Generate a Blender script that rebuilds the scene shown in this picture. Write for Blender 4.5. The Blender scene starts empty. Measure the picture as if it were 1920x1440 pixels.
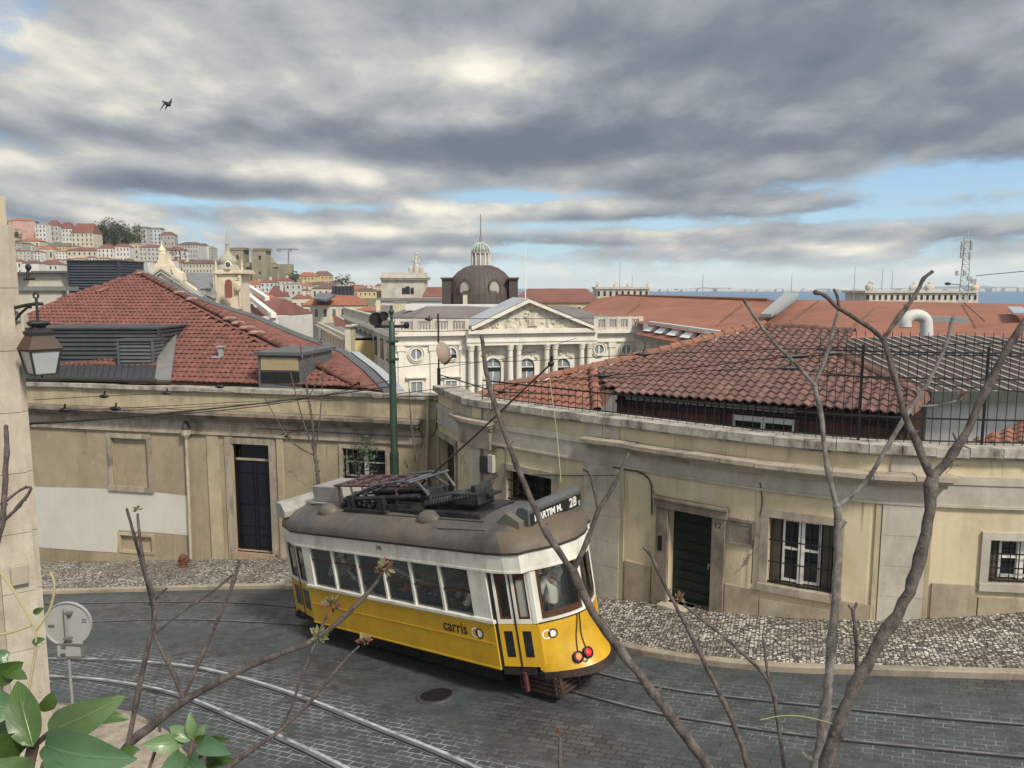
import bpy, bmesh, math, random
import numpy as np
from mathutils import Vector as V, Matrix
from mathutils.geometry import tessellate_polygon
R = random.Random(11)
S = bpy.context.scene
COL = S.collection
PI = math.pi
# ------------------------------------------------------------------ camera model
F = 1442.0
PT = math.atan(180 / F)
CP, SP = math.cos(PT), math.sin(PT)

def ray(u, v):
    a = (720 - v) / F
    return V(((u - 960) / F, CP + a * SP, -SP + a * CP))
def at(u, v, d):          # point seen at (u,v) at depth d
    return ray(u, v) * d
def atz(u, v, z):         # point seen at (u,v) on level z
    r = ray(u, v); return r * (z / r.z)
def pix(P):
    d = P[1] * CP - P[2] * SP; up = P[2] * CP + P[1] * SP
    return 960 + F * P[0] / d, 720 - F * up / d

# ------------------------------------------------------------------ street surface
TO = (-0.207, 13.282)
FH = (-0.738, 0.674); LH = (0.674, 0.738)
_gp = [(1.17, 5.13, -.38), (-2.08, 5.28, -.2), (-4.38, 6.03, -.03), (-6.49, 7.2, .03), (21.8, -1, .5), (17.8, 1.65, .37),
       (13.2, 3.7, .48), (0, .3, 0), (0, 1.6, 0), (3, .3, 0), (3, 1.6, 0), (6, .3, 0), (6, 1.6, 0), (0, -4, .05), (6, -4, .15)]
_A = np.array([[1, s, t, s * s, t * t] for s, t, _ in _gp]); _b = np.array([w[2] for w in _gp])
GC = np.linalg.solve(_A.T @ _A + np.eye(5) * .02, _A.T @ _b)
def ground(x, y):
    s = (x - TO[0]) * FH[0] + (y - TO[1]) * FH[1]
    t = (x - TO[0]) * LH[0] + (y - TO[1]) * LH[1]
    sc = max(-14., min(26., s)); tc = max(-12., min(12., t))
    return -7.31 - .157 * s + GC[0] + GC[1] * sc + GC[2] * tc + GC[3] * sc * sc + GC[4] * tc * tc
def atg(u, v, h=0.):
    r = ray(u, v); lo, hi = 4., 60.
    for _ in range(50):
        m = (lo + hi) / 2; P = r * m
        if P.z > ground(P.x, P.y) + h: lo = m
        else: hi = m
    return r * lo
def gz(x, y, h=0.): return V((x, y, ground(x, y) + h))

class X:  # tiny node-expression wrapper
    nt = None
    def __init__(s, o): s.o = o
    @staticmethod
    def op(op, a, b=None, c=None):
        n = X.nt.nodes.new('ShaderNodeMath'); n.operation = op
        for i, x in enumerate((a, b, c)):
            if x is None: continue
            if isinstance(x, X): X.nt.links.new(x.o, n.inputs[i])
            else: n.inputs[i].default_value = x
        return X(n.outputs[0])
    def __add__(s, b): return X.op('ADD', s, b)
    def __radd__(s, b): return X.op('ADD', s, b)
    def __sub__(s, b): return X.op('SUBTRACT', s, b)
    def __rsub__(s, b): return X.op('SUBTRACT', b, s)
    def __mul__(s, b): return X.op('MULTIPLY', s, b)
    def __rmul__(s, b): return X.op('MULTIPLY', s, b)
    def __truediv__(s, b): return X.op('DIVIDE', s, b)
    def __rtruediv__(s, b): return X.op('DIVIDE', b, s)
    def pw(s, b): return X.op('POWER', s, b)
    def mx(s, b): return X.op('MAXIMUM', s, b)
    def mn(s, b): return X.op('MINIMUM', s, b)
    def cl(s): n = X.op('ADD', s, 0.); n.o.node.use_clamp = True; return n
    def ss(s, a, b):
        n = X.nt.nodes.new('ShaderNodeMapRange'); n.interpolation_type = 'SMOOTHSTEP'; X.nt.links.new(s.o, n.inputs[0])
        n.inputs[1].default_value = a; n.inputs[2].default_value = b; return X(n.outputs[0])
# ------------------------------------------------------------------ materials
MATS = {}
def nodes(name):
    m = bpy.data.materials.new(name); m.use_nodes = True
    nt = m.node_tree; nt.nodes.clear()
    out = nt.nodes.new('ShaderNodeOutputMaterial'); b = nt.nodes.new('ShaderNodeBsdfPrincipled')
    nt.links.new(b.outputs[0], out.inputs[0])
    return m, nt, b
def nn(nt, t, **kw):
    n = nt.nodes.new('ShaderNode' + t)
    for k, val in kw.items():
        if k.startswith('i_'):
            key = k[2:]; key = int(key) if key.isdigit() else key.replace('_', ' ')
            n.inputs[key].default_value = val
        else: setattr(n, k, val)
    return n
def lk(nt, a, b): nt.links.new(a, b)
def ramp(nt, fac, stops):
    r = nn(nt, 'ValToRGB'); e = r.color_ramp.elements
    while len(e) < len(stops): e.new(.5)
    for i, (p, c) in enumerate(stops):
        e[i].position = p; e[i].color = c if len(c) == 4 else (*c, 1)
    lk(nt, fac, r.inputs[0]); return r.outputs[0]
def mixc(nt, fac, a, b, mode='MIX'):
    m = nn(nt, 'Mix', data_type='RGBA', blend_type=mode)
    for s, x in ((0, fac), (6, a), (7, b)):
        if hasattr(x, 'default_value') or hasattr(x, 'is_linked'): lk(nt, x, m.inputs[s])
        else: m.inputs[s].default_value = x if not isinstance(x, tuple) or len(x) == 4 else (*x, 1)
    return m.outputs[2]
def noi(nt, vec, scale, detail=4, rough=.6, out='Fac'):
    n = nn(nt, 'TexNoise'); n.inputs['Scale'].default_value = scale; n.inputs['Detail'].default_value = detail
    n.inputs['Roughness'].default_value = rough
    if vec is not None: lk(nt, vec, n.inputs['Vector'])
    return n.outputs[out]
def mapv(nt, vec, scale=(1, 1, 1), rot=(0, 0, 0), loc=(0, 0, 0)):
    m = nn(nt, 'Mapping'); m.inputs['Scale'].default_value = scale; m.inputs['Rotation'].default_value = rot
    m.inputs['Location'].default_value = loc; lk(nt, vec, m.inputs['Vector']); return m.outputs[0]
def pos(nt): return nn(nt, 'NewGeometry').outputs['Position']
def bump(nt, b, h, dist=.02, st=.6):
    n = nn(nt, 'Bump'); n.inputs['Strength'].default_value = st; n.inputs['Distance'].default_value = dist
    lk(nt, h, n.inputs['Height']); lk(nt, n.outputs[0], b.inputs['Normal'])
def sc3(c, k): return (c[0] * k, c[1] * k, c[2] * k)

def M(name, col, rough=.7, var=.25, scale=2.5, bmp=.0, bscale=40, metal=0., dirt=None, dirtamt=.5, streak=0., dscale=1.2, tint=None, spec=.4, crack=0.):
    """weathered surface: two scales of tone variation, optional dirt patches and vertical rain streaks"""
    if name in MATS: return MATS[name]
    m, nt, b = nodes(name); p = pos(nt)
    n1 = noi(nt, p, scale, 6, .65)
    c = mixc(nt, ramp(nt, n1, [(.3, (0, 0, 0)), (.72, (1, 1, 1))]), sc3(col, 1 - var), sc3(tint or col, 1 + var * .6))
    n2 = noi(nt, p, scale * 9, 3, .6)
    c = mixc(nt, ramp(nt, n2, [(.35, (0, 0, 0)), (.7, (.45, .45, .45))]), c, sc3(col, 1 - var * .8))
    if dirt:
        n3 = noi(nt, mapv(nt, p, (dscale, dscale, dscale * .55)), 1.0, 9, .68)
        c = mixc(nt, ramp(nt, n3, [(.47, (0, 0, 0)), (.66, (dirtamt,) * 3)]), c, dirt)
        if streak:
            n4 = noi(nt, mapv(nt, p, (5, 5, .28)), 1.0, 6, .7)
            c = mixc(nt, ramp(nt, n4, [(.5, (0, 0, 0)), (.72, (streak,) * 3)]), c, dirt)
    if crack:   # hairline cracks and chipped patches, only in places
        wv = nn(nt, 'Mix', data_type='VECTOR'); wv.inputs[0].default_value = .35; lk(nt, p, wv.inputs[4]); lk(nt, noi(nt, p, 2.2, 5, .7, 'Color'), wv.inputs[5])
        vd = nn(nt, 'TexVoronoi', feature='DISTANCE_TO_EDGE'); vd.inputs['Scale'].default_value = .9; lk(nt, wv.outputs[1], vd.inputs['Vector'])
        X.nt = nt; ck = (X(vd.outputs['Distance']).ss(.012, .003) * X(noi(nt, p, .55, 3, .5)).ss(.52, .62)).cl() * crack
        c = mixc(nt, ck.o, c, sc3(col, .35))
        ch = X(noi(nt, p, 3.1, 8, .75)).ss(.64, .66) * .6; c = mixc(nt, ch.o, c, sc3(tint or col, 1.25))
        dr = (X(noi(nt, mapv(nt, p, (9, 9, .35)), 1.0, 4, .6)).ss(.60, .70) * X(noi(nt, p, .5, 3, .5)).ss(.45, .62)).cl() * (crack * .8); c = mixc(nt, dr.o, c, sc3(col, .42))
    lk(nt, c, b.inputs['Base Color'])
    rr = nn(nt, 'MapRange'); lk(nt, n2, rr.inputs[0]); rr.inputs[3].default_value = max(.03, rough - .12); rr.inputs[4].default_value = min(1, rough + .12)
    lk(nt, rr.outputs[0], b.inputs['Roughness'])
    b.inputs['Metallic'].default_value = metal; b.inputs['Specular IOR Level'].default_value = spec
    if bmp:
        bump(nt, b, noi(nt, p, bscale, 5, .7), bmp, .7)
    MATS[name] = m; return m

# ------------------------------------------------------------------ mesh builder
class MB:
    def __init__(s): s.v = []; s.f = []; s.m = []; s.cur = 0
    def add(s, vs, fs):
        o = len(s.v); s.v += [tuple(x) for x in vs]; s.f += [tuple(i + o for i in f) for f in fs]; s.m += [s.cur] * len(fs); return s
    def quad(s, a, b, c, d): return s.add([a, b, c, d], [(0, 1, 2, 3)])
    def hexa(s, p):  # 4 bottom, 4 top (same winding)
        return s.add(p, [(3, 2, 1, 0), (4, 5, 6, 7), (0, 1, 5, 4), (1, 2, 6, 5), (2, 3, 7, 6), (3, 0, 4, 7)])
    def box(s, c, d, M3=None):
        x, y, z = d[0] / 2, d[1] / 2, d[2] / 2; c = V(c)
        q = [V(k) for k in ((-x, -y, -z), (x, -y, -z), (x, y, -z), (-x, y, -z), (-x, -y, z), (x, -y, z), (x, y, z), (-x, y, z))]
        if M3 is not None: q = [M3 @ k for k in q]
        return s.hexa([c + k for k in q])
    def bb(s, x0, x1, y0, y1, z0, z1): return s.box(((x0 + x1) / 2, (y0 + y1) / 2, (z0 + z1) / 2), (abs(x1 - x0), abs(y1 - y0), abs(z1 - z0)))
    def tube(s, pts, r, n=8, cap=True):
        pts = [V(p) for p in pts]; k = len(pts)
        rr = r if isinstance(r, (list, tuple)) else [r] * k
        up = V((0, 0, 1)); vs = []; prev = None
        for i, p in enumerate(pts):
            t = (pts[min(i + 1, k - 1)] - pts[max(i - 1, 0)])
            t = t.normalized() if t.length > 1e-9 else V((0, 0, 1))
            if prev is None:
                a = t.cross(up if abs(t.z) < .95 else V((1, 0, 0))).normalized()
            else:
                a = (prev - t * prev.dot(t)); a = a.normalized() if a.length > 1e-6 else t.orthogonal().normalized()
            prev = a; b = t.cross(a)
            for j in range(n):
                an = 2 * PI * j / n; vs.append(p + (a * math.cos(an) + b * math.sin(an)) * rr[i])
        fs = [(i * n + j, i * n + (j + 1) % n, (i + 1) * n + (j + 1) % n, (i + 1) * n + j) for i in range(k - 1) for j in range(n)]
        if cap: fs += [tuple(range(n - 1, -1, -1)), tuple((k - 1) * n + j for j in range(n))]
        return s.add(vs, fs)
    def lathe(s, prof, c=(0, 0, 0), n=16, M3=None, ax=1., ay=1.):
        c = V(c); vs = []
        for r, z in prof:
            for j in range(n):
                an = 2 * PI * (j + .5) / n; q = V((r * ax * math.cos(an), r * ay * math.sin(an), z))
                vs.append(c + (M3 @ q if M3 is not None else q))
        k = len(prof)
        fs = [(i * n + j, i * n + (j + 1) % n, (i + 1) * n + (j + 1) % n, (i + 1) * n + j) for i in range(k - 1) for j in range(n)]
        fs += [tuple(range(n - 1, -1, -1)), tuple((k - 1) * n + j for j in range(n))]
        return s.add(vs, fs)
    def ball(s, c, r, n=10, m=6, sc=(1, 1, 1), M3=None):
        prof = [(r * math.sin(PI * (i + .02) / (m + .04)), -r * math.cos(PI * (i + .02) / (m + .04))) for i in range(m + 1)]
        return s.lathe([(p, z * sc[2]) for p, z in prof], c, n, M3, sc[0], sc[1])
    def poly(s, pts):      # flat polygon, may be concave
        pts = [V(p) for p in pts]
        return s.add(pts, [tuple(t) for t in tessellate_polygon([pts])])
    def prism(s, pts, ext):  # polygon extruded by vector
        pts = [V(p) for p in pts]; e = V(ext); n = len(pts)
        tr = [tuple(t) for t in tessellate_polygon([pts])]
        return s.add(pts + [p + e for p in pts], tr + [tuple(i + n for i in reversed(t)) for t in tr] + [(i, (i + 1) % n, (i + 1) % n + n, i + n) for i in range(n)])
    def build(s, name, mat, parent=None, local=False, smooth=False, normals=True, tf=None, bevel=0, label=None, cat=None, group=None, kind=None, origin=True):
        me = bpy.data.meshes.new(name)
        vs = [V(v) for v in s.v]
        if tf is not None: vs = [tf @ v for v in vs]
        o = bpy.data.objects.new(name, me); COL.objects.link(o)
        off = V((0, 0, 0))
        if parent is None and origin and vs:
            off = V((sum(v.x for v in vs) / len(vs), sum(v.y for v in vs) / len(vs), min(v.z for v in vs)))
            o.location = off
        me.from_pydata([tuple(v - off) for v in vs], [], s.f)
        for x in (mat if isinstance(mat, (list, tuple)) else [mat]): me.materials.append(x)
        if any(s.m): me.polygons.foreach_set('material_index', s.m)
        if normals or bevel:
            bm = bmesh.new(); bm.from_mesh(me)
            if bevel: bmesh.ops.remove_doubles(bm, verts=bm.verts, dist=1e-5)
            if normals: bmesh.ops.recalc_face_normals(bm, faces=bm.faces)
            if bevel:
                ed = [e for e in bm.edges if len(e.link_faces) == 2 and e.calc_face_angle(0) > .5]
                bmesh.ops.bevel(bm, geom=ed, offset=bevel, segments=2, affect='EDGES', profile=.5, clamp_overlap=True)
            bm.to_mesh(me); bm.free()
        if smooth:
            me.polygons.foreach_set('use_smooth', [True] * len(me.polygons))
            try: me.set_sharp_from_angle(angle=smooth if isinstance(smooth, float) else .8)
            except Exception: pass
        me.update()
        if parent is not None:
            o.parent = parent
            if not local: o.matrix_parent_inverse = parent.matrix_basis.inverted()
        tag(o, label, cat, group, kind)
        return o
def tag(o, label=None, cat=None, group=None, kind=None):
    if label: o['label'] = label
    if cat: o['category'] = cat
    if group: o['group'] = group
    if kind: o['kind'] = kind
    return o
def thing(name, loc, label, cat, group=None, rotz=0., mat=None):
    o = bpy.data.objects.new(name, None); COL.objects.link(o); o.empty_display_size = .3
    if mat is not None: o.matrix_basis = mat
    else: o.location = V(loc); o.rotation_euler = (0, 0, rotz)
    if mat is None: o.matrix_basis = Matrix.Translation(V(loc)) @ Matrix.Rotation(rotz, 4, 'Z')
    return tag(o, label, cat, group)
def textmesh(name, txt, size, mat, parent, M4, local=True, ext=.004, bold=0., sx=1.):
    cu = bpy.data.curves.new(name + '_c', 'FONT'); cu.body = txt; cu.size = size; cu.extrude = ext; cu.align_x = 'CENTER'; cu.align_y = 'CENTER'; cu.offset = bold
    tmp = bpy.data.objects.new('tmp', cu); COL.objects.link(tmp)
    dg = bpy.context.evaluated_depsgraph_get(); dg.update()
    me = bpy.data.meshes.new_from_object(tmp.evaluated_get(dg)); bpy.data.objects.remove(tmp); bpy.data.curves.remove(cu)
    me.transform(M4 @ Matrix.Diagonal((sx, 1, 1, 1))); me.name = name
    me.materials.clear(); me.materials.append(mat)
    o = bpy.data.objects.new(name, me); COL.objects.link(o)
    if parent is not None:
        o.parent = parent
        if not local: o.matrix_parent_inverse = parent.matrix_basis.inverted()
    return o
def axes(x, y, z, o): # matrix from axes
    return Matrix(((x[0], y[0], z[0], o[0]), (x[1], y[1], z[1], o[1]), (x[2], y[2], z[2], o[2]), (0, 0, 0, 1)))

# ------------------------------------------------------------------ vertical wall following a plan polyline
class Wall:
    def __init__(s, pts):
        s.p = [V((p[0], p[1])) for p in pts]; s.c = [0.]
        for a, b in zip(s.p, s.p[1:]): s.c.append(s.c[-1] + (b - a).length)
        s.L = s.c[-1]; s.n = []
        segn = []
        for a, b in zip(s.p, s.p[1:]):
            d = (b - a).normalized(); segn.append(V((d.y, -d.x)))
        for i in range(len(s.p)):
            q = (segn[max(0, i - 1)] + segn[min(i, len(segn) - 1)]).normalized(); s.n.append(q)
    def seg(s, t):
        i = 0
        while i < len(s.c) - 2 and t > s.c[i + 1]: i += 1
        return i, (t - s.c[i]) / (s.c[i + 1] - s.c[i])
    def P(s, t, z, off=0.):
        i, k = s.seg(t); p = s.p[i].lerp(s.p[i + 1], k) if 0 <= k <= 1 else s.p[i] + (s.p[i + 1] - s.p[i]) * k
        kk = max(0, min(1, k)); n = s.n[i].lerp(s.n[i + 1], kk).normalized()
        q = p + n * off; return V((q.x, q.y, z))
    def hit(s, u, v, off=0.):
        r = ray(u, v); best = None
        for i in range(len(s.p) - 1):
            a = s.p[i] + s.n[i] * off; b = s.p[i + 1] + s.n[i + 1] * off; e = b - a
            det = r.x * (-e.y) + e.x * r.y
            if abs(det) < 1e-9: continue
            t = (a.x * (-e.y) + e.x * a.y) / det; k = (r.x * a.y - r.y * a.x) / det
            lo = -1e9 if i == 0 else -1e-6; hi = 1e9 if i == len(s.p) - 2 else 1 + 1e-6
            if t > 0 and lo <= k <= hi:
                if best is None or t < best[0]: best = (t, s.c[i] + k * (s.c[i + 1] - s.c[i]), r.z * t)
        return best[1], best[2]
    def box(s, mb, s0, s1, z0, z1, o0, o1, seg=.6):
        """solid band on the wall; z0/z1 may be (left,right) pairs"""
        n = max(1, int(abs(s1 - s0) / seg)); z0 = z0 if isinstance(z0, tuple) else (z0, z0); z1 = z1 if isinstance(z1, tuple) else (z1, z1)
        vs = []
        for i in range(n + 1):
            k = i / n; t = s0 + (s1 - s0) * k; a = z0[0] + (z0[1] - z0[0]) * k; b = z1[0] + (z1[1] - z1[0]) * k
            vs += [s.P(t, a, o1), s.P(t, b, o1), s.P(t, b, o0), s.P(t, a, o0)]
        fs = []
        for i in range(n):
            o = 4 * i
            for j in range(4): fs.append((o + j, o + (j + 1) % 4, o + 4 + (j + 1) % 4, o + 4 + j))
        fs += [(0, 1, 2, 3), (4 * n + 3, 4 * n + 2, 4 * n + 1, 4 * n)]
        mb.add(vs, fs)
    def frame(s, mb, s0, s1, z0, z1, w, o0, o1, sill=True):
        """surround outside the opening s0..s1, z0..z1"""
        s.box(mb, s0 - w, s0, z0, z1, o0, o1); s.box(mb, s1, s1 + w, z0, z1, o0, o1)
        s.box(mb, s0 - w, s1 + w, z1, z1 + w, o0, o1 + .004)
        if sill: s.box(mb, s0 - w * 1.05, s1 + w * 1.05, z0 - w, z0, o0, o1 + .04)
    def sheet(s, mb, s0, s1, z0, z1, holes=(), rev=.25, seg=.7):
        """wall face with openings (s0,s1,z0,z1) and their reveals"""
        ss = {s0, s1}; zz = {z0, z1}
        for h in holes: ss |= {h[0], h[1]}; zz |= {h[2], h[3]}
        for t in s.c:
            if s0 < t < s1: ss.add(t)
        ss = sorted(ss); zz = sorted(zz); out = [ss[0]]
        for a, b in zip(ss, ss[1:]):
            n = max(1, int((b - a) / seg)); out += [a + (b - a) * (i + 1) / n for i in range(n)]
        for a, b in zip(out, out[1:]):
            for c, d in zip(zz, zz[1:]):
                m, k = (a + b) / 2, (c + d) / 2
                if any(h[0] < m < h[1] and h[2] < k < h[3] for h in holes): continue
                mb.quad(s.P(a, c), s.P(b, c), s.P(b, d), s.P(a, d))
        for h in holes:
            a, b, c, d = h[:4]
            mb.quad(s.P(a, c), s.P(a, d), s.P(a, d, -rev), s.P(a, c, -rev)); mb.quad(s.P(b, c), s.P(b, c, -rev), s.P(b, d, -rev), s.P(b, d))
            mb.quad(s.P(a, d), s.P(b, d), s.P(b, d, -rev), s.P(a, d, -rev)); mb.quad(s.P(a, c), s.P(a, c, -rev), s.P(b, c, -rev), s.P(b, c))
# ------------------------------------------------------------------ camera, sky, sun
cam = bpy.data.cameras.new('camera'); co = bpy.data.objects.new('camera', cam); COL.objects.link(co)
cam.sensor_width = 36; cam.sensor_fit = 'HORIZONTAL'; cam.lens = 36 * F / 1920; cam.clip_start = .05; cam.clip_end = 60000
co.location = (0, 0, 0); co.rotation_euler = (PI / 2 - PT, 0, 0); S.camera = co
S.view_settings.view_transform = 'Standard'; S.view_settings.look = 'None'; S.view_settings.exposure = 0.40; S.view_settings.gamma = 1.0
S.cycles.max_bounces = 4; S.cycles.diffuse_bounces = 2; S.cycles.glossy_bounces = 2; S.cycles.transparent_max_bounces = 8; S.cycles.volume_bounces = 0
SUN_AZ, SUN_EL = math.radians(142), math.radians(46)     # azimuth clockwise from the view direction (+Y)

def blobs(base, lst):
    """base + sum of amp * exp(-((az-a0)/sa)^2 - ((el-e0)/se)^2), few nodes per blob"""
    acc = base.o if isinstance(base, X) else base
    for amp, a0, e0, sa, se in lst:
        m_ = nn(nt, 'VectorMath', operation='MULTIPLY_ADD'); lk(nt, AE, m_.inputs[0]); m_.inputs[1].default_value = (1 / sa, 1 / se, 0); m_.inputs[2].default_value = (-a0 / sa, -e0 / se, 0)
        d_ = nn(nt, 'VectorMath', operation='DOT_PRODUCT'); lk(nt, m_.outputs[0], d_.inputs[0]); lk(nt, m_.outputs[0], d_.inputs[1])
        p_ = nn(nt, 'Math', operation='POWER'); p_.inputs[0].default_value = math.exp(-1); lk(nt, d_.outputs['Value'], p_.inputs[1])
        q_ = nn(nt, 'Math', operation='MULTIPLY_ADD'); lk(nt, p_.outputs[0], q_.inputs[0]); q_.inputs[1].default_value = amp
        if isinstance(acc, (int, float)): q_.inputs[2].default_value = acc
        else: lk(nt, acc, q_.inputs[2])
        acc = q_.outputs[0]
    return X(acc)

w = bpy.data.worlds.new('World'); S.world = w; w.use_nodes = True
w.cycles.sampling_method = 'MANUAL'; w.cycles.sample_map_resolution = 256
nt = w.node_tree; nt.nodes.clear(); X.nt = nt
wo = nn(nt, 'OutputWorld'); bg = nn(nt, 'Background'); lk(nt, bg.outputs[0], wo.inputs[0])
sky = nn(nt, 'TexSky', sky_type='NISHITA'); sky.sun_disc = False; sky.sun_elevation = SUN_EL; sky.sun_rotation = SUN_AZ; sky.altitude = 50
sky.air_density = 1.0; sky.dust_density = 1.2; sky.ozone_density = 1.5
tc = nn(nt, 'TexCoord'); sep = nn(nt, 'SeparateXYZ'); lk(nt, tc.outputs['Generated'], sep.inputs[0])
dx, dy, dz = (X(sep.outputs[i]) for i in range(3))
az = X.op('ARCTAN2', dx, dy) * (180 / PI)            # degrees right of the view direction
el = X.op('ARCSINE', dz) * (180 / PI)
def cloud(elev_shift, det=5, fine=True):
    z = (dz + elev_shift).mx(.004)
    k = 1.0 / (z + .20)
    cv = nn(nt, 'CombineXYZ'); lk(nt, (dx * k).o, cv.inputs[0]); lk(nt, (dy * k).o, cv.inputs[1]); lk(nt, (z * 1.6).o, cv.inputs[2])
    n = X(noi(nt, mapv(nt, cv.outputs[0], (1.15, .80, 1.0), loc=(3.7, 9.1, 1.3)), 1.8, min(det, 4), .50))
    if fine: n = n + (X(noi(nt, mapv(nt, cv.outputs[0], (1.25, .95, 1.2), loc=(1.7, 2.4, 5.0)), 6.5, 5, .66)) - .5) * .36
    return n
d0 = cloud(0.); s0_ = cloud(0., 2, False); s1_ = cloud(.024, 2, False)
aec = nn(nt, 'CombineXYZ'); lk(nt, az.o, aec.inputs[0]); lk(nt, el.o, aec.inputs[1]); AE = aec.outputs[0]
# where the photograph's cloud decks and gaps lie (azimuth, elevation in degrees)
BIAS = [(.46, 17, 14, 26, 6.2), (.26, -6, 10.0, 24, 2.0), (.20, -26, 14, 12, 4.5), (.22, -12, 14, 11, 4.5), (.24, -24, 7.2, 20, 1.25), (.14, -8, 4.7, 14, .8), (.17, 11, 5.6, 13, .8), (.15, 5, 3.5, 28, .6), (.12, 24, 3.6, 12, .5), (.14, -26, 5.0, 9, .7), (.08, 0, 2.2, 50, .45), (.14, 4, 19, 16, 5), (-.13, -17, 18.8, 3.0, 1.6), (-.16, -32, 13.8, 2.2, 2.4), (-.34, 27, 6.8, 9, 1.1), (-.26, 1.5, 6.6, 6, .5), (-.14, -20, 5.75, 11, .3), (-.18, 4, 4.55, 10, .35), (-.16, 26, 4.9, 12, .45), (-.10, -4, 2.9, 14, .3)]
low = el.ss(3.0, .3)
dens = blobs(d0 + .06, BIAS)
cover = dens.ss(.42, .66)
thick = dens.ss(.60, 1.05)
edge = (s0_ - s1_) * 1.7 + (d0 - s0_) * 1.5
LIT = [(-.22, 19, 12.8, 22, 7), (-.20, -4, 9.9, 15, 1.3), (.24, -9, 15.2, 7, 2.4), (.34, -2, 15.0, 4.5, 2.2), (.34, -26, 8.2, 22, .9), (.25, -23, 14, 15, 5.5), (.06, -8, 17, 10, 3), (.26, 2, 5.9, 26, .55), (.28, 4, 4.1, 28, .4), (.20, -12, 5.0, 14, .5), (-.22, -22, 6.7, 18, .6), (-.14, 8, 5.0, 20, .3), (-.10, 0, 3.2, 30, .25)]
lit = blobs(edge + .49 - thick * .12, LIT)
lit = lit.cl()
cc = ramp(nt, lit.o, [(0., (.180, .212, .265)), (.22, (.235, .268, .318)), (.45, (.375, .405, .435)), (.66, (.56, .57, .56)), (.86, (.86, .83, .73)), (1., (1.04, .99, .84))])
blue = mixc(nt, el.ss(1., 12.).o, (.60, .86, .97), (.34, .60, .95))
sk = mixc(nt, 1.0, sky.outputs[0], (.085, .085, .085), 'MULTIPLY')
clear = mixc(nt, .82, sk, blue)
mixed = mixc(nt, cover.o, clear, cc)
mixed = mixc(nt, (low * .8).o, mixed, (.98, 1.06, 1.02))
# the half of the sky behind the camera: broken bright cloud
back = X.op('MULTIPLY', dy, -1.0).ss(-.35, .35)
mixed = mixc(nt, back.o, mixed, mixc(nt, cover.o, clear, (1.0, .95, .86)))
over = el.ss(22., 40.)
mixed = mixc(nt, (over * .6).o, mixed, (.85, .87, .88))
lk(nt, mixed, bg.inputs[0]); bg.inputs[1].default_value = .74

sl = bpy.data.lights.new('sun', 'SUN'); so = bpy.data.objects.new('sun', sl); COL.objects.link(so)
sl.energy = 3.3; sl.angle = math.radians(9); sl.color = (1.0, .93, .82)
sd = V((math.sin(SUN_AZ) * math.cos(SUN_EL), math.cos(SUN_AZ) * math.cos(SUN_EL), math.sin(SUN_EL)))
so.rotation_euler = sd.to_track_quat('Z', 'Y').to_euler(); so.location = sd * 60
# ------------------------------------------------------------------ street
def fill(pts, step=.4):
    o = []
    for a, b in zip(pts, pts[1:]):
        n = max(1, int((V(b) - V(a)).length / step)); o += [V(a).lerp(V(b), i / n) for i in range(n)]
    return o + [V(pts[-1])]
def smooth(pts, it=2):
    pts = [V(p) for p in pts]
    for _ in range(it):
        q = [pts[0]]
        for a, b in zip(pts, pts[1:]): q += [a.lerp(b, .25), a.lerp(b, .75)]
        pts = q + [pts[-1]]
    return pts
def gpath(px, h=0.): return [atg(u, v, h) for u, v in px]
# facade lines from the photograph: coping of the right building on one level, of the left building on another
ZR, ZL = -3.0, -3.35
_r = [(821, 722), (880, 746), (960, 757.5), (1040, 767.5), (1085, 773.5), (1150, 781), (1260, 795), (1400, 811.5), (1500, 821), (1640, 832), (1760, 837), (1900, 841), (2060, 844)]
WR = Wall([(lambda P: (P.x, P.y))(atz(u, v, ZR)) for u, v in _r])
_l = [(-80, 712.5), (40, 715.5), (200, 720.5), (350, 725), (480, 729), (640, 734.5), (822, 741)]
WL = Wall([(lambda P: (P.x, P.y))(atz(u, v, ZL)) for u, v in _l])
# tracks
LA = -.0
def tl(a, l):  # tram-aligned plan point
    return (TO[0] + FH[0] * a + LH[0] * l, TO[1] + FH[1] * a + LH[1] * l)
TRACKS = []
def track(px1, mid, px2):
    p = [atg(u, v) for u, v in px1] + [gz(*tl(*m)) for m in mid] + [atg(u, v) for u, v in px2]
    p = smooth(p, 2); p = fill(p, .35); return [gz(q.x, q.y) for q in p]
TRACKS.append(track([(60, 1133), (300, 1128), (470, 1129)], [(6.2, 1.62), (3, 1.6), (0, 1.6)], [(1240, 1292), (1400, 1311), (1540, 1325), (1717, 1343), (1900, 1358), (2060, 1370), (2200, 1380)]))
TRACKS.append(track([(60, 1172), (300, 1160), (440, 1164)], [(6.2, .68), (3, .70), (0, .70)], [(1200, 1332), (1300, 1350), (1440, 1371), (1560, 1386), (1760, 1406), (1960, 1424), (2150, 1440)]))
TRACKS.append(track([(20, 1270), (140, 1270), (250, 1284), (340, 1305), (440, 1348), (540, 1392), (640, 1440), (760, 1510)], [], []))
TRACKS.append(track([(20, 1236), (180, 1236), (280, 1243), (370, 1252), (480, 1280), (579, 1314), (707, 1367), (859, 1427), (980, 1490)], [], []))
_tr = np.array([[q.x, q.y, i] for i, T in enumerate(TRACKS) for q in T])
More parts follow.
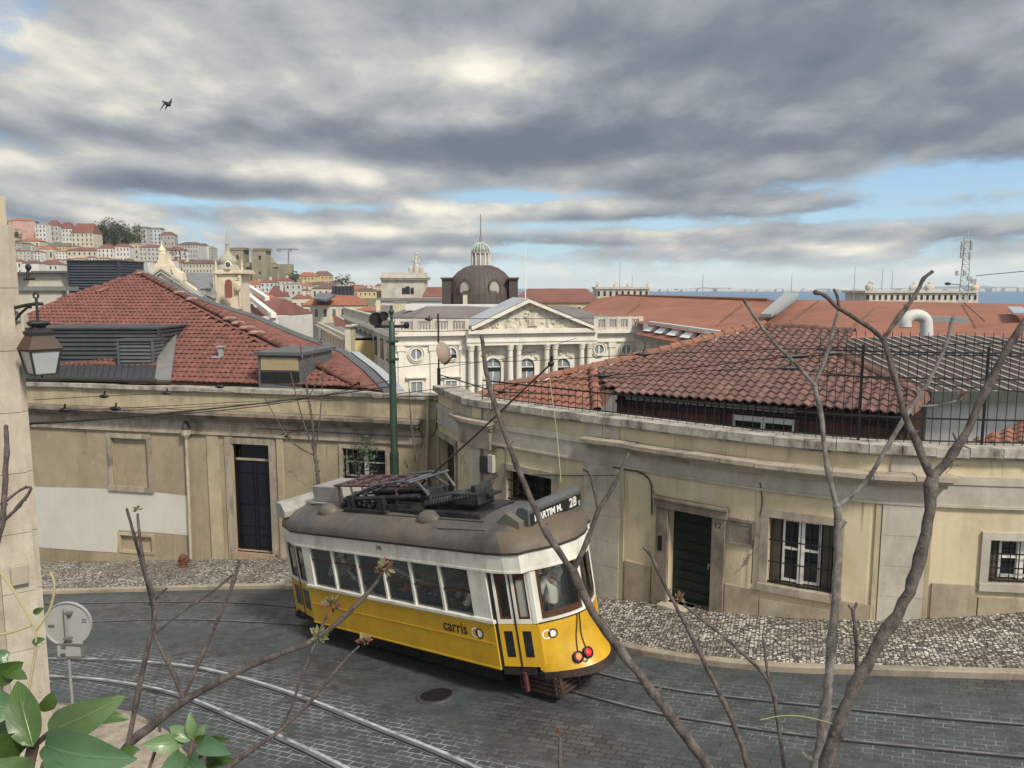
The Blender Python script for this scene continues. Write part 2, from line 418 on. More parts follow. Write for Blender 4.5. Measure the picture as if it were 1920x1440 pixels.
# kerb lines
KR = [(1146, 1206), (1250, 1228), (1438, 1249), (1630, 1254), (1918, 1262), (2120, 1266)]
KL = [(-90, 1113), (73, 1107.5), (300, 1101), (478, 1097), (545, 1096)]
kl = [atg(u, v, .12) for u, v in KL]; kr = [atg(u, v, .12) for u, v in KR]
kerb = smooth(kl + [kl[-1].lerp(kr[0], .35) + V((.1, .25, 0)), kl[-1].lerp(kr[0], .7) + V((.1, .15, 0))] + kr, 2)
kerb = fill([gz(p.x, p.y, .12) for p in kerb], .3); kerb = [gz(p.x, p.y, .12) for p in kerb]

# road sheet with per-vertex distance from the rails (worn pale pointing along them)
xs = np.arange(-34, 26.01, .3); ys = np.arange(3.0, 33, .3)
verts = []; att = []
for y in ys:
    for x in xs:
        verts.append((x, y, ground(x, y)))
va = np.array(verts)[:, :2]
for i in range(0, len(va), 2000):
    d = np.sqrt(((va[i:i + 2000, None, :] - _tr[None, :, :2]) ** 2).sum(2)); k = d.argmin(1)
    wgt = np.where(_tr[k, 2] >= 2, 1.0, .42)
    att += list(np.exp(-(d.min(1) / .62) ** 2) * wgt)
nx = len(xs)
me = bpy.data.meshes.new('road'); me.from_pydata(verts, [], [(j * nx + i, j * nx + i + 1, (j + 1) * nx + i + 1, (j + 1) * nx + i) for j in range(len(ys) - 1) for i in range(nx - 1)])
at_ = me.attributes.new('wear', 'FLOAT', 'POINT'); at_.data.foreach_set('value', att)
road = bpy.data.objects.new('road', me); COL.objects.link(road); tag(road, 'dark stone sett roadway curving past the tram', None, None, 'structure')
m, nt, b = nodes('road_setts'); p = pos(nt)
wob = nn(nt, 'Mix', data_type='VECTOR'); wob.inputs[0].default_value = .06; lk(nt, p, wob.inputs[4]); lk(nt, noi(nt, p, 1.3, 3, .6, 'Color'), wob.inputs[5])
pm = mapv(nt, wob.outputs[1], (1.1, 1.1, 0), (0, 0, math.radians(28)))
br = nn(nt, 'TexBrick', offset=.5); lk(nt, pm, br.inputs['Vector'])
br.inputs['Color1'].default_value = (.042, .042, .043, 1); br.inputs['Color2'].default_value = (.078, .077, .076, 1); br.inputs['Mortar'].default_value = (.018, .018, .018, 1)
br.inputs['Scale'].default_value = 1.0; br.inputs['Mortar Size'].default_value = .011; br.inputs['Mortar Smooth'].default_value = .3; br.inputs['Brick Width'].default_value = .26; br.inputs['Row Height'].default_value = .135
wa = nn(nt, 'Attribute', attribute_name='wear').outputs['Fac']
big = noi(nt, p, .35, 5, .6); mid = noi(nt, p, 2.2, 6, .7); fine = noi(nt, p, 28, 4, .7)
c = br.outputs['Color']
# patches where the joints are filled and the surface reads as smooth dark stone
c = mixc(nt, ramp(nt, big, [(.38, (0, 0, 0)), (.58, (.82, .82, .82))]), c, (.050, .061, .060))
c = mixc(nt, 1.0, c, ramp(nt, mid, [(.25, (.72, .72, .72)), (.75, (1.35, 1.35, 1.33))]), 'MULTIPLY')
c = mixc(nt, 1.0, c, ramp(nt, fine, [(.3, (.75, .75, .75)), (.72, (1.35, 1.35, 1.35))]), 'MULTIPLY')
X.nt = nt
pale = (X(wa) * (X(mid).ss(.32, .62)) * (X(br.outputs['Fac']).ss(.1, .6) * 1.0 + X(fine).ss(.55, .75) * .30)).cl()
c = mixc(nt, pale.o, c, (.40, .41, .43))
speck = X(noi(nt, p, 9, 4, .8)).ss(.70, .76) * .5
c = mixc(nt, speck.o, c, (.16, .16, .165))
lk(nt, c, b.inputs['Base Color']); rg = nn(nt, 'MapRange'); lk(nt, mid, rg.inputs[0]); rg.inputs[3].default_value = .30; rg.inputs[4].default_value = .72; lk(nt, rg.outputs[0], b.inputs['Roughness'])
hh = X(br.outputs['Fac']) * -.6 + X(fine) * .35 + X(mid) * .3
bump(nt, b, hh.o, .012, .8); me.materials.append(m)

def ribbon(path, w0, w1, h, mb):
    vs = []; n = len(path)
    for i, q in enumerate(path):
        t = path[min(n - 1, i + 1)] - path[max(0, i - 1)]; s = V((t.y, -t.x, 0)).normalized()
        for ww in (w0, w1):
            k = q + s * ww; vs.append((k.x, k.y, ground(k.x, k.y) + h))
    mb.add(vs, [(2 * i, 2 * i + 1, 2 * i + 3, 2 * i + 2) for i in range(n - 1)])
steel = M('rail_steel', (.30, .31, .33), .38, .3, 3, 0, metal=.7, dirt=(.05, .045, .04), dirtamt=.8)
groove = M('rail_groove', (.012, .012, .012), .9, .2)
cem = M('rail_cement', (.46, .46, .47), .85, .35, 4, .004, 60, dirt=(.05, .05, .05), dirtamt=.95, dscale=2.2)
cemf = M('rail_cement_faint', (.20, .20, .20), .85, .4, 4, .004, 60, dirt=(.055, .054, .053), dirtamt=1., dscale=2.0)
for i, T in enumerate(TRACKS):
    mb = MB(); 
    if i >= 2:
        mb.cur = 2; ribbon(T, -.10, .04, .006, mb)
    else:
        mb.cur = 2; ribbon(T, -.05, .0, .006, mb)
    if i >= 2: mb.cur = 1; ribbon(T, .04, .085, .008, mb); mb.cur = 0; ribbon(T, -.03, .04, .012, mb); ribbon(T, .085, .112, .012, mb)
    else: mb.cur = 1; ribbon(T, .03, .055, .008, mb); mb.cur = 3; ribbon(T, .0, .03, .011, mb)
    tag(mb.build('tram_rail', [steel, groove, cem if i >= 2 else cemf, M('rail_dull', (.085, .083, .08), .5, .3, 3, metal=.4)], normals=False), ['worn rail on the far side under the yellow tram', 'dark rail on the near side under the yellow tram',
        'shiny rail curving lowest across the foreground left', 'pale rail curving above the shiny rail in the foreground'][i], 'rail', 'tram rails set in the roadway')

# pavements
def strip(A, B, n=7):
    vs = []; k = len(A)
    for a, b2 in zip(A, B):
        for j in range(n + 1):
            q = V(a).lerp(V(b2), j / n); vs.append((q.x, q.y, ground(q.x, q.y) + .12))
    return vs, [(i * (n + 1) + j, i * (n + 1) + j + 1, (i + 1) * (n + 1) + j + 1, (i + 1) * (n + 1) + j) for i in range(k - 1) for j in range(n)]
wallline = [WL.P(WL.L * i / 60, 0, -.3) for i in range(60)] + [WR.P(WR.L * i / 90, 0, -.3) for i in range(2, 91)]
def resample(P, n):
    P = [V((p.x, p.y, 0)) for p in P]; c = [0]
    for a, b2 in zip(P, P[1:]): c.append(c[-1] + (b2 - a).length)
    out = []; i = 0
    for k in range(n):
        t = c[-1] * k / (n - 1)
        while i < len(c) - 2 and t > c[i + 1]: i += 1
        out.append(P[i].lerp(P[i + 1], (t - c[i]) / max(1e-9, c[i + 1] - c[i])))
    return out
N = 240
KK = resample(kerb, N); tang = [(KK[min(N - 1, i + 1)] - KK[max(0, i - 1)]).normalized() for i in range(N)]
KK2 = [p + V((-t.y, t.x, 0)) * .17 for p, t in zip(KK, tang)]
BB = []
wl = [V((p.x, p.y, 0)) for p in wallline]
prev = 0
for i, p in enumerate(KK2):   # nearest wall point, monotone along the street
    k = min(range(prev, min(len(wl), prev + 14)), key=lambda q: (wl[q] - p).length); prev = k; BB.append(wl[k])
for _ in range(6): BB = [BB[0]] + [(BB[i - 1] + BB[i] * 2 + BB[i + 1]) / 4 for i in range(1, N - 1)] + [BB[-1]]
BB = [b_ + V((-t.y, t.x, 0)) * .5 for b_, t in zip(BB, tang)]
mb = MB(); mb.add(*strip(KK2, BB, 8))
m, nt, b = nodes('calcada'); p = pos(nt)
pm = mapv(nt, p, (1, 1, 0), (0, 0, math.radians(20)))
vo = nn(nt, 'TexVoronoi', feature='DISTANCE_TO_EDGE'); vo.inputs['Scale'].default_value = 14.; vo.inputs['Randomness'].default_value = .55; lk(nt, pm, vo.inputs['Vector'])
vc = nn(nt, 'TexVoronoi'); vc.inputs['Scale'].default_value = 14.; vc.inputs['Randomness'].default_value = .55; lk(nt, pm, vc.inputs['Vector'])
X.nt = nt; sp = nn(nt, 'SeparateColor'); lk(nt, vc.outputs['Color'], sp.inputs[0])
big = noi(nt, p, .8, 5, .65)
stone = ramp(nt, sp.outputs[0], [(0., (.10, .09, .075)), (.30, (.19, .165, .13)), (.55, (.40, .365, .305)), (1., (.70, .65, .555))])
stone = mixc(nt, ramp(nt, big, [(.40, (0, 0, 0)), (.68, (.85, .85, .85))]), stone, (.165, .13, .095))
c = mixc(nt, X(vo.outputs['Distance']).ss(.02, .13).o, (.030, .026, .022), stone)
lk(nt, c, b.inputs['Base Color']); b.inputs['Roughness'].default_value = .72
bump(nt, b, X(vo.outputs['Distance']).ss(.0, .16).o, .03, 1.0)
pave = mb.build('pavement', m, normals=False); tag(pave, 'pale limestone cobble pavement along the cream walls', None, None, 'structure')
kst = M('kerb_stone', (.36, .30, .23), .75, .3, 2, .004, 50, dirt=(.10, .08, .06), dirtamt=.7)
mb = MB(); vs = []
for a, c2 in zip(KK, KK2):
    za = ground(a.x, a.y); zc = ground(c2.x, c2.y)
    vs += [(a.x, a.y, za - .1), (a.x, a.y, za + .105), (a.x + (c2.x - a.x) * .1, a.y + (c2.y - a.y) * .1, za + .125), (c2.x, c2.y, zc + .126)]
mb.add(vs, [(4 * i + j, 4 * i + j + 1, 4 * i + 5 + j, 4 * i + 4 + j) for i in range(N - 1) for j in range(3)])
tag(mb.build('kerb', kst, normals=False), 'worn tan stone kerb edging the cobble pavement', None, None, 'structure')
# near pavement under the plants
mb = MB(); nearp = [atg(u, v, .1) for u, v in [(60, 1318), (150, 1325), (235, 1338), (300, 1375), (350, 1440), (380, 1560)]]
A = fill(nearp, .3); Bn = [V((p.x - 9, p.y - 2.0, 0)) for p in A]; mb.add(*strip(A, Bn, 14))
npv = M('near_pavement_stone', (.40, .34, .27), .8, .4, 6, .006, 30, dirt=(.14, .11, .09), dirtamt=.7, dscale=3)
tag(mb.build('near_pavement', npv, normals=False), 'beige pavement below the garden plants', None, None, 'structure')
mb = MB(); vs = []
for q in A:
    z = ground(q.x, q.y); vs += [(q.x + .12, q.y + .05, z - .05), (q.x + .12, q.y + .05, z + .11), (q.x, q.y, z + .124)]
mb.add(vs, [(3 * i + j, 3 * i + j + 1, 3 * i + 4 + j, 3 * i + 3 + j) for i in range(len(A) - 1) for j in range(2)])
tag(mb.build('near_kerb', kst, normals=False), 'kerb of the beige near pavement', None, None, 'structure')
# drain cover
c0 = atg(818, 1305); iron = M('dark_iron', (.022, .022, .024), .55, .4, 8, .004, 60, metal=.3)
t = thing('drain_cover', c0, 'round black iron drain cover in the middle of the road', 'drain cover')
gx = V((ground(c0.x + .5, c0.y) - ground(c0.x - .5, c0.y), 0, 0)).x; gy = ground(c0.x, c0.y + .5) - ground(c0.x, c0.y - .5)
nz = V((-gx, -gy, 1)).normalized(); tx = V((1, 0, gx)).normalized(); ty = nz.cross(tx); RM = Matrix((tx, ty, nz)).transposed()
mb = MB()
for i in range(-5, 6):
    h = math.sqrt(max(0, .30 ** 2 - (i * .055) ** 2))
    if h > .03: mb.box(c0 + RM @ V((i * .055, 0, .012)), (.026, 2 * h, .03), RM)
mb.box(c0 + RM @ V((0, 0, .012)), (.62, .03, .032), RM); mb.box(c0 + RM @ V((0, .14, .012)), (.5, .03, .032), RM); mb.box(c0 + RM @ V((0, -.14, .012)), (.5, .03, .032), RM)
mb.build('grate', iron, t)
mb = MB(); mb.lathe([(.30, .0), (.30, .03), (.36, .03), (.37, 0.0)], c0, 28, RM); mb.build('ring', M('ring_iron', (.06, .058, .055), .6, .4, 6), t)
mb = MB(); mb.lathe([(.30, -.002), (.30, .004)], c0, 24, RM); mb.build('pit', groove, t)
# ------------------------------------------------------------------ cream buildings along the street
plR = M('plaster_cream', (.575, .485, .32), .85, .11, 1.2, .004, 60, dirt=(.33, .265, .175), dirtamt=.65, streak=.25, dscale=.9, crack=.95)
plL = M('plaster_tan', (.335, .275, .185), .88, .22, 1.0, .005, 50, dirt=(.20, .155, .10), dirtamt=.75, streak=.2, dscale=.8, crack=.95)
plP = M('plaster_parapet', (.43, .36, .24), .86, .18, 1.6, .005, 50, dirt=(.22, .17, .11), dirtamt=.7, streak=.45, crack=.6)
stone = M('trim_stone', (.38, .325, .255), .82, .25, 2.2, .006, 45, dirt=(.11, .085, .065), dirtamt=.75, streak=.3, dscale=1.6)
stoneD = M('trim_stone_dark', (.26, .215, .165), .85, .3, 2.5, .006, 45, dirt=(.055, .045, .035), dirtamt=.8, streak=.5, dscale=1.6)
stoneL = M('pilaster_stone', (.46, .42, .35), .8, .22, 1.6, .005, 40, dirt=(.22, .18, .13), dirtamt=.5, streak=.3)
plin = M('plinth_stone', (.39, .325, .235), .82, .24, 1.8, .006, 40, dirt=(.14, .11, .075), dirtamt=.6, streak=.35)
copst = M('coping_stone', (.42, .38, .32), .85, .4, 3.0, .01, 40, dirt=(.045, .04, .035), dirtamt=.85, streak=.2, dscale=2.4)
doorG = M('door_green', (.012, .022, .020), .42, .4, 4, .002, 30)
doorB = M('door_navy', (.012, .014, .022), .4, .4, 4, .002, 30)
blackI = M('black_iron', (.012, .012, .013), .5, .3, 5)
whiteP = M('white_paint', (.72, .70, .65), .55, .12, 4, dirt=(.35, .32, .27), dirtamt=.3)
glassD = M('dark_pane', (.010, .012, .014), .06, .3, 1.5, spec=.7)
grey = M('grey_metal', (.22, .22, .215), .55, .25, 4, metal=.2)
lead = M('lead_grey', (.10, .105, .105), .55, .3, 3)
pipeM = M('painted_pipe', (.42, .37, .28), .6, .25, 4, dirt=(.12, .09, .06), dirtamt=.5)

rb = thing('street_building', WR.P(WR.L * .5, -9.), 'cream curved building with stone coping and green door behind the tram', 'building')
h = lambda u, v, o=0.: WR.hit(u, v, o)
def opening(W, pts, o=0.):   # px rectangle -> (s0,s1,z0,z1)
    (u0, v0), (u1, v1) = pts; a = W.hit(u0, v1, o); b_ = W.hit(u1, v1, o); c_ = W.hit((u0 + u1) / 2, v0, o)
    return (a[0], b_[0], (a[1] + b_[1]) / 2, c_[1])
E_door = opening(WR, ((1251, 959), (1332, 1138))); E_winA = opening(WR, ((1437, 977), (1560, 1103))); E_winB = opening(WR, ((1850, 1014), (1985, 1094)))
E_winC = opening(WR, ((951, 889), (1035, 946))); E_doorD = opening(WR, ((827, 828), (856, 1000)))
mb = MB(); WR.sheet(mb, 0, WR.L, -12., ZR - .1, [E_door, E_winA, E_winB, E_winC, E_doorD], .3)
# back face so the wall is solid
for i in range(40):
    a, c2 = WR.L * i / 40, WR.L * (i + 1) / 40; mb.quad(WR.P(c2, -12, -.45), WR.P(a, -12, -.45), WR.P(a, ZR - .1, -.45), WR.P(c2, ZR - .1, -.45))
mb.build('wall', plR, rb)
ZC = -3.56; ZF = -4.12
mb = MB(); n = 30
for i in range(n):   # coping blocks with slight irregularity
    a, c2 = WR.L * i / n, WR.L * (i + 1) / n; j = R.uniform(-.012, .012)
    WR.box(mb, a + .006, c2 - .006, ZR - .17 + j, ZR + j, -.5, .17 + R.uniform(-.015, .015))
    WR.box(mb, a, c2, ZR - .23, ZR - .17 + j, -.46, .08)
mb.build('coping', copst, rb)
s0 = h(1088, 840, .3)[0]; s1 = h(1793, 925, .3)[0]; sA = h(850, 800, .2)[0]; sB = h(922, 810, .2)[0]
mb = MB(); WR.box(mb, 0.02, WR.L, ZF, ZC - .16, 0, .045); WR.box(mb, 0.02, WR.L, ZC - .16, ZC, 0, .07); WR.box(mb, .02, WR.L, ZF - .05, ZF, 0, .075)
mb.build('frieze_band', stoneL, rb)
def cornice(mb, W, a, b_, zt, out, n):
    for i in range(n):
        q0, q1 = a + (b_ - a) * i / n, a + (b_ - a) * (i + 1) / n; j = R.uniform(-.01, .01)
        W.box(mb, q0 + .005, q1 - .005, zt - .09 + j, zt + j + .0, .0, out + R.uniform(-.012, .012))
    W.box(mb, a + .05, b_ - .05, zt - .17, zt - .10, .02, out * .72); W.box(mb, a + .1, b_ - .1, zt - .27, zt - .17, .02, out * .42)
mb = MB(); cornice(mb, WR, s0, s1, ZC + .03, .40, 11); mb.build('cornice', stone, rb)
mb = MB(); cornice(mb, WR, sA, sB, ZC + .03, .36, 1)
WR.box(mb, sA + .25, sB - .15, ZC - .75, ZC - .25, .0, .14); mb.build('door_hood', stone, rb)
# pilasters and parapet panels
def strip_px(mb, W, u0, u1, v, z0, z1, o=.05, oo=0.):
    a, c2 = W.hit(u0, v)[0], W.hit(u1, v)[0]; W.box(mb, a, c2, z0, z1, oo, o)
for (u0, u1, v) in ((1096, 1163, 960), (1652, 1737, 1000), (884, 903, 860)):
    mb = MB(); zz = ZF - .05; k = 0
    while zz > -9.5:
        strip_px(mb, WR, u0, u1, v, zz - .62, zz - .006, .055 + R.uniform(-.002, .003)); zz -= .62
    mb.build('pilaster', stoneL, rb)
for (u0, u1, v) in ((1102, 1130, 815), (1131, 1162, 818), (1671, 1745, 860), (905, 920, 770), (868, 884, 770)): mb = MB(); strip_px(mb, WR, u0, u1, v, ZC + .03, ZR - .235, .03); mb.build('parapet_panel', stoneL, rb)
for (u0, u1, v) in ((1161, 1171, 960), (1640, 1650, 1000), (1738, 1746, 1000)): mb = MB(); strip_px(mb, WR, u0, u1, v, -9.4, ZF - .05, .038); mb.build('pilaster_edge', plP, rb)
# plinth blocks, stepping with the slope
for (u0, u1, v) in ((1000, 1095, 1020), (1172, 1221, 1050), (1359, 1424, 1094), (1573, 1640, 1126), (1747, 1834, 1094), (1834, 2040, 1120)):
    a, z = h(u0, v, .03); c2 = h(u1, v, .03)[0]; mb = MB(); q = a; wdt = (c2 - a) / max(1, round((c2 - a) / .9))
    while q < c2 - .05:
        WR.box(mb, q + .004, q + wdt - .004, -10., z + R.uniform(-.004, .004), 0, .045 + R.uniform(-.003, .003)); q += wdt
    mb.build('plinth', plin, rb)
a = h(1424, 1120, .03); c2 = h(1573, 1120, .03); mb = MB(); WR.box(mb, a[0] + .004, c2[0] - .004, -10, a[1] - .01, 0, .042); mb.build('plinth', plin, rb)
# green panelled door
def panel_door(W, E, mat, parent, rows, cols, dep=.2, label=None, handle=True, hside=1):
    s0, s1, z0, z1 = E; mb = MB(); W.box(mb, s0, s1, z0 - .05, z1, -dep - .05, -dep)
    pw = (s1 - s0) / cols
    for ci in range(cols):
        zz = z0 + .1
        for k in rows:
            hgt = (z1 - z0 - .15) * k[0]
            if k[1]: W.box(mb, s0 + pw * ci + .09, s0 + pw * (ci + 1) - .09, zz + .03, zz + hgt - .03, -dep, -dep + .03)
            zz += hgt
    if cols == 2: W.box(mb, (s0 + s1) / 2 - .03, (s0 + s1) / 2 + .03, z0, z1, -dep, -dep + .025)
    d = mb.build('door', mat, parent, bevel=.006)
    if label: d['label'] = label
    if handle:
        mb = MB(); sx = s1 - .14 if hside > 0 else s0 + .14; P0 = W.P(sx, z0 + (z1 - z0) * .47, -dep); P1 = W.P(sx, z0 + (z1 - z0) * .47, -dep + .07)
        W.box(mb, sx - .025, sx + .025, z0 + (z1 - z0) * .40, z0 + (z1 - z0) * .52, -dep, -dep + .012); mb.tube([P0, P1], .016, 8); mb.tube([P1, P1 - V((0, 0, .12))], .014, 8)
        mb.build('handle', M('brushed_steel', (.5, .5, .48), .35, .1, metal=.8), d)
    return d
panel_door(WR, E_door, doorG, rb, [(.11, 1)] * 9, 1, .22)
mb = MB(); s_, e_, z_, t_ = E_door; WR.box(mb, s_ - .30, s_, z_, t_, 0, .09); WR.box(mb, e_, e_ + .30, z_, t_, 0, .09); WR.box(mb, s_ - .34, e_ + .34, t_, t_ + .19, 0, .13); WR.box(mb, s_ - .36, e_ + .36, t_ + .19, t_ + .25, 0, .19)
mb.build('door_surround', stoneD, rb, bevel=.008)
mb = MB(); WR.box(mb, s_ - .12, e_ + .1, -10, z_, -.2, .30); mb.build('doorstep', M('doorstep_stone', (.42, .36, .28), .8, .3, 4), rb, bevel=.01)
Pn = WR.P(e_ + .14, t_ - .16, .093); nv = (WR.P(e_ + .14, 0, 1) - WR.P(e_ + .14, 0, 0)).normalized(); tv = V((-nv.y, nv.x, 0))
textmesh('house_number', '12', .17, blackI, rb, axes(tv, (0, 0, 1), nv, Pn), local=False)
mb = MB(); a = h(1237, 1018, .1); WR.box(mb, a[0] - .05, a[0] + .05, a[1] - .17, a[1] + .17, .09, .105); mb.build('letter_slot', blackI, rb)
# barred windows
def bar_window(W, E, parent, nb, leaf=True, fw=.17, fmat=None, hb=(.33, .66), dep=.22, white=True, sill=True):
    s0, s1, z0, z1 = E; mb = MB(); W.box(mb, s0 - .02, s1 + .02, z0 - .02, z1 + .02, -dep - .03, -dep); win = mb.build('window', glassD, parent)
    mb = MB(); W.frame(mb, s0, s1, z0, z1, fw, -.02, .05, sill); mb.build('frame', fmat or stone, win, bevel=.006)
    if white:
        mb = MB(); m_ = (s0 + s1) / 2; w2 = .045; q = s0 + (s1 - s0) * (.2 if leaf else .02); r_ = s1 - (s1 - s0) * (.2 if leaf else .02)
        for a_, b2 in ((q, m_ - .02), (m_ + .02, r_)):
            W.box(mb, a_, a_ + w2, z0 + .06, z1 - .03, -dep, -dep + .05); W.box(mb, b2 - w2, b2, z0 + .06, z1 - .03, -dep, -dep + .05)
            for zz in (z0 + .06, z0 + (z1 - z0) * .52, z1 - .08): W.box(mb, a_ + w2, b2 - w2, zz, zz + w2, -dep, -dep + .045)
        W.box(mb, m_ - .06, m_ + .06, z0 + .05, z1 - .02, -dep + .05, -dep + .07)
        mb.build('casement', whiteP, win)
        if leaf:
            for a_, b2 in ((s0 + .03, q - .04), (r_ + .04, s1 - .03)): mb = MB(); W.box(mb, a_, b2, z0 + .03, z1 - .03, -dep, -dep + .04); mb.build('shutter', M('shutter_brown', (.085, .075, .06), .6, .3), win)
    mb = MB()
    for i in range(nb):
        t_ = s0 + (s1 - s0) * (i + .5) / nb; mb.tube([W.P(t_, z0, -.04), W.P(t_, z1, -.04)], .009, 6)
    for k in hb: zz = z0 + (z1 - z0) * k; W.box(mb, s0, s1, zz - .012, zz + .012, -.05, -.03)
    W.box(mb, s0, s1, z0 + .02, z0 + .05, -.06, -.02); mb.build('bars', blackI, win)
    return win
bar_window(WR, E_winA, rb, 7); bar_window(WR, E_winB, rb, 8, True, .16, stoneL); bar_window(WR, E_winC, rb, 7, False, .17, stone, white=False, sill=False)
s_, e_, z_, t_ = E_doorD; mb = MB(); WR.frame(mb, s_, e_, z_, t_, .16, -.02, .06, False); mb.build('door_surround', stone, rb)
panel_door(WR, E_doorD, doorG, rb, [(.25, 1)] * 4, 1, .25, handle=False)
# framed plaque, meter boxes, cables
a = h(1367, 1016); c2 = h(1415, 979); mb = MB(); WR.box(mb, a[0], c2[0], a[1], c2[1], 0, .03); pq = mb.build('plaque', M('plaque_stone', (.20, .175, .14), .7, .4, 9, dirt=(.05, .045, .04), dirtamt=.6, dscale=6), rb)
mb = MB(); WR.frame(mb, a[0] + .04, c2[0] - .04, a[1] + .04, c2[1] - .04, .06, .0, .05, False); WR.box(mb, a[0], c2[0], a[1] - .02, a[1] + .03, 0, .05); WR.box(mb, a[0] + .05, c2[0] - .06, c2[1] - .10, c2[1] - .06, .03, .04); mb.build('frame', stoneD, pq)
mb = MB(); a = h(906, 884); c2 = h(919, 857); WR.box(mb, a[0], c2[0], a[1], c2[1], 0, .13); mb.build('meter_box', M('meter_black', (.03, .03, .032), .5, .2), rb, bevel=.01)
mb = MB(); a = h(921, 884); c2 = h(930, 853); WR.box(mb, a[0], c2[0], a[1], c2[1], 0, .13); mb.build('meter_box', M('meter_white', (.42, .40, .36), .5, .2), rb, bevel=.01)
cabM = M('cable_grey', (.06, .055, .05), .6, .3)
def wcable(par, W, pts, o=.05, r=.012):
    mb = MB(); mb.tube(smooth([W.P(*W.hit(u, v, o), o) for u, v in pts], 2), r, 6); mb.build('wall_cable', cabM, par)
wcable(rb, WR, [(905, 720), (903, 800), (904, 860), (904, 905), (918, 907)]); wcable(rb, WR, [(926, 853), (924, 842), (935, 838), (948, 840), (947, 885), (955, 895)])
wcable(rb, WR, [(931, 885), (925, 892), (914, 900), (920, 908), (928, 902), (922, 893)]); wcable(rb, WR, [(1000, 890), (1090, 892), (1160, 891)])
wcable(rb, WR, [(1150, 876), (1221, 888), (1222, 945), (1222, 965)], .06, .02); wcable(rb, WR, [(1425, 905), (1430, 940), (1425, 968)], .05, .014); wcable(rb, WR, [(1413, 1012), (1411, 1050), (1409, 1094)], .05, .012)

# ---- left building
lb = thing('street_building', WL.P(WL.L * .5, -10.), 'weathered tan building with blue-black door and white paint patch', 'building')
hl = lambda u, v, o=0.: WL.hit(u, v, o)
L_door = opening(WL, ((444, 833), (513, 1036))); L_win = opening(WL, ((644, 842), (724, 900)))
L_bl = opening(WL, ((214, 822), (281, 912))); L_vt = opening(WL, ((228, 1005), (286, 1033)))
mb = MB(); WL.sheet(mb, 0, WL.L + .5, -13.5, ZL - .12, [L_door, L_win, L_bl, L_vt], .1)
for i in range(20):
    a, c2 = WL.L * i / 20, WL.L * (i + 1) / 20; mb.quad(WL.P(c2, -13.5, -.5), WL.P(a, -13.5, -.5), WL.P(a, ZL - .12, -.5), WL.P(c2, ZL - .12, -.5))
for E_, d_ in ((L_bl, .1), (L_vt, .1)): mb.quad(WL.P(E_[0], E_[2], -d_), WL.P(E_[1], E_[2], -d_), WL.P(E_[1], E_[3], -d_), WL.P(E_[0], E_[3], -d_))
mb.build('wall', plL, lb)
mb = MB(); WL.box(mb, 0, WL.L + .3, ZL - .78, ZL - .12, 0, .02); mb.build('parapet', plP, lb)
mb = MB(); n = 14
for i in range(n):
    a, c2 = (WL.L + .3) * i / n, (WL.L + .3) * (i + 1) / n; WL.box(mb, a + .004, c2 - .004, ZL - .13 + R.uniform(-.01, .01), ZL + R.uniform(-.01, .01), -.55, .14)
mb.build('coping', copst, lb)
a = 0; c2 = hl(785, 790, .3)[0]; mb = MB(); zt = ZL - .80
for i in range(12):
    q0, q1 = a + (c2 - a) * i / 12, a + (c2 - a) * (i + 1) / 12; WL.box(mb, q0 + .004, q1 - .004, zt - .10, zt + R.uniform(-.012, .012), 0, .42 + R.uniform(-.01, .01))
WL.box(mb, a, c2 - .05, zt - .22, zt - .10, 0, .30); WL.box(mb, a, c2 - .1, zt - .34, zt - .22, 0, .18); mb.build('cornice', stoneD, lb)
mb = MB(); WL.box(mb, 0, c2, ZL - 1.62, ZL - 1.54, 0, .09); WL.box(mb, 0, c2, ZL - 1.54, ZL - 1.14, 0, .03); mb.build('string_course', stone, lb)
for (u0, u1, v) in ((392, 414, 900), (425, 440, 900), (522, 534, 900)):
    mb = MB(); strip_px(mb, WL, u0, u1, v, -11.5, ZL - 1.63, .05); mb.build('pilaster', plP, lb)
mb = MB(); WL.frame(mb, *L_bl, .17, -.02, .05, True); mb.build('blind_window_frame', stone, lb)
mb = MB(); WL.frame(mb, *L_vt, .1, -.02, .03, False); WL.box(mb, L_vt[0] - .1, L_vt[1] + .1, L_vt[2] - .1, L_vt[2], 0, .03); mb.build('vent_panel_frame', plP, lb)
tp = [(30, 911), (85, 913), (150, 914.5), (203, 916.5), (292, 923), (356, 930)]; bt = [(30, 1023), (140, 1031), (221, 1036), (222, 994), (287, 998), (357, 1004)]
def ev(P, u):
    for a, b_ in zip(P, P[1:]):
        if a[0] <= u <= b_[0] and b_[0] > a[0]: return a[1] + (b_[1] - a[1]) * (u - a[0]) / (b_[0] - a[0])
    return P[-1][1]
mb = MB(); uu = [30 + 326 * i / 60 for i in range(61)]; uu = sorted(uu + [221.4, 222.1])
for a, b_ in zip(uu, uu[1:]):
    j = R.uniform(-.6, .6); mb.quad(WL.P(*hl(a, ev(tp, a)), .012), WL.P(*hl(b_, ev(tp, b_)), .012), WL.P(*hl(b_, ev(bt, b_)), .012), WL.P(*hl(a, ev(bt, a)), .012))
mb.build('white_paint_patch', M('patch_white', (.52, .50, .44), .8, .07, 1.2, dirt=(.40, .36, .29), dirtamt=.3), lb)
mb = MB(); P = [WL.P(*hl(u, v, .12), .12) for u, v in ((349, 818), (351, 870), (354, 940), (358, 1048))]; mb.tube(P, .055, 10)
q = P[0]; mb.lathe([(.06, -.1), (.16, .06), (.17, .22), (.13, .23)], q, 10); mb.build('drainpipe', pipeM, lb)
mb = MB(); mb.lathe([(.15, .2), (.12, .35), (.05, .52), (.03, .62)], q, 10); mb.build('pipe_cowl', M('cowl', (.05, .045, .04), .6, .3), lb)
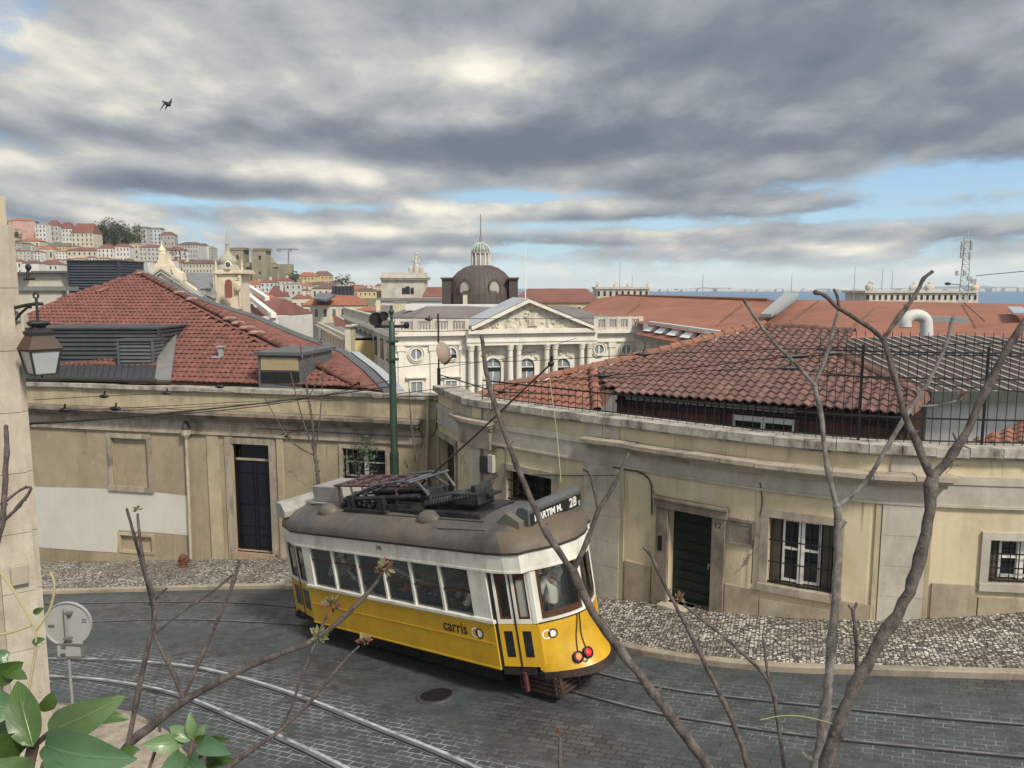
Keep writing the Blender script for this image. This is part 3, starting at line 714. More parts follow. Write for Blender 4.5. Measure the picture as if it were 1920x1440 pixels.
mb = MB(); P = [WL.P(*hl(u, v, .1), .1) for u, v in ((803, 742), (802, 800), (800, 880), (798, 960))]; mb.tube(P, .05, 8); mb.build('drainpipe', pipeM, lb)
mb = MB(); WL.frame(mb, L_door[0], L_door[1], L_door[2], L_door[3], .2, -.02, .07, False); mb.build('door_surround', stone, lb)
L2 = (L_door[0], L_door[1], L_door[2], L_door[3] - .62); panel_door(WL, L2, doorB, lb, [(.14, 1), (.10, 1), (.26, 1), (.36, 1), (.12, 1)], 2, .25, handle=False)
mb = MB(); WL.box(mb, L_door[0], L_door[1], L2[3] + .06, L_door[3], -.3, -.26); mb.build('transom_pane', glassD, lb)
mb = MB(); WL.box(mb, L_door[0], L_door[1], L2[3], L2[3] + .07, -.3, -.2); mb.build('transom_bar', stone, lb)
mb = MB(); WL.box(mb, L_door[0] - .1, L_door[1] + .1, -12, L_door[2], -.3, .12); mb.build('doorstep', M('doorstep_tan', (.38, .27, .17), .8, .3), lb)
nL = (WL.P(L_door[1], 0, 1) - WL.P(L_door[1], 0, 0)).normalized(); tL = V((-nL.y, nL.x, 0))
for tx_, v_ in (('6', 954), ('9', 963)):
    P = WL.P(*hl(530, v_, .03), .03); textmesh('house_number', tx_, .20, blackI, lb, axes(tL, (0, 0, 1), nL, P), local=False, bold=.006)
bar_window(WL, L_win, lb, 10, False, .12, stone, hb=(.3, .6, .8), sill=False)
wcable(lb, WL, [(785, 800), (790, 818), (800, 822), (815, 815), (819, 790), (820, 745)], .06, .014); wcable(lb, WL, [(480, 803), (640, 812), (760, 818), (795, 818)], .05, .012)
wcable(lb, WL, [(440, 818), (520, 818), (560, 806), (600, 800)], .05, .012)
# ------------------------------------------------------------------ tram
FW = V((-.72575, .67028, -.15497)).normalized(); LT = V((.67037, .73963, .0596)); LT = (LT - FW * LT.dot(FW)).normalized(); UP = LT.cross(FW).normalized()
if UP.z < 0: UP = -UP
T0 = V((-.19, 12.913, -6.728)) + FW * 3.2 + LT * 1.15 - UP * .5
TM = axes(-FW, LT, UP, T0)
tram = thing('tram', T0, 'yellow and white vintage tram with dusty grey roof crossing the street', 'tram', mat=TM)
def TW(x, y, z): return TM @ V((x, y, z))
def tx(u, y=-1.15, z=1.38, lo=-5., hi=5.):
    for _ in range(50):
        m = (lo + hi) / 2
        if pix(TW(m, y, z))[0] < u: lo = m
        else: hi = m
    return lo
yel = M('tram_yellow', (.58, .335, .018), .36, .12, 1.5, dirt=(.30, .17, .02), dirtamt=.45, streak=.25, spec=.5)
whi = M('tram_white', (.70, .68, .60), .45, .12, 3, dirt=(.36, .33, .26), dirtamt=.55, streak=.4, dscale=2.5)
roofm = M('tram_roof', (.070, .064, .057), .6, .35, .9, .004, 30, dirt=(.15, .118, .083), dirtamt=.8, dscale=.55, tint=(.10, .094, .086))
roofb = M('tram_roof_brown', (.125, .095, .065), .65, .3, 1.5, .003, 30, dirt=(.07, .06, .05), dirtamt=.6)
dkf = M('underframe', (.016, .012, .011), .8, .4, 4, .004, 30, dirt=(.05, .025, .018), dirtamt=.6)
brn = M('varnished_wood', (.075, .035, .018), .4, .4, 5)
intm = M('tram_interior', (.14, .105, .07), .6, .3, 3)
seatm = M('seat_leather', (.13, .075, .045), .5, .3, 4)
rubb = M('black_rubber', (.012, .012, .012), .6, .2)
gbox = M('roof_box_grey', (.33, .315, .285), .6, .2, 2.5, dirt=(.16, .14, .11), dirtamt=.6, dscale=2)
rackm = M('roof_gear', (.035, .035, .038), .5, .5, 6, .003, 40, metal=.4, dirt=(.10, .095, .09), dirtamt=.6, dscale=4)
rackp = M('roof_gear_maroon', (.10, .05, .055), .55, .4, 6)
# glass: clear with reflection
def glass_mat(name, tint, refl=.10):
    m = bpy.data.materials.new(name); m.use_nodes = True; nt = m.node_tree; nt.nodes.clear()
    o = nn(nt, 'OutputMaterial'); t_ = nn(nt, 'BsdfTransparent'); g = nn(nt, 'BsdfGlossy'); mx = nn(nt, 'MixShader'); lw = nn(nt, 'LayerWeight'); lw.inputs[0].default_value = .5; X.nt = nt; fr_ = X(lw.outputs['Facing']).pw(3.0) * .55 + .05
    t_.inputs[0].default_value = (*tint, 1); g.inputs['Roughness'].default_value = .03; g.inputs[0].default_value = (.9, .95, 1, 1)
    lk(nt, fr_.o, mx.inputs[0]); lk(nt, t_.outputs[0], mx.inputs[1]); lk(nt, g.outputs[0], mx.inputs[2]); lk(nt, mx.outputs[0], o.inputs[0]); return m
tgl = glass_mat('tram_glass', (.86, .87, .84))
def part(mb, name, mat, par=None, **k): return mb.build(name, mat, par or tram, local=True, **k)
XF, XR = -2.82, 3.2; HW = 1.15; Z0, ZS, ZWT, ZE = .5, 1.365, 2.32, 2.64
# side panels
for sy in (-1, 1):
    y = sy * HW; mb = MB(); mb.bb(XF, XR, y - sy * .05, y, Z0 + .02, ZS - .02); mb.bb(XF, XR, y - sy * .03, y + sy * .012, Z0, Z0 + .035)
    mb.bb(XF + .02, XR - .06, y - sy * .01, y + sy * .008, .955, .985); part(mb, 'side_panel', yel, bevel=.004)
    mb = MB(); mb.bb(XF - .02, XR + .03, y - sy * .06, y + sy * .03, ZS - .02, ZS + .045); part(mb, 'window_sill', whi, bevel=.008)
# posts and windows, near side measured from the photograph
cuts = [tx(u) for u in (591, 632, 678, 727, 779, 834, 889)]
posts = [(XF, cuts[0])] + [(c - .032, c + .032) for c in cuts[1:6]] + [(cuts[6], XR - .03)]
for sy in (-1, 1):
    y = sy * HW
    for a, b_ in posts:
        mb = MB(); mb.bb(a, b_, y - sy * .07, y - sy * .005, ZS + .03, ZWT); part(mb, 'window_post', whi, bevel=.006)
    for i in range(6):
        a, b_ = posts[i][1], posts[i + 1][0]
        mb = MB(); mb.bb(a, b_, y - sy * .05, y - sy * .045, ZS + .05, ZWT - .02); wd = part(mb, 'side_window', tgl, label=None)
        mb = MB(); k = [.60, .60, .60, .42, .42, .42][i]; zz = ZS + .05 + (ZWT - ZS) * k; mb.bb(a, b_, y - sy * .07, y - sy * .03, zz, zz + .035); part(mb, 'sash_rail', brn, wd)
        if i in (3, 4, 5) and sy < 0:
            mb = MB(); mb.bb(a, b_, y - sy * .09, y - sy * .085, zz + .03, ZWT - .02); part(mb, 'sun_blind', M('blind_brown', (.085, .065, .045), .8, .25, 3), wd)
mb = MB(); a_ = posts[6]; mb.bb(a_[0] - .02, XR + .02, -HW - .022, -HW + .02, ZS - .02, ZS + .06); part(mb, 'sill_end', whi, bevel=.008)
# plan outlines of the ends
def bow(y, sgn, flare=0.):   # x of the end at lateral y
    hw = .84; q = min(1., abs(y) / hw)
    xc = (4.36 if sgn > 0 else -4.45); cx = (3.94 if sgn > 0 else -4.1)
    return xc + (cx - xc) * q ** 1.9 + sgn * flare
def flare(z): return .24 * max(0., (1.02 - z) / .52) ** 1.5 if z < 1.02 else 0.
def band(mb, sgn, y0, y1, z0, z1, t=.04, n=14, nz=1, off=0.):
    g = []
    for j in range(nz + 1):
        z = z0 + (z1 - z0) * j / nz; f_ = flare(z)
        for i in range(n + 1):
            y = (y0 + (y1 - y0) * i / n); fl_ = f_ * max(0., 1 - abs(y / .87) ** 2.6); g.append((bow(y, sgn, fl_) + sgn * off, y, z))
    k = len(g); vs = g + [(p[0] - sgn * t, p[1], p[2]) for p in g]; w_ = n + 1; fs = []
    for j in range(nz):
        for i in range(n):
            a = j * w_ + i; fs += [(a, a + 1, a + 1 + w_, a + w_), (k + a, k + a + w_, k + a + 1 + w_, k + a + 1)]
    for i in range(n): fs += [(i, k + i, k + i + 1, i + 1), (nz * w_ + i, nz * w_ + i + 1, k + nz * w_ + i + 1, k + nz * w_ + i)]
    for j in range(nz): a = j * w_; fs += [(a, a + w_, k + a + w_, k + a), (a + n, k + a + n, k + a + n + w_, a + n + w_)]
    mb.add(vs, fs)
for sgn in (1, -1):
    mb = MB(); band(mb, sgn, -.84, .84, .42, ZS - .01, .05, 18, 14); part(mb, 'end_dash', yel, smooth=.6)
    mb = MB(); band(mb, sgn, -.87, .87, .36, .47, .12, 18, 2, .03); part(mb, 'bumper', dkf)
    mb = MB(); band(mb, sgn, -.85, .85, ZS - .01, ZS + .035, .07, 18, 1, .02); part(mb, 'dash_rail', whi)
    mb = MB(); band(mb, sgn, -.85, .85, ZS - .035, ZS - .012, .06, 18, 1, .012); part(mb, 'dash_moulding', rubb)
    P3 = [(-.84, -.76), (-.05, .03), (.76, .84)]
    for a, b_ in P3:
        mb = MB(); band(mb, sgn, a, b_, ZS + .035, ZWT + .1, .07, 2, 1, .005); part(mb, 'end_post', whi)
    for a, b_ in ((-.76, -.05), (.03, .76)):
        mb = MB(); band(mb, sgn, a + .055, b_ - .055, ZS + .15, ZWT + .0, .006, 8, 1, -.03); wd = part(mb, 'end_window', tgl)
        mb = MB(); band(mb, sgn, a, b_, ZS + .035, ZS + .15, .04, 8, 1, -.012); band(mb, sgn, a, b_, ZWT + .0, ZWT + .1, .04, 8, 1, -.012); band(mb, sgn, a, a + .055, ZS + .15, ZWT, .04, 1, 1, -.012); band(mb, sgn, b_ - .055, b_, ZS + .15, ZWT, .04, 1, 1, -.012); part(mb, 'window_frame', brn, wd)
# white letterboard all the way round
def oval(k=0., zf=1.): # plan outline at roof edge
    pts = []
    for sgn in (1, -1):
        ys = [-1.15] if sgn > 0 else [1.15]
        xs0 = XR if sgn > 0 else XF
        seq = [(xs0 + sgn * (.05), -1.15), (xs0 + sgn * .42, -1.11), (xs0 + sgn * .72, -1.0), (3.98 if sgn > 0 else -4.02, -.84)] + [(bow(y, sgn) + sgn * .03, y) for y in (-.6, -.35, 0., .35, .6)] + [(3.98 if sgn > 0 else -4.02, .84), (xs0 + sgn * .72, 1.0), (xs0 + sgn * .42, 1.11), (xs0 + sgn * .05, 1.15)]
        pts += seq if sgn > 0 else list(reversed(seq))
    out = []
    for x, y in pts:
        l = math.hypot(x * .25, y); out.append((x * (1 + k * .22), y * (1 + k)))
    return out
def ring(mb, z0, z1, k0, k1, t=.05):
    A, B = oval(k0), oval(k1); n = len(A)
    vs = [(x, y, z0) for x, y in A] + [(x, y, z1) for x, y in B] + [(x * (1 - t * .3), y * (1 - t), z0) for x, y in A] + [(x * (1 - t * .3), y * (1 - t), z1) for x, y in B]
    fs = []
    for i in range(n):
        j = (i + 1) % n; fs += [(i, j, n + j, n + i), (2 * n + i, 3 * n + i, 3 * n + j, 2 * n + j), (i, 2 * n + i, 2 * n + j, j), (n + i, n + j, 3 * n + j, 3 * n + i)]
    mb.add(vs, fs)
mb = MB(); ring(mb, ZWT, ZE - .02, .0, .01); part(mb, 'letterboard', whi)
mb = MB(); ring(mb, ZWT - .03, ZWT + .012, .012, .012); part(mb, 'cant_rail', whi)
mb = MB(); ring(mb, ZE - .025, ZE + .02, .028, .032); part(mb, 'roof_gutter', M('gutter_dark', (.04, .035, .03), .6, .3), smooth=False)
# arched roof
A = oval(.03); n = len(A); vs = []; fs = []; KK_ = 10
for k in range(KK_):
    t_ = k / KK_; r_ = math.cos(t_ * PI / 2); zz = ZE + .01 + .50 * math.sin(t_ * PI / 2) ** .9
    for x, y in A:
        ex = abs(x - .1) / 4.4; xx = .1 + (x - .1) * (1 - (1 - r_) * (.42 if ex > .6 else .42)); vs.append((xx, y * r_, zz))
for k in range(KK_ - 1):
    for i in range(n):
        j = (i + 1) % n; fs.append((k * n + i, k * n + j, (k + 1) * n + j, (k + 1) * n + i))
fs.append(tuple((KK_ - 1) * n + i for i in range(n)))
mb = MB(); mb.add(vs, fs); mb.m = [1 if sum(vs[i][0] for i in f_) / len(f_) > 3.45 else 0 for f_ in fs]; roof = part(mb, 'roof', [roofm, roofb], smooth=1.2)
def rz(x, y): # roof height
    q = min(1, abs(y) / 1.18); s_ = math.sqrt(max(0, 1 - q * q)); return ZE + .01 + .50 * s_ ** .9
# roof fittings
def dome(x, y, r=.25):
    mb = MB(); z = rz(x, y) - .06; mb.lathe([(r, 0), (r * .97, .06), (r * .8, .13), (r * .5, .18), (r * .2, .20)], (x, y, z), 18, Matrix.Rotation(.45 if y < 0 else -.45, 3, 'X'), 1.25, .8); part(mb, 'roof_vent', roofm, roof, smooth=1.)
for x in (-2.15, 1.35): dome(x, -.70)
for x in (-2.15, 1.35): dome(x, .70)
mb = MB()
for sgn in (1,):   # rain gutter moulding over the rear canopy
    P = [(1.9, -.98, rz(1.9, -.98) + .02), (3.1, -.93, rz(3.1, -1.0) + .05), (3.75, -.72, ZE + .17), (4.02, -.35, ZE + .21), (4.1, 0, ZE + .22), (4.02, .4, ZE + .21), (3.8, .75, ZE + .16)]
    mb.tube(P, .016, 6)
part(mb, 'rain_strip', M('strip', (.13, .11, .085), .6, .3), roof)
mb = MB(); P = [(-3.95, -.75, ZE + .16), (-3.6, -.9, ZE + .17), (-3.3, -.95, ZE + .2)]; mb.tube(P, .014, 6); part(mb, 'rain_strip', M('strip', (.13, .11, .085)), roof)
# front destination box seen from behind
mb = MB(); prof = [(-3.78, 2.84), (-3.98, 2.94), (-4.0, 3.16), (-3.9, 3.26), (-3.72, 3.22), (-3.6, 3.02), (-3.62, 2.88)]
mb.prism([(x, -.98, z) for x, z in prof], (0, 1.96, 0)); part(mb, 'destination_box', gbox, roof, bevel=.015, label='plain pale back of the front destination box')
# resistor box
mb = MB(); mb.bb(-3.15, -1.9, -.42, .42, 3.16, 3.52); part(mb, 'resistor_box', gbox, roof, bevel=.012)
mb = MB(); mb.bb(-3.3, -1.75, -.5, .5, 3.11, 3.15); part(mb, 'resistor_plate', gbox, roof)
mb = MB(); mb.bb(-1.6, 2.9, -.74, -.52, 2.98, 3.06); mb.bb(-1.6, 2.6, -.52, -.30, 3.07, 3.12); mb.bb(-1.6, 2.6, .30, .52, 3.07, 3.12); mb.bb(-1.5, 2.5, -.29, .29, 3.11, 3.14); part(mb, 'roof_walkway', rackm, roof)
# folded pantograph frame
mb = MB()
for y in (-.55, .55):
    mb.tube([(-1.5, y, 3.16), (-1.2, y * .97, 3.42), (-.5, y * .9, 3.62), (.3, y * .8, 3.70), (.8, y * .7, 3.66), (1.05, y * .66, 3.40)], .032, 7)
    mb.tube([(-1.35, y * .6, 3.2), (-1.0, y * .6, 3.46), (-.2, y * .58, 3.62), (.5, y * .52, 3.66), (.95, y * .5, 3.45)], .028, 7)
for x, z in ((-1.5, 3.2), (-.9, 3.42), (-.3, 3.56), (.3, 3.66), (.7, 3.70)): mb.tube([(x, -.55, z), (x, .55, z)], .026, 6)
part(mb, 'pantograph', M('pantograph_steel', (.15, .15, .16), .45, .4, 5, metal=.5), roof, smooth=.7)
mb = MB()
for y in (-.5, -.2, .1, .4): mb.tube([(-2.0, y, 3.58), (.5, y * .9, 3.62)], .034, 6)
for x in (-2.0, -1.4, -.8, -.2, .4): mb.tube([(x, -.55, 3.585 + .015 * (x + 2)), (x, .45, 3.585 + .015 * (x + 2))], .028, 6)
for x in (-1.9, .2):
    for y in (-.5, .4): mb.tube([(x, y, 3.58), (x, y * 1.05, 3.12)], .032, 6)
part(mb, 'contact_frame', rackp, roof, smooth=.7)
mb = MB(); mb.bb(-1.5, .0, -.74, -.40, 2.96, 3.12); mb.bb(-1.4, -1.2, -.68, -.46, 3.1, 3.40); mb.bb(-.3, -.1, -.68, -.46, 3.1, 3.40); mb.bb(-.05, .75, -.62, -.3, 3.08, 3.24); mb.bb(-1.0, .8, -.2, .35, 3.12, 3.42); mb.tube([(-1.6, -.6, 3.3), (.9, -.5, 3.42)], .05, 7); mb.tube([(-1.6, -.3, 3.36), (.9, -.3, 3.5)], .045, 7); mb.tube([(-.4, -.55, 3.16), (1.0, -.62, 3.14)], .04, 6); mb.bb(-1.35, -.15, .40, .66, 3.0, 3.10)
mb.bb(-.9, -.6, -.3, .3, 3.12, 3.30); mb.bb(.4, .9, -.25, .25, 3.14, 3.34)
for i in range(14): mb.ball((-1.75 + i * .085, -.56 + .03 * (i % 2), 3.16 + .03 * (i % 3)), .07, 7, 4)
part(mb, 'pantograph_base', rackm, roof)
# trolley base with springs
mb = MB()
for i in range(16):
    x = 1.05 + i * .085; mb.ball((x, -.44, 3.24 + .014 * i), .085, 7, 4); mb.ball((x, -.20, 3.28 + .014 * i), .085, 7, 4); mb.ball((x + .04, .06, 3.28 + .012 * i), .085, 7, 4)
mb.bb(.85, 2.75, -.66, .3, 3.06, 3.17); mb.bb(1.9, 2.6, -.5, -.1, 3.3, 3.5); mb.tube([(.95, -.29, 3.24), (2.45, -.29, 3.46)], .03, 6); mb.tube([(.95, -.1, 3.26), (2.5, -.1, 3.5)], .03, 6); mb.bb(2.3, 2.42, -.35, .1, 3.2, 3.62); mb.bb(2.05, 2.7, -.28, .05, 3.40, 3.45)
mb.tube([(2.35, -.1, 3.6), (2.35, .35, 3.66)], .03, 6); mb.lathe([(.16, 0), (.16, .06), (.06, .1), (.05, .2)], (1.7, .05, 3.18), 12)
part(mb, 'trolley_base', rackm, roof)
PB = TM @ V((-.15, .05, 3.25)); PE = at(1033, 682, 14.2)
mi = TM.inverted(); mb = MB(); pe = mi @ PE; pb = mi @ PB
mb.tube([pb, pb.lerp(pe, .5) + V((0, 0, -.03)), pe], [.026, .021, .017], 8); pole = part(mb, 'trolley_pole', M('pole_maroon', (.05, .03, .03), .5, .3), smooth=.8)
mb = MB(); mb.ball(pe, .062, 10, 6, (1, 1, .9)); mb.tube([pe, pe + V((.05, 0, .14))], .03, 6); part(mb, 'trolley_head', blackI, pole, smooth=.8)
mb = MB(); q = pe - V((.08, 0, .05)); r_ = mi @ at(1052, 905, 13.1); mb.tube([q, q.lerp(r_, .5) + V((.02, 0, -.25)), r_], .008, 5); part(mb, 'trolley_rope', M('rope', (.32, .27, .18), .8), pole)
# rear destination box: hooded box across the roof
mb = MB(); xb = 3.78
prof = [(xb - .20, 2.90), (xb - .22, 3.22), (xb - .13, 3.31), (xb + .0, 3.31), (xb + .10, 3.26), (xb + .06, 2.88)]
mb.prism([(x, -.55, z) for x, z in prof], (0, 1.52, 0)); db = part(mb, 'destination_box', M('box_slate', (.085, .092, .085), .55, .25, 4), roof, bevel=.02, label='lettered rear destination box')
mb = MB(); mb.prism([(xb + .084, -.51, 2.97), (xb + .111, -.51, 3.19), (xb + .111, .94, 3.19), (xb + .084, .94, 2.97)], (-.03, 0, 0)); part(mb, 'blind', rubb, db)
bx = V((0, 1, 0)); by = V((.029, 0, .24)).normalized(); bz = bx.cross(by)
lit = M('blind_white', (.66, .66, .62), .6, .05)
for txt, yc, sz, s_ in (('MARTIM M.', -.03, .17, .92), ('28', .68, .24, .9)):
    textmesh('route_lettering', txt, sz, lit if txt != '28' else M('route_number', (.55, .55, .48), .6, .05), db, axes(bx, by, bz, V((xb + .104, yc, 3.08))), bold=.006, sx=s_)
textmesh('route_lettering', 'E', .12, lit, db, axes(bx, by, bz, V((xb + .09, .88, 3.02))))
mb = MB(); mb.prism([(xb - .50, -.72, 2.84), (xb - .56, -.70, 3.08), (xb - .34, -.68, 3.24), (xb - .03, -.68, 3.08), (xb - .03, -.70, 2.84)], (0, .14, 0)); hd = part(mb, 'hood', M('hood_olive', (.12, .115, .095), .6, .25, 4), db, bevel=.02)
mb = MB(); mb.bb(xb - .46, xb - .31, -.74, -.68, 2.89, 2.94); mb.bb(xb - .25, xb - .10, -.74, -.68, 2.89, 2.94); part(mb, 'vent_slot', rubb, hd)
# doors
def door(sgn, sy):
    a = V((XR - .0 if sgn > 0 else XF, sy * (HW - .03), 0)); c = V((3.95 if sgn > 0 else -4.08, sy * .84, 0)); d = c - a; L_ = d.length; e = d.normalized(); nrm = V((e.y, -e.x, 0)); nrm = nrm if nrm.y * sy > 0 else -nrm
    def bx_(mb, t0, t1, z0, z1, o0, o1):
        p = [a + e * t0 + nrm * o0, a + e * t1 + nrm * o0, a + e * t1 + nrm * o1, a + e * t0 + nrm * o1]
        mb.hexa([q + V((0, 0, z0)) for q in p] + [q + V((0, 0, z1)) for q in p])
    hw_ = (L_ - .12) / 2
    for k in range(2):
        t0 = .06 + k * (hw_ + .015); t1 = t0 + hw_ - .015; i0 = .075
        mb = MB(); bx_(mb, t0, t1, .56, ZS - .06, -.05, -.02); bx_(mb, t0, t0 + i0, .56, ZS - .04, -.02, .0); bx_(mb, t1 - i0, t1, .56, ZS - .04, -.02, .0); bx_(mb, t0 + i0, t1 - i0, .56, .72, -.02, .0); bx_(mb, t0 + i0, t1 - i0, ZS - .16, ZS - .04, -.02, .0)
        dr = part(mb, 'door_leaf', yel)
        mb = MB(); bx_(mb, t0, t0 + .05, ZS - .03, ZWT - .02, -.05, .0); bx_(mb, t1 - .05, t1, ZS - .03, ZWT - .02, -.05, .0); bx_(mb, t0 + .05, t1 - .05, ZS - .03, ZS + .05, -.05, .0); bx_(mb, t0 + .05, t1 - .05, ZWT - .07, ZWT - .02, -.05, .0); part(mb, 'upper_frame', whi, dr)
        mb = MB(); bx_(mb, t0 + .05, t0 + .085, ZS + .05, ZWT - .07, -.05, -.015); bx_(mb, t1 - .085, t1 - .05, ZS + .05, ZWT - .07, -.05, -.015); bx_(mb, t0 + .085, t1 - .085, ZS + .05, ZS + .09, -.05, -.015); bx_(mb, t0 + .085, t1 - .085, ZWT - .2, ZWT - .07, -.05, -.015); part(mb, 'wood_frame', brn, dr)
        mb = MB(); bx_(mb, t0 + .085, t1 - .085, ZS + .09, ZWT - .2, -.04, -.035); part(mb, 'pane', tgl if (k == 0 or sgn < 0) else M('pane_pale', (.30, .30, .26), .25, .12, 3), dr)
        mb = MB(); bx_(mb, t0 + i0 + .01, t1 - i0 - .01, .73, ZS - .17, -.02, -.008); part(mb, 'lower_pane', glassD, dr)
    mb = MB(); bx_(mb, .0, .055, .5, ZWT, -.06, .005); bx_(mb, .06 + hw_ - .012, .06 + hw_ + .012, .52, ZWT, -.03, .012); part(mb, 'door_seal', rubb)
    mb = MB(); bx_(mb, L_ - .06, L_ + .02, ZS - .02, ZWT + .02, -.06, .01); part(mb, 'corner_post', whi)
    mb = MB(); bx_(mb, L_ - .06, L_ + .03, .5, ZS - .02, -.06, .0); part(mb, 'corner_panel', yel)
    mb = MB(); bx_(mb, .02, L_ - .14, .40, .55, -.25, -.02); part(mb, 'door_step', dkf)
for sgn in (1, -1):
    for sy in (-1, 1): door(sgn, sy)
# interior
mb = MB(); mb.bb(-4.0, 3.85, -.76, .76, .60, .66); mb.bb(XF, XR, -1.09, 1.09, .60, .661); part(mb, 'floor', intm)
mb = MB(); mb.bb(-3.8, 3.75, -.74, .74, 2.60, 2.63); mb.bb(XF, XR, -1.05, 1.05, 2.595, 2.625); part(mb, 'ceiling', M('tram_ceiling', (.50, .45, .35), .6, .15))
for x, w_ in ((XF + .05, .04), (XR - .09, .04)):
    mb = MB(); mb.bb(x, x + w_, -1.09, -.38, .66, 2.6); mb.bb(x, x + w_, .38, 1.09, .66, 2.6); mb.bb(x, x + w_, -.38, .38, 2.3, 2.6); part(mb, 'bulkhead', intm)
for i in range(6):
    x = -2.45 + i * .93
    for sy in (-1, 1):
        mb = MB(); mb.bb(x - .22, x + .22, sy * .62 - .38, sy * .62 + .38, 1.0, 1.10); mb.bb(x - .27, x - .2, sy * .62 - .38, sy * .62 + .38, 1.0, 1.62); mb.bb(x - .15, x + .15, sy * .62 - .08, sy * .62 + .08, .66, 1.0); part(mb, 'passenger_seat', seatm, bevel=.02)
# lamps, cables
def fly(y, z): return flare(z) * max(0., 1 - abs(y / .87) ** 2.6)
def dash_y(u, z, lo=-.95, hi=.95):
    for _ in range(40):
        m = (lo + hi) / 2
        if pix(TW(bow(m, 1, flare(z) * max(0., 1 - abs(m / .87) ** 2.6)), m, z))[0] < u: lo = m
        else: hi = m
    return lo
for u_, zz, colr, nm in ((1083, .64, (.75, .22, .10), 'orange-red round tail lamp'), (1101, .66, (.80, .03, .05), 'bright red round tail lamp')):
    y = dash_y(u_, zz); c = V((bow(y, 1, fly(y, zz)), y, zz)); nrm = V((.9, (y * .5), .38)).normalized(); M3 = nrm.to_track_quat('Z', 'Y').to_matrix()
    mb = MB(); mb.lathe([(.10, -.03), (.10, .05), (.075, .06), (.07, .03)], c, 16, M3); tl_ = part(mb, 'tail_lamp', rubb, label=nm)
    mb = MB(); mb.lathe([(.072, .028), (.06, .055), (.03, .068)], c, 16, M3); part(mb, 'lens', M('lens_%d' % u_, colr, .25, .1), tl_, smooth=1.)
    y2 = dash_y(u_ - 16 if u_ > 1090 else u_ - 2, 1.3); mb = MB(); pts_ = []
    for k in range(9):
        t_ = k / 8; z = 1.34 + (zz - 1.34) * t_; yy = y2 + (y - y2) * t_ ** 1.3; pts_.append((bow(yy, 1, fly(yy, z)) + .02, yy, z))
    mb.tube(pts_, .009, 5); part(mb, 'lamp_cable', rubb)
y1, y2 = dash_y(1086, .60), dash_y(1100, .60); mb = MB(); mb.tube([(bow(y1, 1, fly(y1, .6)) + .05, y1, .62), (bow((y1 + y2) / 2, 1, fly((y1 + y2) / 2, .54)) + .04, (y1 + y2) / 2, .55), (bow(y2, 1, fly(y2, .6)) + .05, y2, .62)], .009, 5); part(mb, 'lamp_cable', rubb)
# lettering and emblem
inkm = M('lettering_dark', (.035, .025, .02), .5, .05)
textmesh('lettering', 'carris', .30, inkm, tram, axes(V((1, 0, 0)), V((0, 0, 1)), V((0, -1, 0)), V((tx(854, z=1.08), -HW - .004, 1.13))), ext=.002, bold=.004)
def emblem(c, ex, ez, nrm, r=.10):
    for k, (dx_, mt, o) in enumerate(((-.055, M('emblem_white', (.75, .73, .66), .5, .05), .004), (.055, inkm, .007))):
        cc_ = c + ex * dx_; mb = MB(); nseg = 28; vs = []; 
        for rr in (r, r * .70):
            for j in range(nseg): a = 2 * PI * j / nseg; vs.append(cc_ + ex * (rr * math.cos(a)) + ez * (rr * math.sin(a)) + nrm * o)
        mb.add(vs, [(j, (j + 1) % nseg, nseg + (j + 1) % nseg, nseg + j) for j in range(nseg)])
        if k: # filled overlap, white half right
            mb.poly([c + ex * (.012 * math.cos(t_)) + ez * (.055 * math.sin(t_)) + nrm * .006 for t_ in [2 * PI * i / 12 for i in range(12)]])
        part(mb, 'emblem_ring', mt)
    mb = MB(); mb.poly([c + ex * (.055 + .07 * math.cos(t_)) + ez * (.07 * math.sin(t_)) + nrm * .003 for t_ in [2 * PI * i / 20 for i in range(20)]]); part(mb, 'emblem_disc', M('emblem_white', (.75, .73, .66)))
emblem(V((tx(896, z=1.08), -HW - .001, 1.11)), V((1, 0, 0)), V((0, 0, 1)), V((0, -1, 0)))
ye = dash_y(1031, 1.12); dxy = (bow(ye + .05, 1) - bow(ye - .05, 1)) / .1; ex = V((dxy, 1, 0)).normalized(); emblem(V((bow(ye, 1), ye, 1.12)), ex, V((0, 0, 1)), V((ex.y, -ex.x, 0)), .085)
textmesh('fleet_number', '545', .13, inkm, tram, axes(V((1, 0, 0)), V((0, 0, 1)), V((0, -1, 0)), V((tx(711, z=2.5), -HW * 1.012, 2.50))), ext=.002)
# running gear
mb = MB(); mb.bb(-3.6, 3.7, -.85, .85, .42, .58); mb.bb(-2.6, 2.9, -.86, .86, .10, .45); mb.bb(-.6, .6, -.9, -.5, .15, .5); part(mb, 'underframe', dkf)  # underframe; its long lower box is deepened to block light beneath the tram
for x in (-1.3, 1.5):
    for sy in (-1, 1):
        mb = MB(); mb.lathe([(.05, -.06), (.36, -.06), (.40, -.05), (.40, -.02), (.33, -.01), (.33, .05), (.08, .06)], (x, sy * .45, .30), 20, Matrix.Rotation(PI / 2 * sy, 3, 'X')); part(mb, 'wheel', dkf)
        mb = MB(); mb.bb(x - .18, x + .18, sy * .62 - .1, sy * .62 + .1, .22, .5); part(mb, 'axle_box', dkf)
wood = M('fender_wood', (.045, .022, .017), .75, .4, 6, dirt=(.09, .06, .05), dirtamt=.5, dscale=4)
mb = MB()
for k in range(4): z = .04 + k * .085; mb.bb(4.15, 4.19, -.80, .80, z, z + .055)
for y in (-.78, -.3, .3, .75): mb.bb(4.19, 4.22, y, y + .05, .05, .38)
part(mb, 'lifeguard', wood)
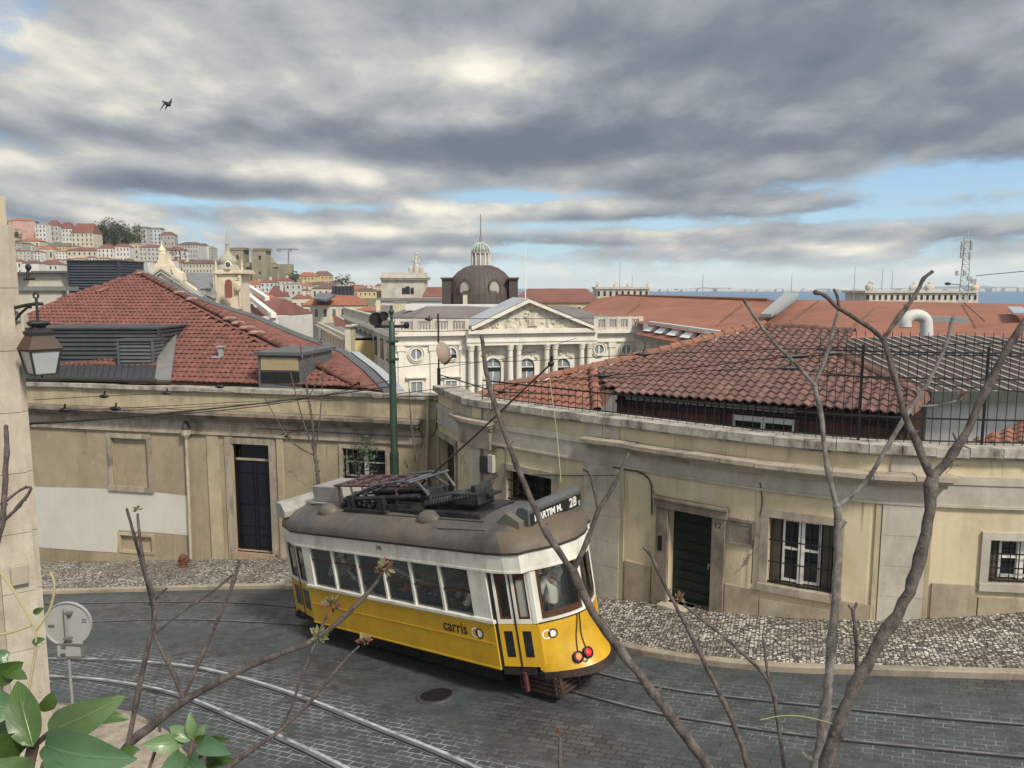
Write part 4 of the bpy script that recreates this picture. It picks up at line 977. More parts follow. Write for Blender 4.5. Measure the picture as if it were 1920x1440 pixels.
for y, nm in ((-.80, 'near'), (.80, 'far')):
    mb = MB()
    for k in range(4): z = .04 + k * .085; mb.bb(3.3, 4.15, y - .02, y + .02, z, z + .055)
    mb.bb(4.10, 4.15, y - .03, y + .03, .05, .38); mb.bb(3.3, 3.35, y - .03, y + .03, .05, .40); part(mb, 'lifeguard_side', wood)
mb = MB(); mb.bb(3.55, 3.61, -.98, -.92, .10, .45); part(mb, 'step_iron', M('step_red', (.12, .04, .035), .6, .3))
mb = MB(); mb.tube([(-4.5, -.1, .55), (-4.75, -.15, .50), (-4.8, -.15, .38), (-4.6, -.12, .30)], .045, 8); mb.bb(-4.6, -4.2, -.6, .6, .15, .45); part(mb, 'coupler', rubb)
# ------------------------------------------------------------------ tiled roofs near the street
tileL = M('tile_red', (.150, .066, .051), .85, .42, 3.0, .004, 60, dirt=(.09, .045, .037), dirtamt=.55, dscale=1.6, tint=(.23, .085, .065))
tileR = M('tile_terracotta', (.132, .074, .060), .85, .46, 3.5, .006, 50, dirt=(.075, .045, .040), dirtamt=.75, dscale=2.2, tint=(.20, .105, .084))
tileO = M('ridge_orange', (.27, .12, .075), .85, .35, 4, .004, 60, dirt=(.12, .07, .055), dirtamt=.7, dscale=2.5)
mort = M('ridge_mortar', (.34, .22, .17), .9, .35, 5, .006, 40)
darkmet = M('dark_louvre', (.055, .058, .062), .5, .3, 3, metal=.2)
def plane_hit(u, v, p0, n):
    r = ray(u, v); return r * (p0.dot(n) / r.dot(n))
def inpoly(x, y, P):
    c = False; j = len(P) - 1
    for i in range(len(P)):
        if (P[i][1] > y) != (P[j][1] > y) and x < (P[j][0] - P[i][0]) * (y - P[i][1]) / (P[j][1] - P[i][1]) + P[i][0]: c = not c
        j = i
    return c
def tiles(mb, poly, e, n, period=.24, row=.36, amp=.035, lip=.03, sub=6, prof='s', jit=.006):
    """real corrugated tile courses over a planar polygon; e = direction along the eave, n = roof normal"""
    e = e.normalized(); n = n.normalized(); w_ = n.cross(e).normalized()
    if w_.z < 0: w_ = -w_
    o = poly[0]; P = [((p - o).dot(e), (p - o).dot(w_)) for p in poly]
    u0, u1 = min(p[0] for p in P), max(p[0] for p in P); v0, v1 = min(p[1] for p in P), max(p[1] for p in P)
    nu = int((u1 - u0) / period) + 1; nv = int((v1 - v0) / row) + 1
    for j in range(nv):
        vb, vt = v0 + j * row, v0 + (j + 1) * row * 1.0 + .02; shift = (period / 2 if prof == 'flat' and j % 2 else 0.)
        for i in range(nu):
            ua = u0 + i * period + shift; cx, cy = ua + period / 2, vb + row * .45
            if not inpoly(cx, cy, P): continue
            jz = R.uniform(-jit, jit); vs = []
            for k in range(sub + 1):
                t_ = k / sub
                hgt = amp * math.sin(PI * t_) ** 1.0 if prof == 's' else (amp if .12 < t_ < .3 else 0.)
                if prof == 's': hgt = amp * (math.cos(2 * PI * (t_ - .5)) * .5 + .5)
                a = o + e * (ua + period * t_) + n * hgt
                vs += [a + w_ * (vb - .01) + n * (lip + jz), a + w_ * vt, a + w_ * (vb - .01) + n * (jz - .005)]
            fs = []
            for k in range(sub): fs += [(3 * k, 3 * k + 3, 3 * k + 4, 3 * k + 1), (3 * k + 2, 3 * k + 5, 3 * k + 3, 3 * k)]
            mb.add(vs, fs)
def ridge(mb, a, b_, r=.13, L=.42, up=V((0, 0, 1))):
    d = b_ - a; n = max(1, int(d.length / L)); e = d.normalized(); s_ = e.cross(up).normalized(); q = s_.cross(e)
    for i in range(n):
        p = a + d * (i / n); p2 = a + d * ((i + 1) / n + .12 / n); vs = []
        for rr, pp in ((r * 1.12, p), (r * .92, p2)):
            for k in range(7): an = PI * k / 6; vs.append(pp + s_ * (rr * math.cos(an)) + q * (rr * math.sin(an) + R.uniform(-.006, .006)))
        mb.add(vs, [(k, k + 1, 8 + k, 7 + k) for k in range(6)])
# --- left roof
hr = thing('tiled_roof_house', at(250, 700, 33), 'house behind the tan wall under a broad red tiled hip roof', 'house')
e0, e1 = WL.P(0, -3.22, -.4), WL.P(hl(660, 734)[0], -3.22, -.4); pk = at(258, 510.5, 38.)
nL_ = (e1 - e0).cross(pk - e0).normalized(); nL_ = nL_ if nL_.z > 0 else -nL_
H = lambda u, v: plane_hit(u, v, e0, nL_)
pl = [e0, e1, H(478, 640), H(375, 585), pk, H(120, 556), H(50, 590), H(-40, 640)]
mb = MB(); tiles(mb, pl, e1 - e0, nL_, .22, .35, .03, .035, 4, 'flat', .010); mb.build('roof_tiles', tileL, hr, normals=False)
mb = MB(); mb.poly([p - nL_ * .05 for p in pl]); mb.build('roof_deck', M('deck_dark', (.05, .03, .025), .9), hr)
def gut(u, v): return at(u, v, 24.8 + (735 - v) / 224 * 13.2)
G = [gut(u, v) for u, v in ((263, 511), (310, 532), (350, 553), (415, 577), (480, 597), (520, 615), (560, 632), (605, 648), (645, 663), (690, 698), (726, 735))]
HP = [pk, H(300, 541), H(340, 562), H(400, 594), H(470, 633), H(500, 649), H(540, 670), H(575, 688), H(610, 707), H(640, 722), e1]
mb = MB()
for i in range(len(G) - 1):
    a, b_, c_, d_ = HP[i], HP[i + 1], G[i + 1], G[i]; n_ = 5
    for k in range(n_):
        t0, t1 = k / n_, (k + 1) / n_
        q = [a.lerp(d_, t0), b_.lerp(c_, t0), b_.lerp(c_, t1), a.lerp(d_, t1)]; up = V((0, 0, .045)); mb.quad(q[0], q[1], q[2] + up, q[3] + up); mb.quad(q[0], q[1], q[1] - up, q[0] - up)
mb.build('roof_side_tiles', tileL, hr)
mb = MB(); ridge(mb, e1 + V((0, 0, .03)), pk + V((0, 0, .03)), .12, .45); mb.build('hip_tiles', tileL, hr, normals=False)
for k in (.03, .26, .33, .52, .56, .60, .64): mb = MB(); p = pk.lerp(e1, k); mb.ball(p + V((0, 0, .06)), .24, 8, 5, (R.uniform(1.1, 1.6), R.uniform(.6, .9), .4)); mb.build('mortar_patch', mort, hr, smooth=True)
mb = MB()
for i in range(len(G) - 1): d = G[i + 1] - G[i]; s_ = d.cross(V((0, 0, 1))).normalized(); q = [G[i], G[i + 1]]; mb.hexa([q[0] - s_ * .10 - V((0, 0, .1)), q[1] - s_ * .10 - V((0, 0, .1)), q[1] + s_ * .13 - V((0, 0, .1)), q[0] + s_ * .13 - V((0, 0, .1)), q[0] - s_ * .10 + V((0, 0, .14)), q[1] - s_ * .10 + V((0, 0, .14)), q[1] + s_ * .13 + V((0, 0, .06)), q[0] + s_ * .13 + V((0, 0, .06))])
mb.build('lead_flashing', lead, hr)
g5 = [p + V((0, 0, -.1)) for p in G]; mb = MB()
for i in range(len(G) - 1): mb.quad(g5[i], g5[i + 1], g5[i + 1] - V((0, 0, 8)), g5[i] - V((0, 0, 8)))
mb.build('wall', plL, hr)
q = G[-3].lerp(G[-2], .1); mb = MB()
for i in range(8, 10): a, b_ = G[i] + V((.2, .25, -.04)), G[i + 1] + V((.2, .25, -.04)); mb.hexa([a, b_, b_ + V((.28, .28, 0)), a + V((.28, .28, 0)), a + V((0, 0, .1)), b_ + V((0, 0, .1)), b_ + V((.28, .28, .06)), a + V((.28, .28, .06))])
mb.build('zinc_gutter', M('zinc', (.42, .43, .44), .5, .15, 3, metal=.3), hr)
# replaced brighter tile and vents
mb = MB(); c_ = H(184, 549); s_ = (e1 - e0).normalized(); w_ = nL_.cross(s_); mb.add([c_ - s_ * .22 + nL_ * .07, c_ + s_ * .15 + nL_ * .07, c_ + s_ * .3 + w_ * .55 + nL_ * .07, c_ - s_ * .07 + w_ * .55 + nL_ * .07], [(0, 1, 2, 3)]); mb.build('orange_tile', tileO, hr)
mb = MB(); c_ = H(415, 668); mb.box(c_ + V((0, 0, .1)), (.16, .16, .5)); mb.box(c_ + V((0, 0, .36)), (.30, .26, .05)); mb.box(c_ + V((-.12, -.1, -.02)), (.34, .3, .06)); mb.build('roof_vent', M('vent_grey', (.30, .30, .29), .6, .3), hr)
# plant enclosure with louvres
def louvre_box(name, u0, u1, vt, vb, d, dep, n, parent, mat, side=True, yaw=0., backlean=0.):
    A_, B_ = at(u0, vb, d), at(u1, vb, d); top = at((u0 + u1) / 2, vt, d).z; z0 = min(A_.z, B_.z); e = V((B_.x - A_.x, B_.y - A_.y, 0)); W_ = e.length; e.normalize(); f_ = V((-e.y, e.x, 0)); hh = (top - z0) / n
    A0 = V((A_.x, A_.y, z0)); mb = MB()
    def bx_(a0, a1, b0, b1, z0_, z1_): mb.hexa([A0 + e * x + f_ * y + V((0, 0, z)) for z in (z0_, z1_) for x, y in ((a0, b0), (a1, b0), (a1, b1), (a0, b1))])
    bx_(.05, W_ - .05, .06, dep, 0, top - z0 - .02); ob = mb.build(name, mat, parent)
    mb = MB()
    for i in range(n):
        z = i * hh
        mb.hexa([A0 + e * x + f_ * y + V((0, 0, z + zz)) for zz, y0, y1 in ((0, -.02, .02), (hh * .72, .04, .08)) for x, y in ((0, y0), (W_, y0), (W_, y1), (0, y1))])
        if side: mb.hexa([A0 + e * x + f_ * y + V((0, 0, z + zz)) for zz, x0, x1 in ((0, W_ - .02, W_ + .02), (hh * .72, W_ - .06, W_ - .02)) for x, y in ((x0, 0), (x1, 0), (x1, dep), (x0, dep))])
    mb.build('louvre_slats', mat, ob); mb = MB(); bx_(-.02, .06, -.05, .05, 0, top - z0); bx_(W_ - .06, W_ + .03, -.05, .05, 0, top - z0); bx_(-.03, W_ + .04, -.06, dep, top - z0 - .04, top - z0 + .03); mb.build('casing', mat, ob)
    return ob
louvre_box('louvre_enclosure', 56, 303, 615, 697, 28.9, 2.6, 10, hr, darkmet)
louvre_box('louvre_unit', 224, 290, 637, 700, 28.2, .9, 9, hr, M('louvre_grey', (.10, .105, .11), .5, .25, 3, metal=.2))
mb = MB(); pp = [H(305, 622), H(334, 626), H(322, 719), H(292, 719)]; mb.prism([p + nL_ * .06 for p in pp], nL_ * .08); mb.build('lead_apron', M('apron_grey', (.17, .165, .155), .6, .2, 3), hr)
mb = MB(); pp = [H(36, 690), H(294, 690), H(292, 716), H(36, 716)]; mb.prism([p + nL_ * .04 for p in pp], nL_ * .08)
for i in range(22): a, b_ = pp[3].lerp(pp[2], (i + .5) / 22), pp[0].lerp(pp[1], (i + .8) / 22); mb.tube([a + nL_ * .13, b_ + nL_ * .13], .035, 5)
mb.build('metal_sheet', darkmet, hr)
mb = MB(); mb.tube([WL.P(hl(30, 712)[0], -3.20, -.1), WL.P(hl(290, 720)[0], -3.20, -.1)], .09, 8); mb.build('gutter', M('gutter_dark', (.04, .035, .03)), hr)
# dormer skylight
dA, dB = H(484, 722), H(566, 722); s_ = V((dB.x - dA.x, dB.y - dA.y, 0)); W_ = s_.length; s_.normalize(); f_ = V((-s_.y, s_.x, 0)); top = at(500, 652, 28.2).z; zb = dA.z - .1
def DB(mb, x0, x1, y0, y1, z0, z1): mb.hexa([V((dA.x, dA.y, 0)) + s_ * x + f_ * y + V((0, 0, z)) for z in (z0, z1) for x, y in ((x0, y0), (x1, y0), (x1, y1), (x0, y1))])
mb = MB(); DB(mb, 0, W_, .05, 2.6, zb, top - .05); dm = mb.build('dormer', lead, hr); mb = MB(); DB(mb, -.08, W_ + .10, -.08, 2.8, top - .06, top + .05); mb.build('dormer_roof', lead, dm)
mb = MB(); DB(mb, .12, W_ - .12, .02, .08, zb + (top - zb) * .52, top - .14); mb.build('wood_panel', M('panel_tan', (.34, .26, .15), .7, .2), dm)
mb = MB(); DB(mb, .10, W_ - .1, .02, .07, zb + .18, zb + (top - zb) * .47); mb.build('pane', glassD, dm)
# --- things on and behind the ridge
t = thing('plant_enclosure', at(180, 548, 44), 'dark slate louvred box behind the red roof ridge', 'vent box'); louvre_box('louvre_box', 131, 227, 489, 556, 44, 3, 13, t, M('louvre_slate', (.045, .052, .066), .5, .25, 3)); 
mb = MB(); a = at(228, 520, 46); b_ = at(247, 520, 46); mb.bb(a.x, b_.x, a.y, a.y + 2, a.z - 2, at(238, 489, 46).z); tag(mb.build('brick_chimney', M('chimney_pale', (.50, .51, .52), .8, .2, 6)), 'pale grey chimney block beside the slate louvred box', 'chimney')
t = thing('rooftop_terrace', at(80, 560, 60), 'cream rooftop room with green awning left of the slate louvred box', 'building')
def pbox(mb, u0, u1, vt, vb, d, dep):
    a, b_ = at(u0, vb, d), at(u1, vb, d); zt = at((u0 + u1) / 2, vt, d).z; mb.bb(a.x, b_.x, a.y, a.y + dep, min(a.z, b_.z), zt)
mb = MB(); pbox(mb, 10, 122, 513, 620, 60, 6); mb.build('wall', M('terrace_wall', (.48, .44, .36), .8, .15, 3), t)
mb = MB(); pbox(mb, 58, 126, 508, 512, 59, 7); pbox(mb, 10, 48, 510, 513, 58.5, 7); mb.build('roof_slab', lead, t)
mb = MB(); pbox(mb, 75, 101, 516, 533, 59.8, .3); mb.build('awning', M('awning_green', (.045, .085, .04), .7, .2), t)
mb = MB(); pbox(mb, 111, 118, 518, 533, 59.8, .3); mb.build('shutter', M('awning_green', (.045, .085, .04)), t)
t = thing('parapet_wall', at(60, 580, 41), 'cream parapet with grey coping beam behind the wall lantern', 'wall')
mb = MB(); pbox(mb, -30, 122, 544, 640, 41.5, .5); mb.build('wall', M('terrace_wall', (.48, .44, .36)), t); mb = MB(); pbox(mb, -30, 124, 537, 545, 41, 1.2); mb.build('coping_beam', M('beam_grey', (.20, .20, .18), .7, .3), t)
mb = MB(); pbox(mb, 40, 52, 590, 700, 29.5, .3); mb.build('wall_pier', M('pier_cream', (.47, .42, .32), .8, .2), t)
# --- right house behind the railing
hR = thing('tiled_roof_house', at(1400, 800, 20), 'low house behind the iron railing under wavy terracotta roof tiles', 'house')
eA, eB = at(1148, 737, 22.4), at(1700, 777, 18.3); ap = at(1432, 611, 26.5)
nR = (eB - eA).cross(ap - eA).normalized(); nR = nR if nR.z > 0 else -nR
K_ = lambda u, v: plane_hit(u, v, eA, nR)
pr = [eA, eB, K_(1735, 745), K_(1570, 664), K_(1600, 622), ap, K_(1330, 642), K_(1235, 662), K_(1112, 692)]
mb = MB(); tiles(mb, pr, eB - eA, nR, .25, .37, .062, .035, 8, 's', .014); mb.build('roof_tiles', tileR, hR, normals=False)
mb = MB(); mb.poly([p - nR * .06 for p in pr]); mb.build('roof_deck', M('deck_dark', (.05, .03, .025)), hR)
# hipped end facing left
c0, c1 = at(893, 748, 24.5), at(1120, 776, 21.8); hp = [c0, c1, K_(1112, 692), at(1005, 716, 25.6)]
n2 = (c1 - c0).cross(hp[2] - c0).normalized(); n2 = n2 if n2.z > 0 else -n2
hp = [c0, c1, K_(1112, 692), plane_hit(1060, 702, c0, n2), plane_hit(1005, 716, c0, n2), plane_hit(940, 728, c0, n2)]
mb = MB(); tiles(mb, hp, c1 - c0, n2, .28, .38, .06, .035, 6, 's', .012); mb.build('hip_end_tiles', M('tile_orange_red', (.21, .09, .062), .85, .4, 3, .004, 60, dirt=(.13, .065, .05), dirtamt=.7, dscale=2.5, tint=(.27, .12, .08)), hR, normals=False)
mb = MB(); mb.poly([p - n2 * .06 for p in hp]); mb.poly([c1, eA - nR * .06, K_(1112, 692)]); mb.build('hip_deck', M('deck_red', (.13, .06, .045), .9), hR)
mb = MB()
for a, b_ in ((K_(1235, 662), ap), (K_(1112, 692), K_(1235, 662)), (hp[4], hp[2]), (hp[5], hp[4]), (c1, K_(1112, 692)), (c0, hp[5])): ridge(mb, a + V((0, 0, .05)), b_ + V((0, 0, .05)), .15, .40)
mb.build('ridge_tiles', tileO, hR, normals=False)
mb = MB(); ridge(mb, ap, K_(1600, 622), .13, .4); mb.build('ridge_tiles', tileR, hR, normals=False)
mb = MB(); ridge(mb, K_(1570, 664), K_(1735, 745), .15, .4); ridge(mb, K_(1735, 745), eB, .15, .4); mb.build('verge_tiles', tileR, hR, normals=False)
WE = Wall([(eA.x + .45, eA.y + .25), (eB.x + .3, eB.y + .35)])
eW = opening(WE, ((1374, 781), (1488, 813)))
mb = MB(); WE.sheet(mb, -.3, WE.L + .2, -5.2, -2.95, [eW], .15); mb.build('board_wall', M('boards_red', (.115, .055, .045), .8, .25, 3, dirt=(.05, .03, .027), dirtamt=.6, streak=.5), hR)
q = -.25
while q < WE.L:
    if not (eW[0] - .1 < q < eW[1] + .05): mb = MB(); WE.box(mb, q, q + .03, -5.0, -3.34, 0, .03); mb.build('board_batten', M('batten_red', (.15, .07, .055), .8, .3), hR)
    q += .16
mb = MB(); WE.box(mb, -.3, WE.L, -3.36, -3.28, 0, .12); WE.box(mb, -.1, eW[0] - .3, -3.44, -3.36, 0, .10); WE.box(mb, eW[0] - .32, eW[0] - .2, -5, -3.3, 0, .08); WE.box(mb, eW[1] + .2, eW[1] + .3, -5, -3.3, 0, .08); WE.box(mb, eW[1] + .3, WE.L, -4.45, -4.38, 0, .09); mb.build('eave_beam', M('beam_dark', (.03, .022, .02), .7, .3), hR)
mb = MB(); q = 0.
while q < WE.L * .62: WE.box(mb, q, q + .15, -3.26, -3.06, .02, .05); q += .2
mb.build('eave_vent', M('vent_pale', (.44, .42, .38), .7, .2), hR)
mb = MB(); WE.box(mb, eW[0], eW[1], eW[2], eW[3], -.12, -.1); wn = mb.build('window', glassD, hR); mb = MB(); m_ = (eW[0] + eW[1]) / 2
WE.frame(mb, eW[0] + .04, eW[1] - .04, eW[2] + .04, eW[3] - .06, .05, -.08, .03, False); WE.box(mb, m_ - .05, m_ + .05, eW[2], eW[3], -.08, .02); WE.box(mb, eW[0], eW[1], eW[3] - .16, eW[3] - .02, -.06, .03); mb.build('frame', M('frame_white', (.62, .62, .6), .5, .1), wn)
# --- metal roofed annexe at right
an = thing('metal_roof_annexe', at(1800, 760, 19.5), 'white walled annexe with brown ribbed metal roof behind the railing', 'building')
m0, m1, m2 = at(1592, 634, 26.), at(1960, 640, 22.), at(1745, 735, 18.9); nM = (m1 - m0).cross(m2 - m0).normalized(); nM = nM if nM.z > 0 else -nM
Q = lambda u, v: plane_hit(u, v, m0, nM)
pm_ = [Q(1562, 662), Q(1745, 735), Q(2010, 733), Q(2010, 640), Q(1790, 628), Q(1596, 634)]
mb = MB(); mb.prism(pm_, -nM * .12); mb.build('metal_roof', M('metal_roof_brown', (.085, .062, .050), .85, .25, 2, dirt=(.05, .035, .03), dirtamt=.5, spec=.05), an)
P2 = [(0, 0)]; mb = MB(); sdir = (Q(1920, 727) - Q(1700, 645)).normalized(); edge = sdir.cross(nM).normalized(); o_ = Q(1745, 735); pl2 = [((p - o_).dot(edge), (p - o_).dot(sdir)) for p in pm_]
k = min(p[0] for p in pl2) + .1
while k < max(p[0] for p in pl2):
    run = []; vv = min(p[1] for p in pl2)
    while vv < max(p[1] for p in pl2):
        if inpoly(k, vv, pl2): run.append(vv)
        vv += .06
    if len(run) > 2:
        a, b_ = o_ + edge * k + sdir * run[0], o_ + edge * k + sdir * run[-1]; mb.tube([a + nM * .02, b_ + nM * .015], .022, 5)
    k += .27
mb.build('roof_rib', M('rib_white', (.66, .64, .60), .6, .12), an)
mb = MB()
for a, b_ in ((Q(1562, 662), Q(1745, 735)), (Q(1745, 735), Q(2010, 733))): mb.hexa([a + V((0, -.06, -.26)), b_ + V((0, -.06, -.26)), b_ + V((0, .05, -.26)), a + V((0, .05, -.26)), a + V((0, -.06, .02)), b_ + V((0, -.06, .02)), b_ + V((0, .05, .02)), a + V((0, .05, .02))])
mb.build('fascia', M('fascia_green', (.10, .11, .095), .6, .25), an)
wA, wB, wC = Q(1566, 664) + V((.2, .3, -.25)), Q(1745, 735) + V((.1, .3, -.25)), Q(2010, 733) + V((0, .3, -.25))
mb = MB()
for a, b_ in ((wA, wB), (wB, wC)): mb.quad(a, b_, V((b_.x, b_.y, -6)), V((a.x, a.y, -6)))
mb.build('wall', M('annexe_white', (.68, .67, .63), .8, .1, 1.5, dirt=(.42, .40, .36), dirtamt=.4, streak=.3), an)
t = thing('tiled_lean_to', at(1880, 830, 16.3), 'small orange tiled lean-to at the right end behind the railing', 'roof')
q0, q1, q2, q3 = at(1822, 832, 16.9), at(1990, 834, 16.0), at(1990, 775, 17.9), at(1925, 790, 17.8); n3 = (q1 - q0).cross(q3 - q0).normalized(); n3 = n3 if n3.z > 0 else -n3
mb = MB(); tiles(mb, [q0, q1, plane_hit(1990, 775, q0, n3), plane_hit(1925, 790, q0, n3)], q1 - q0, n3, .26, .36, .06, .035, 6); mb.build('tiles', tileO, t, normals=False)
mb = MB(); mb.poly([q0 - n3 * .05, q1 - n3 * .05, plane_hit(1990, 775, q0, n3), plane_hit(1925, 790, q0, n3)]); mb.build('deck', M('deck_red', (.13, .06, .045)), t)
# --- iron railing on the coping
fe = thing('iron_railing', WR.P(WR.L * .5, ZR, -.2), 'black iron railing along the coping of the curved building', 'railing')
fs0 = h(893, 748)[0]; fs1 = h(1522, 824)[0]; fs2 = WR.L; ro = -.22
zr = ZR + .50
mb = MB(); WR.box(mb, fs0, fs2, zr - .02, zr + .015, ro - .012, ro + .012); mb.build('rail', blackI, fe)
mb = MB(); WR.box(mb, fs0, fs2, ZR + .05, ZR + .075, ro - .012, ro + .012); mb.build('rail', blackI, fe)
for zz in (1.28, 1.78):
    mb = MB(); WR.box(mb, fs1, fs2, ZR + zz - .018, ZR + zz + .012, ro - .012, ro + .012); mb.build('rail', blackI, fe)
s_ = fs0; bars = []
while s_ < fs2:
    tall = s_ > fs1; H_ = (2.16 if tall else .60); mb = MB(); b0, b1 = WR.P(s_, ZR - .02, ro), WR.P(s_, ZR + H_, ro)
    mb.tube([b0, b1], [.008, .007], 5, False); mb.build('bar', blackI, fe); s_ += .165 if tall else .215
for u in (1610, 1852): s_ = h(u, 830)[0]; mb = MB(); mb.tube([WR.P(s_, ZR - .05, ro - .02), WR.P(s_, ZR + 1.9, ro - .02)], .026, 6); mb.tube([WR.P(s_, ZR + 1.2, ro - .02), WR.P(s_, ZR, ro - .7)], .015, 5); mb.build('post', blackI, fe)
# ------------------------------------------------------------------ the lower town
CG, SEA = -27.0, -31.0
def aty(u, v, y): r = ray(u, v); return r * (y / r.y)
def fbox(mb, u0, u1, vt, vb, d, dep): y = at(u0, 545, d).y; a, b_ = aty(u0, vb, y), aty(u1, vb, y); mb.bb(a.x, b_.x, y, y + dep, a.z, aty(u0, vt, y).z)
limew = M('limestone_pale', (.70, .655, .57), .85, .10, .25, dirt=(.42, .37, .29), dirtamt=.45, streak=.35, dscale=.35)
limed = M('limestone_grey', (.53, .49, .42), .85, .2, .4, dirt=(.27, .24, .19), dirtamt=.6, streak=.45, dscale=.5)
limew2 = M('limestone_carved', (.62, .57, .47), .85, .3, 1.2, .12, 3, dirt=(.22, .19, .14), dirtamt=.7, dscale=1.2)
paneF = M('far_pane', (.022, .026, .032), .15, .3, .5)
paneG = M('far_pane_grey', (.22, .25, .27), .2, .2, .5)
roofO = M('far_roof_orange', (.295, .118, .068), .88, .3, .09, dirt=(.19, .085, .06), dirtamt=.75, dscale=.2, streak=.3)
def striped(name, c, per, rot=0., amp=.35):
    m, nt, b = nodes(name); p = pos(nt); w_ = nn(nt, 'TexWave', bands_direction='X'); w_.inputs['Scale'].default_value = per; w_.inputs['Distortion'].default_value = .6
    lk(nt, mapv(nt, p, (1, 1, 1), (0, 0, rot)), w_.inputs[0]); c1 = mixc(nt, w_.outputs['Fac'], sc3(c, 1 - amp), sc3(c, 1 + amp * .4))
    n1 = noi(nt, p, .15, 6, .65); c1 = mixc(nt, 1.0, c1, ramp(nt, n1, [(.3, (.78, .76, .76)), (.7, (1.15, 1.12, 1.1))]), 'MULTIPLY'); lk(nt, c1, b.inputs['Base Color']); b.inputs['Roughness'].default_value = .85; return m
roofS = striped('far_tiles', (.30, .118, .068), 1.3, .5, .3); roofD = striped('far_tiles_red', (.19, .078, .06), 1.2, .9, .35); zinc = striped('zinc_roof', (.175, .155, .145), .9, .2, .3)
def roofpoly(mb, pts):
    P = [at(*p) for p in pts]; mb.poly(P); return P
# ---- city hall
ch = thing('city_hall', at(970, 720, 150) + V((0, 0, -10)), 'pale stone town hall with carved pediment, columns and round windows', 'town hall')
A0 = at(741, 640, 137); A1 = at(1204, 640, 149); A2 = at(645, 600, 232)
WF = Wall([(A0.x, A0.y), (A1.x, A1.y)]); WS = Wall([(A2.x, A2.y), (A0.x, A0.y)])
zt = WF.hit(960, 596)[1]; zc = WF.hit(960, 622)[1]; ze = WF.hit(960, 646)[1]
fh_ = lambda u, v: WF.hit(u, v)
ocu = [(780, 664, 10), (845, 662, 10), (1122.5, 655, 9.5), (1173.5, 655, 9.5)]
mb = MB(); WF.box(mb, 0, WF.L, CG, zc, -20, 0, 60); mb.build('wall', limew, ch)
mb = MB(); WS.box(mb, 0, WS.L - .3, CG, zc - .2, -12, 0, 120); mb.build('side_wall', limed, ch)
mb = MB(); WF.box(mb, -.5, WF.L + .5, zc - .5, zc + .15, 0, .9, 60); WS.box(mb, 0, WS.L, zc - .7, zc + .1, 0, 1.0, 120); mb.build('cornice', limew, ch)
mb = MB(); WF.box(mb, 0, WF.L, zc - 2.2, zc - 1.95, 0, .35, 60); mb.build('string_course', limew, ch)
mb = MB()
for q0, q1 in ((0, fh_(880, 620)[0]), (fh_(1112, 620)[0], WF.L)):
    WF.box(mb, q0, q1, zc + .15, zc + .7, -.3, .25, 60); WF.box(mb, q0, q1, zt - .45, zt, -.3, .3, 60); k = q0 + .3
    while k < q1: WF.box(mb, k, k + .22, zc + .7, zt - .45, -.1, .1, 60); k += .55
    n_ = 4
    for i in range(n_ + 1): c_ = q0 + (q1 - q0 - .9) * i / n_; WF.box(mb, c_, c_ + .9, zc + .15, zt + .05, -.35, .36, 60)
k = 1.
while k < WS.L: WS.box(mb, k, k + 1.6, zc + .1, zt - .6, -.3, .2, 60); k += 2.6
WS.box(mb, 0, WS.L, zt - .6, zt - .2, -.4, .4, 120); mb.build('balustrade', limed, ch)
# pediment
pa, pb_, pc_ = WF.hit(884, 619, 2.2), WF.hit(1113, 617, 2.2), WF.hit(991, 567, 2.2)
mb = MB(); mb.prism([WF.P(pa[0], pa[1], 1.6), WF.P(pb_[0], pb_[1], 1.6), WF.P(pc_[0], pc_[1], 1.6)], WF.P(0, 0, -9) - WF.P(0, 0, 0)); mb.build('tympanum', limew2, ch)
mb = MB()
for q, r_ in ((pa, pc_), (pc_, pb_)):
    for th, o0, o1 in ((.75, 1.5, 2.5), (.4, 2.5, 2.9)):
        a, b_ = WF.P(q[0], q[1], o0), WF.P(r_[0], r_[1], o0); n_ = WF.P(0, 0, o1) - WF.P(0, 0, o0); dz_ = V((0, 0, th)); mb.hexa([a, b_, b_ + n_, a + n_, a + dz_, b_ + dz_, b_ + n_ + dz_, a + n_ + dz_])
WF.box(mb, pa[0] - .6, pb_[0] + .6, pa[1] - .7, pa[1] + .12, 0, 2.6, 60); mb.build('pediment_moulding', limew, ch)
mb = MB()   # carved figures in the gable
for i in range(46):
    t_ = R.uniform(.14, .86); s_ = pa[0] + (pb_[0] - pa[0]) * t_; mxh = (pc_[1] - pa[1]) * (1 - abs(t_ - .5) * 2) * .78; z = pa[1] + .25 + R.uniform(0, max(.05, mxh - .5)); mb.ball(WF.P(s_, z, 1.62), R.uniform(.2, .5), 7, 5, (R.uniform(.5, 1.3), .5, R.uniform(.6, 1.8)))
mb.prism([WF.P(pa[0] + .6, pa[1] + .1, 1.62), WF.P(pb_[0] - .6, pb_[1] + .1, 1.62), WF.P(pc_[0], pc_[1] - .4, 1.62)], WF.P(0, 0, -.1) - WF.P(0, 0, 0)); s_ = (pa[0] + pb_[0]) / 2; WF.box(mb, s_ - .9, s_ + .9, pa[1] + .6, pa[1] + 3.0, 1.6, 1.95); mb.build('pediment_relief', limew2, ch, smooth=True)
mb = MB()
for a, b_ in ((pa, pc_), (pc_, pb_)):
    q0, q1 = WF.P(a[0], a[1] + .8, 2.7), WF.P(b_[0], b_[1] + .8, 2.7); n_ = WF.P(0, 0, -12) - WF.P(0, 0, 0); mb.quad(q0, q1, q1 + n_, q0 + n_)
mb.build('pediment_roof', M('zinc_pale', (.40, .41, .42), .5, .2, .5), ch)
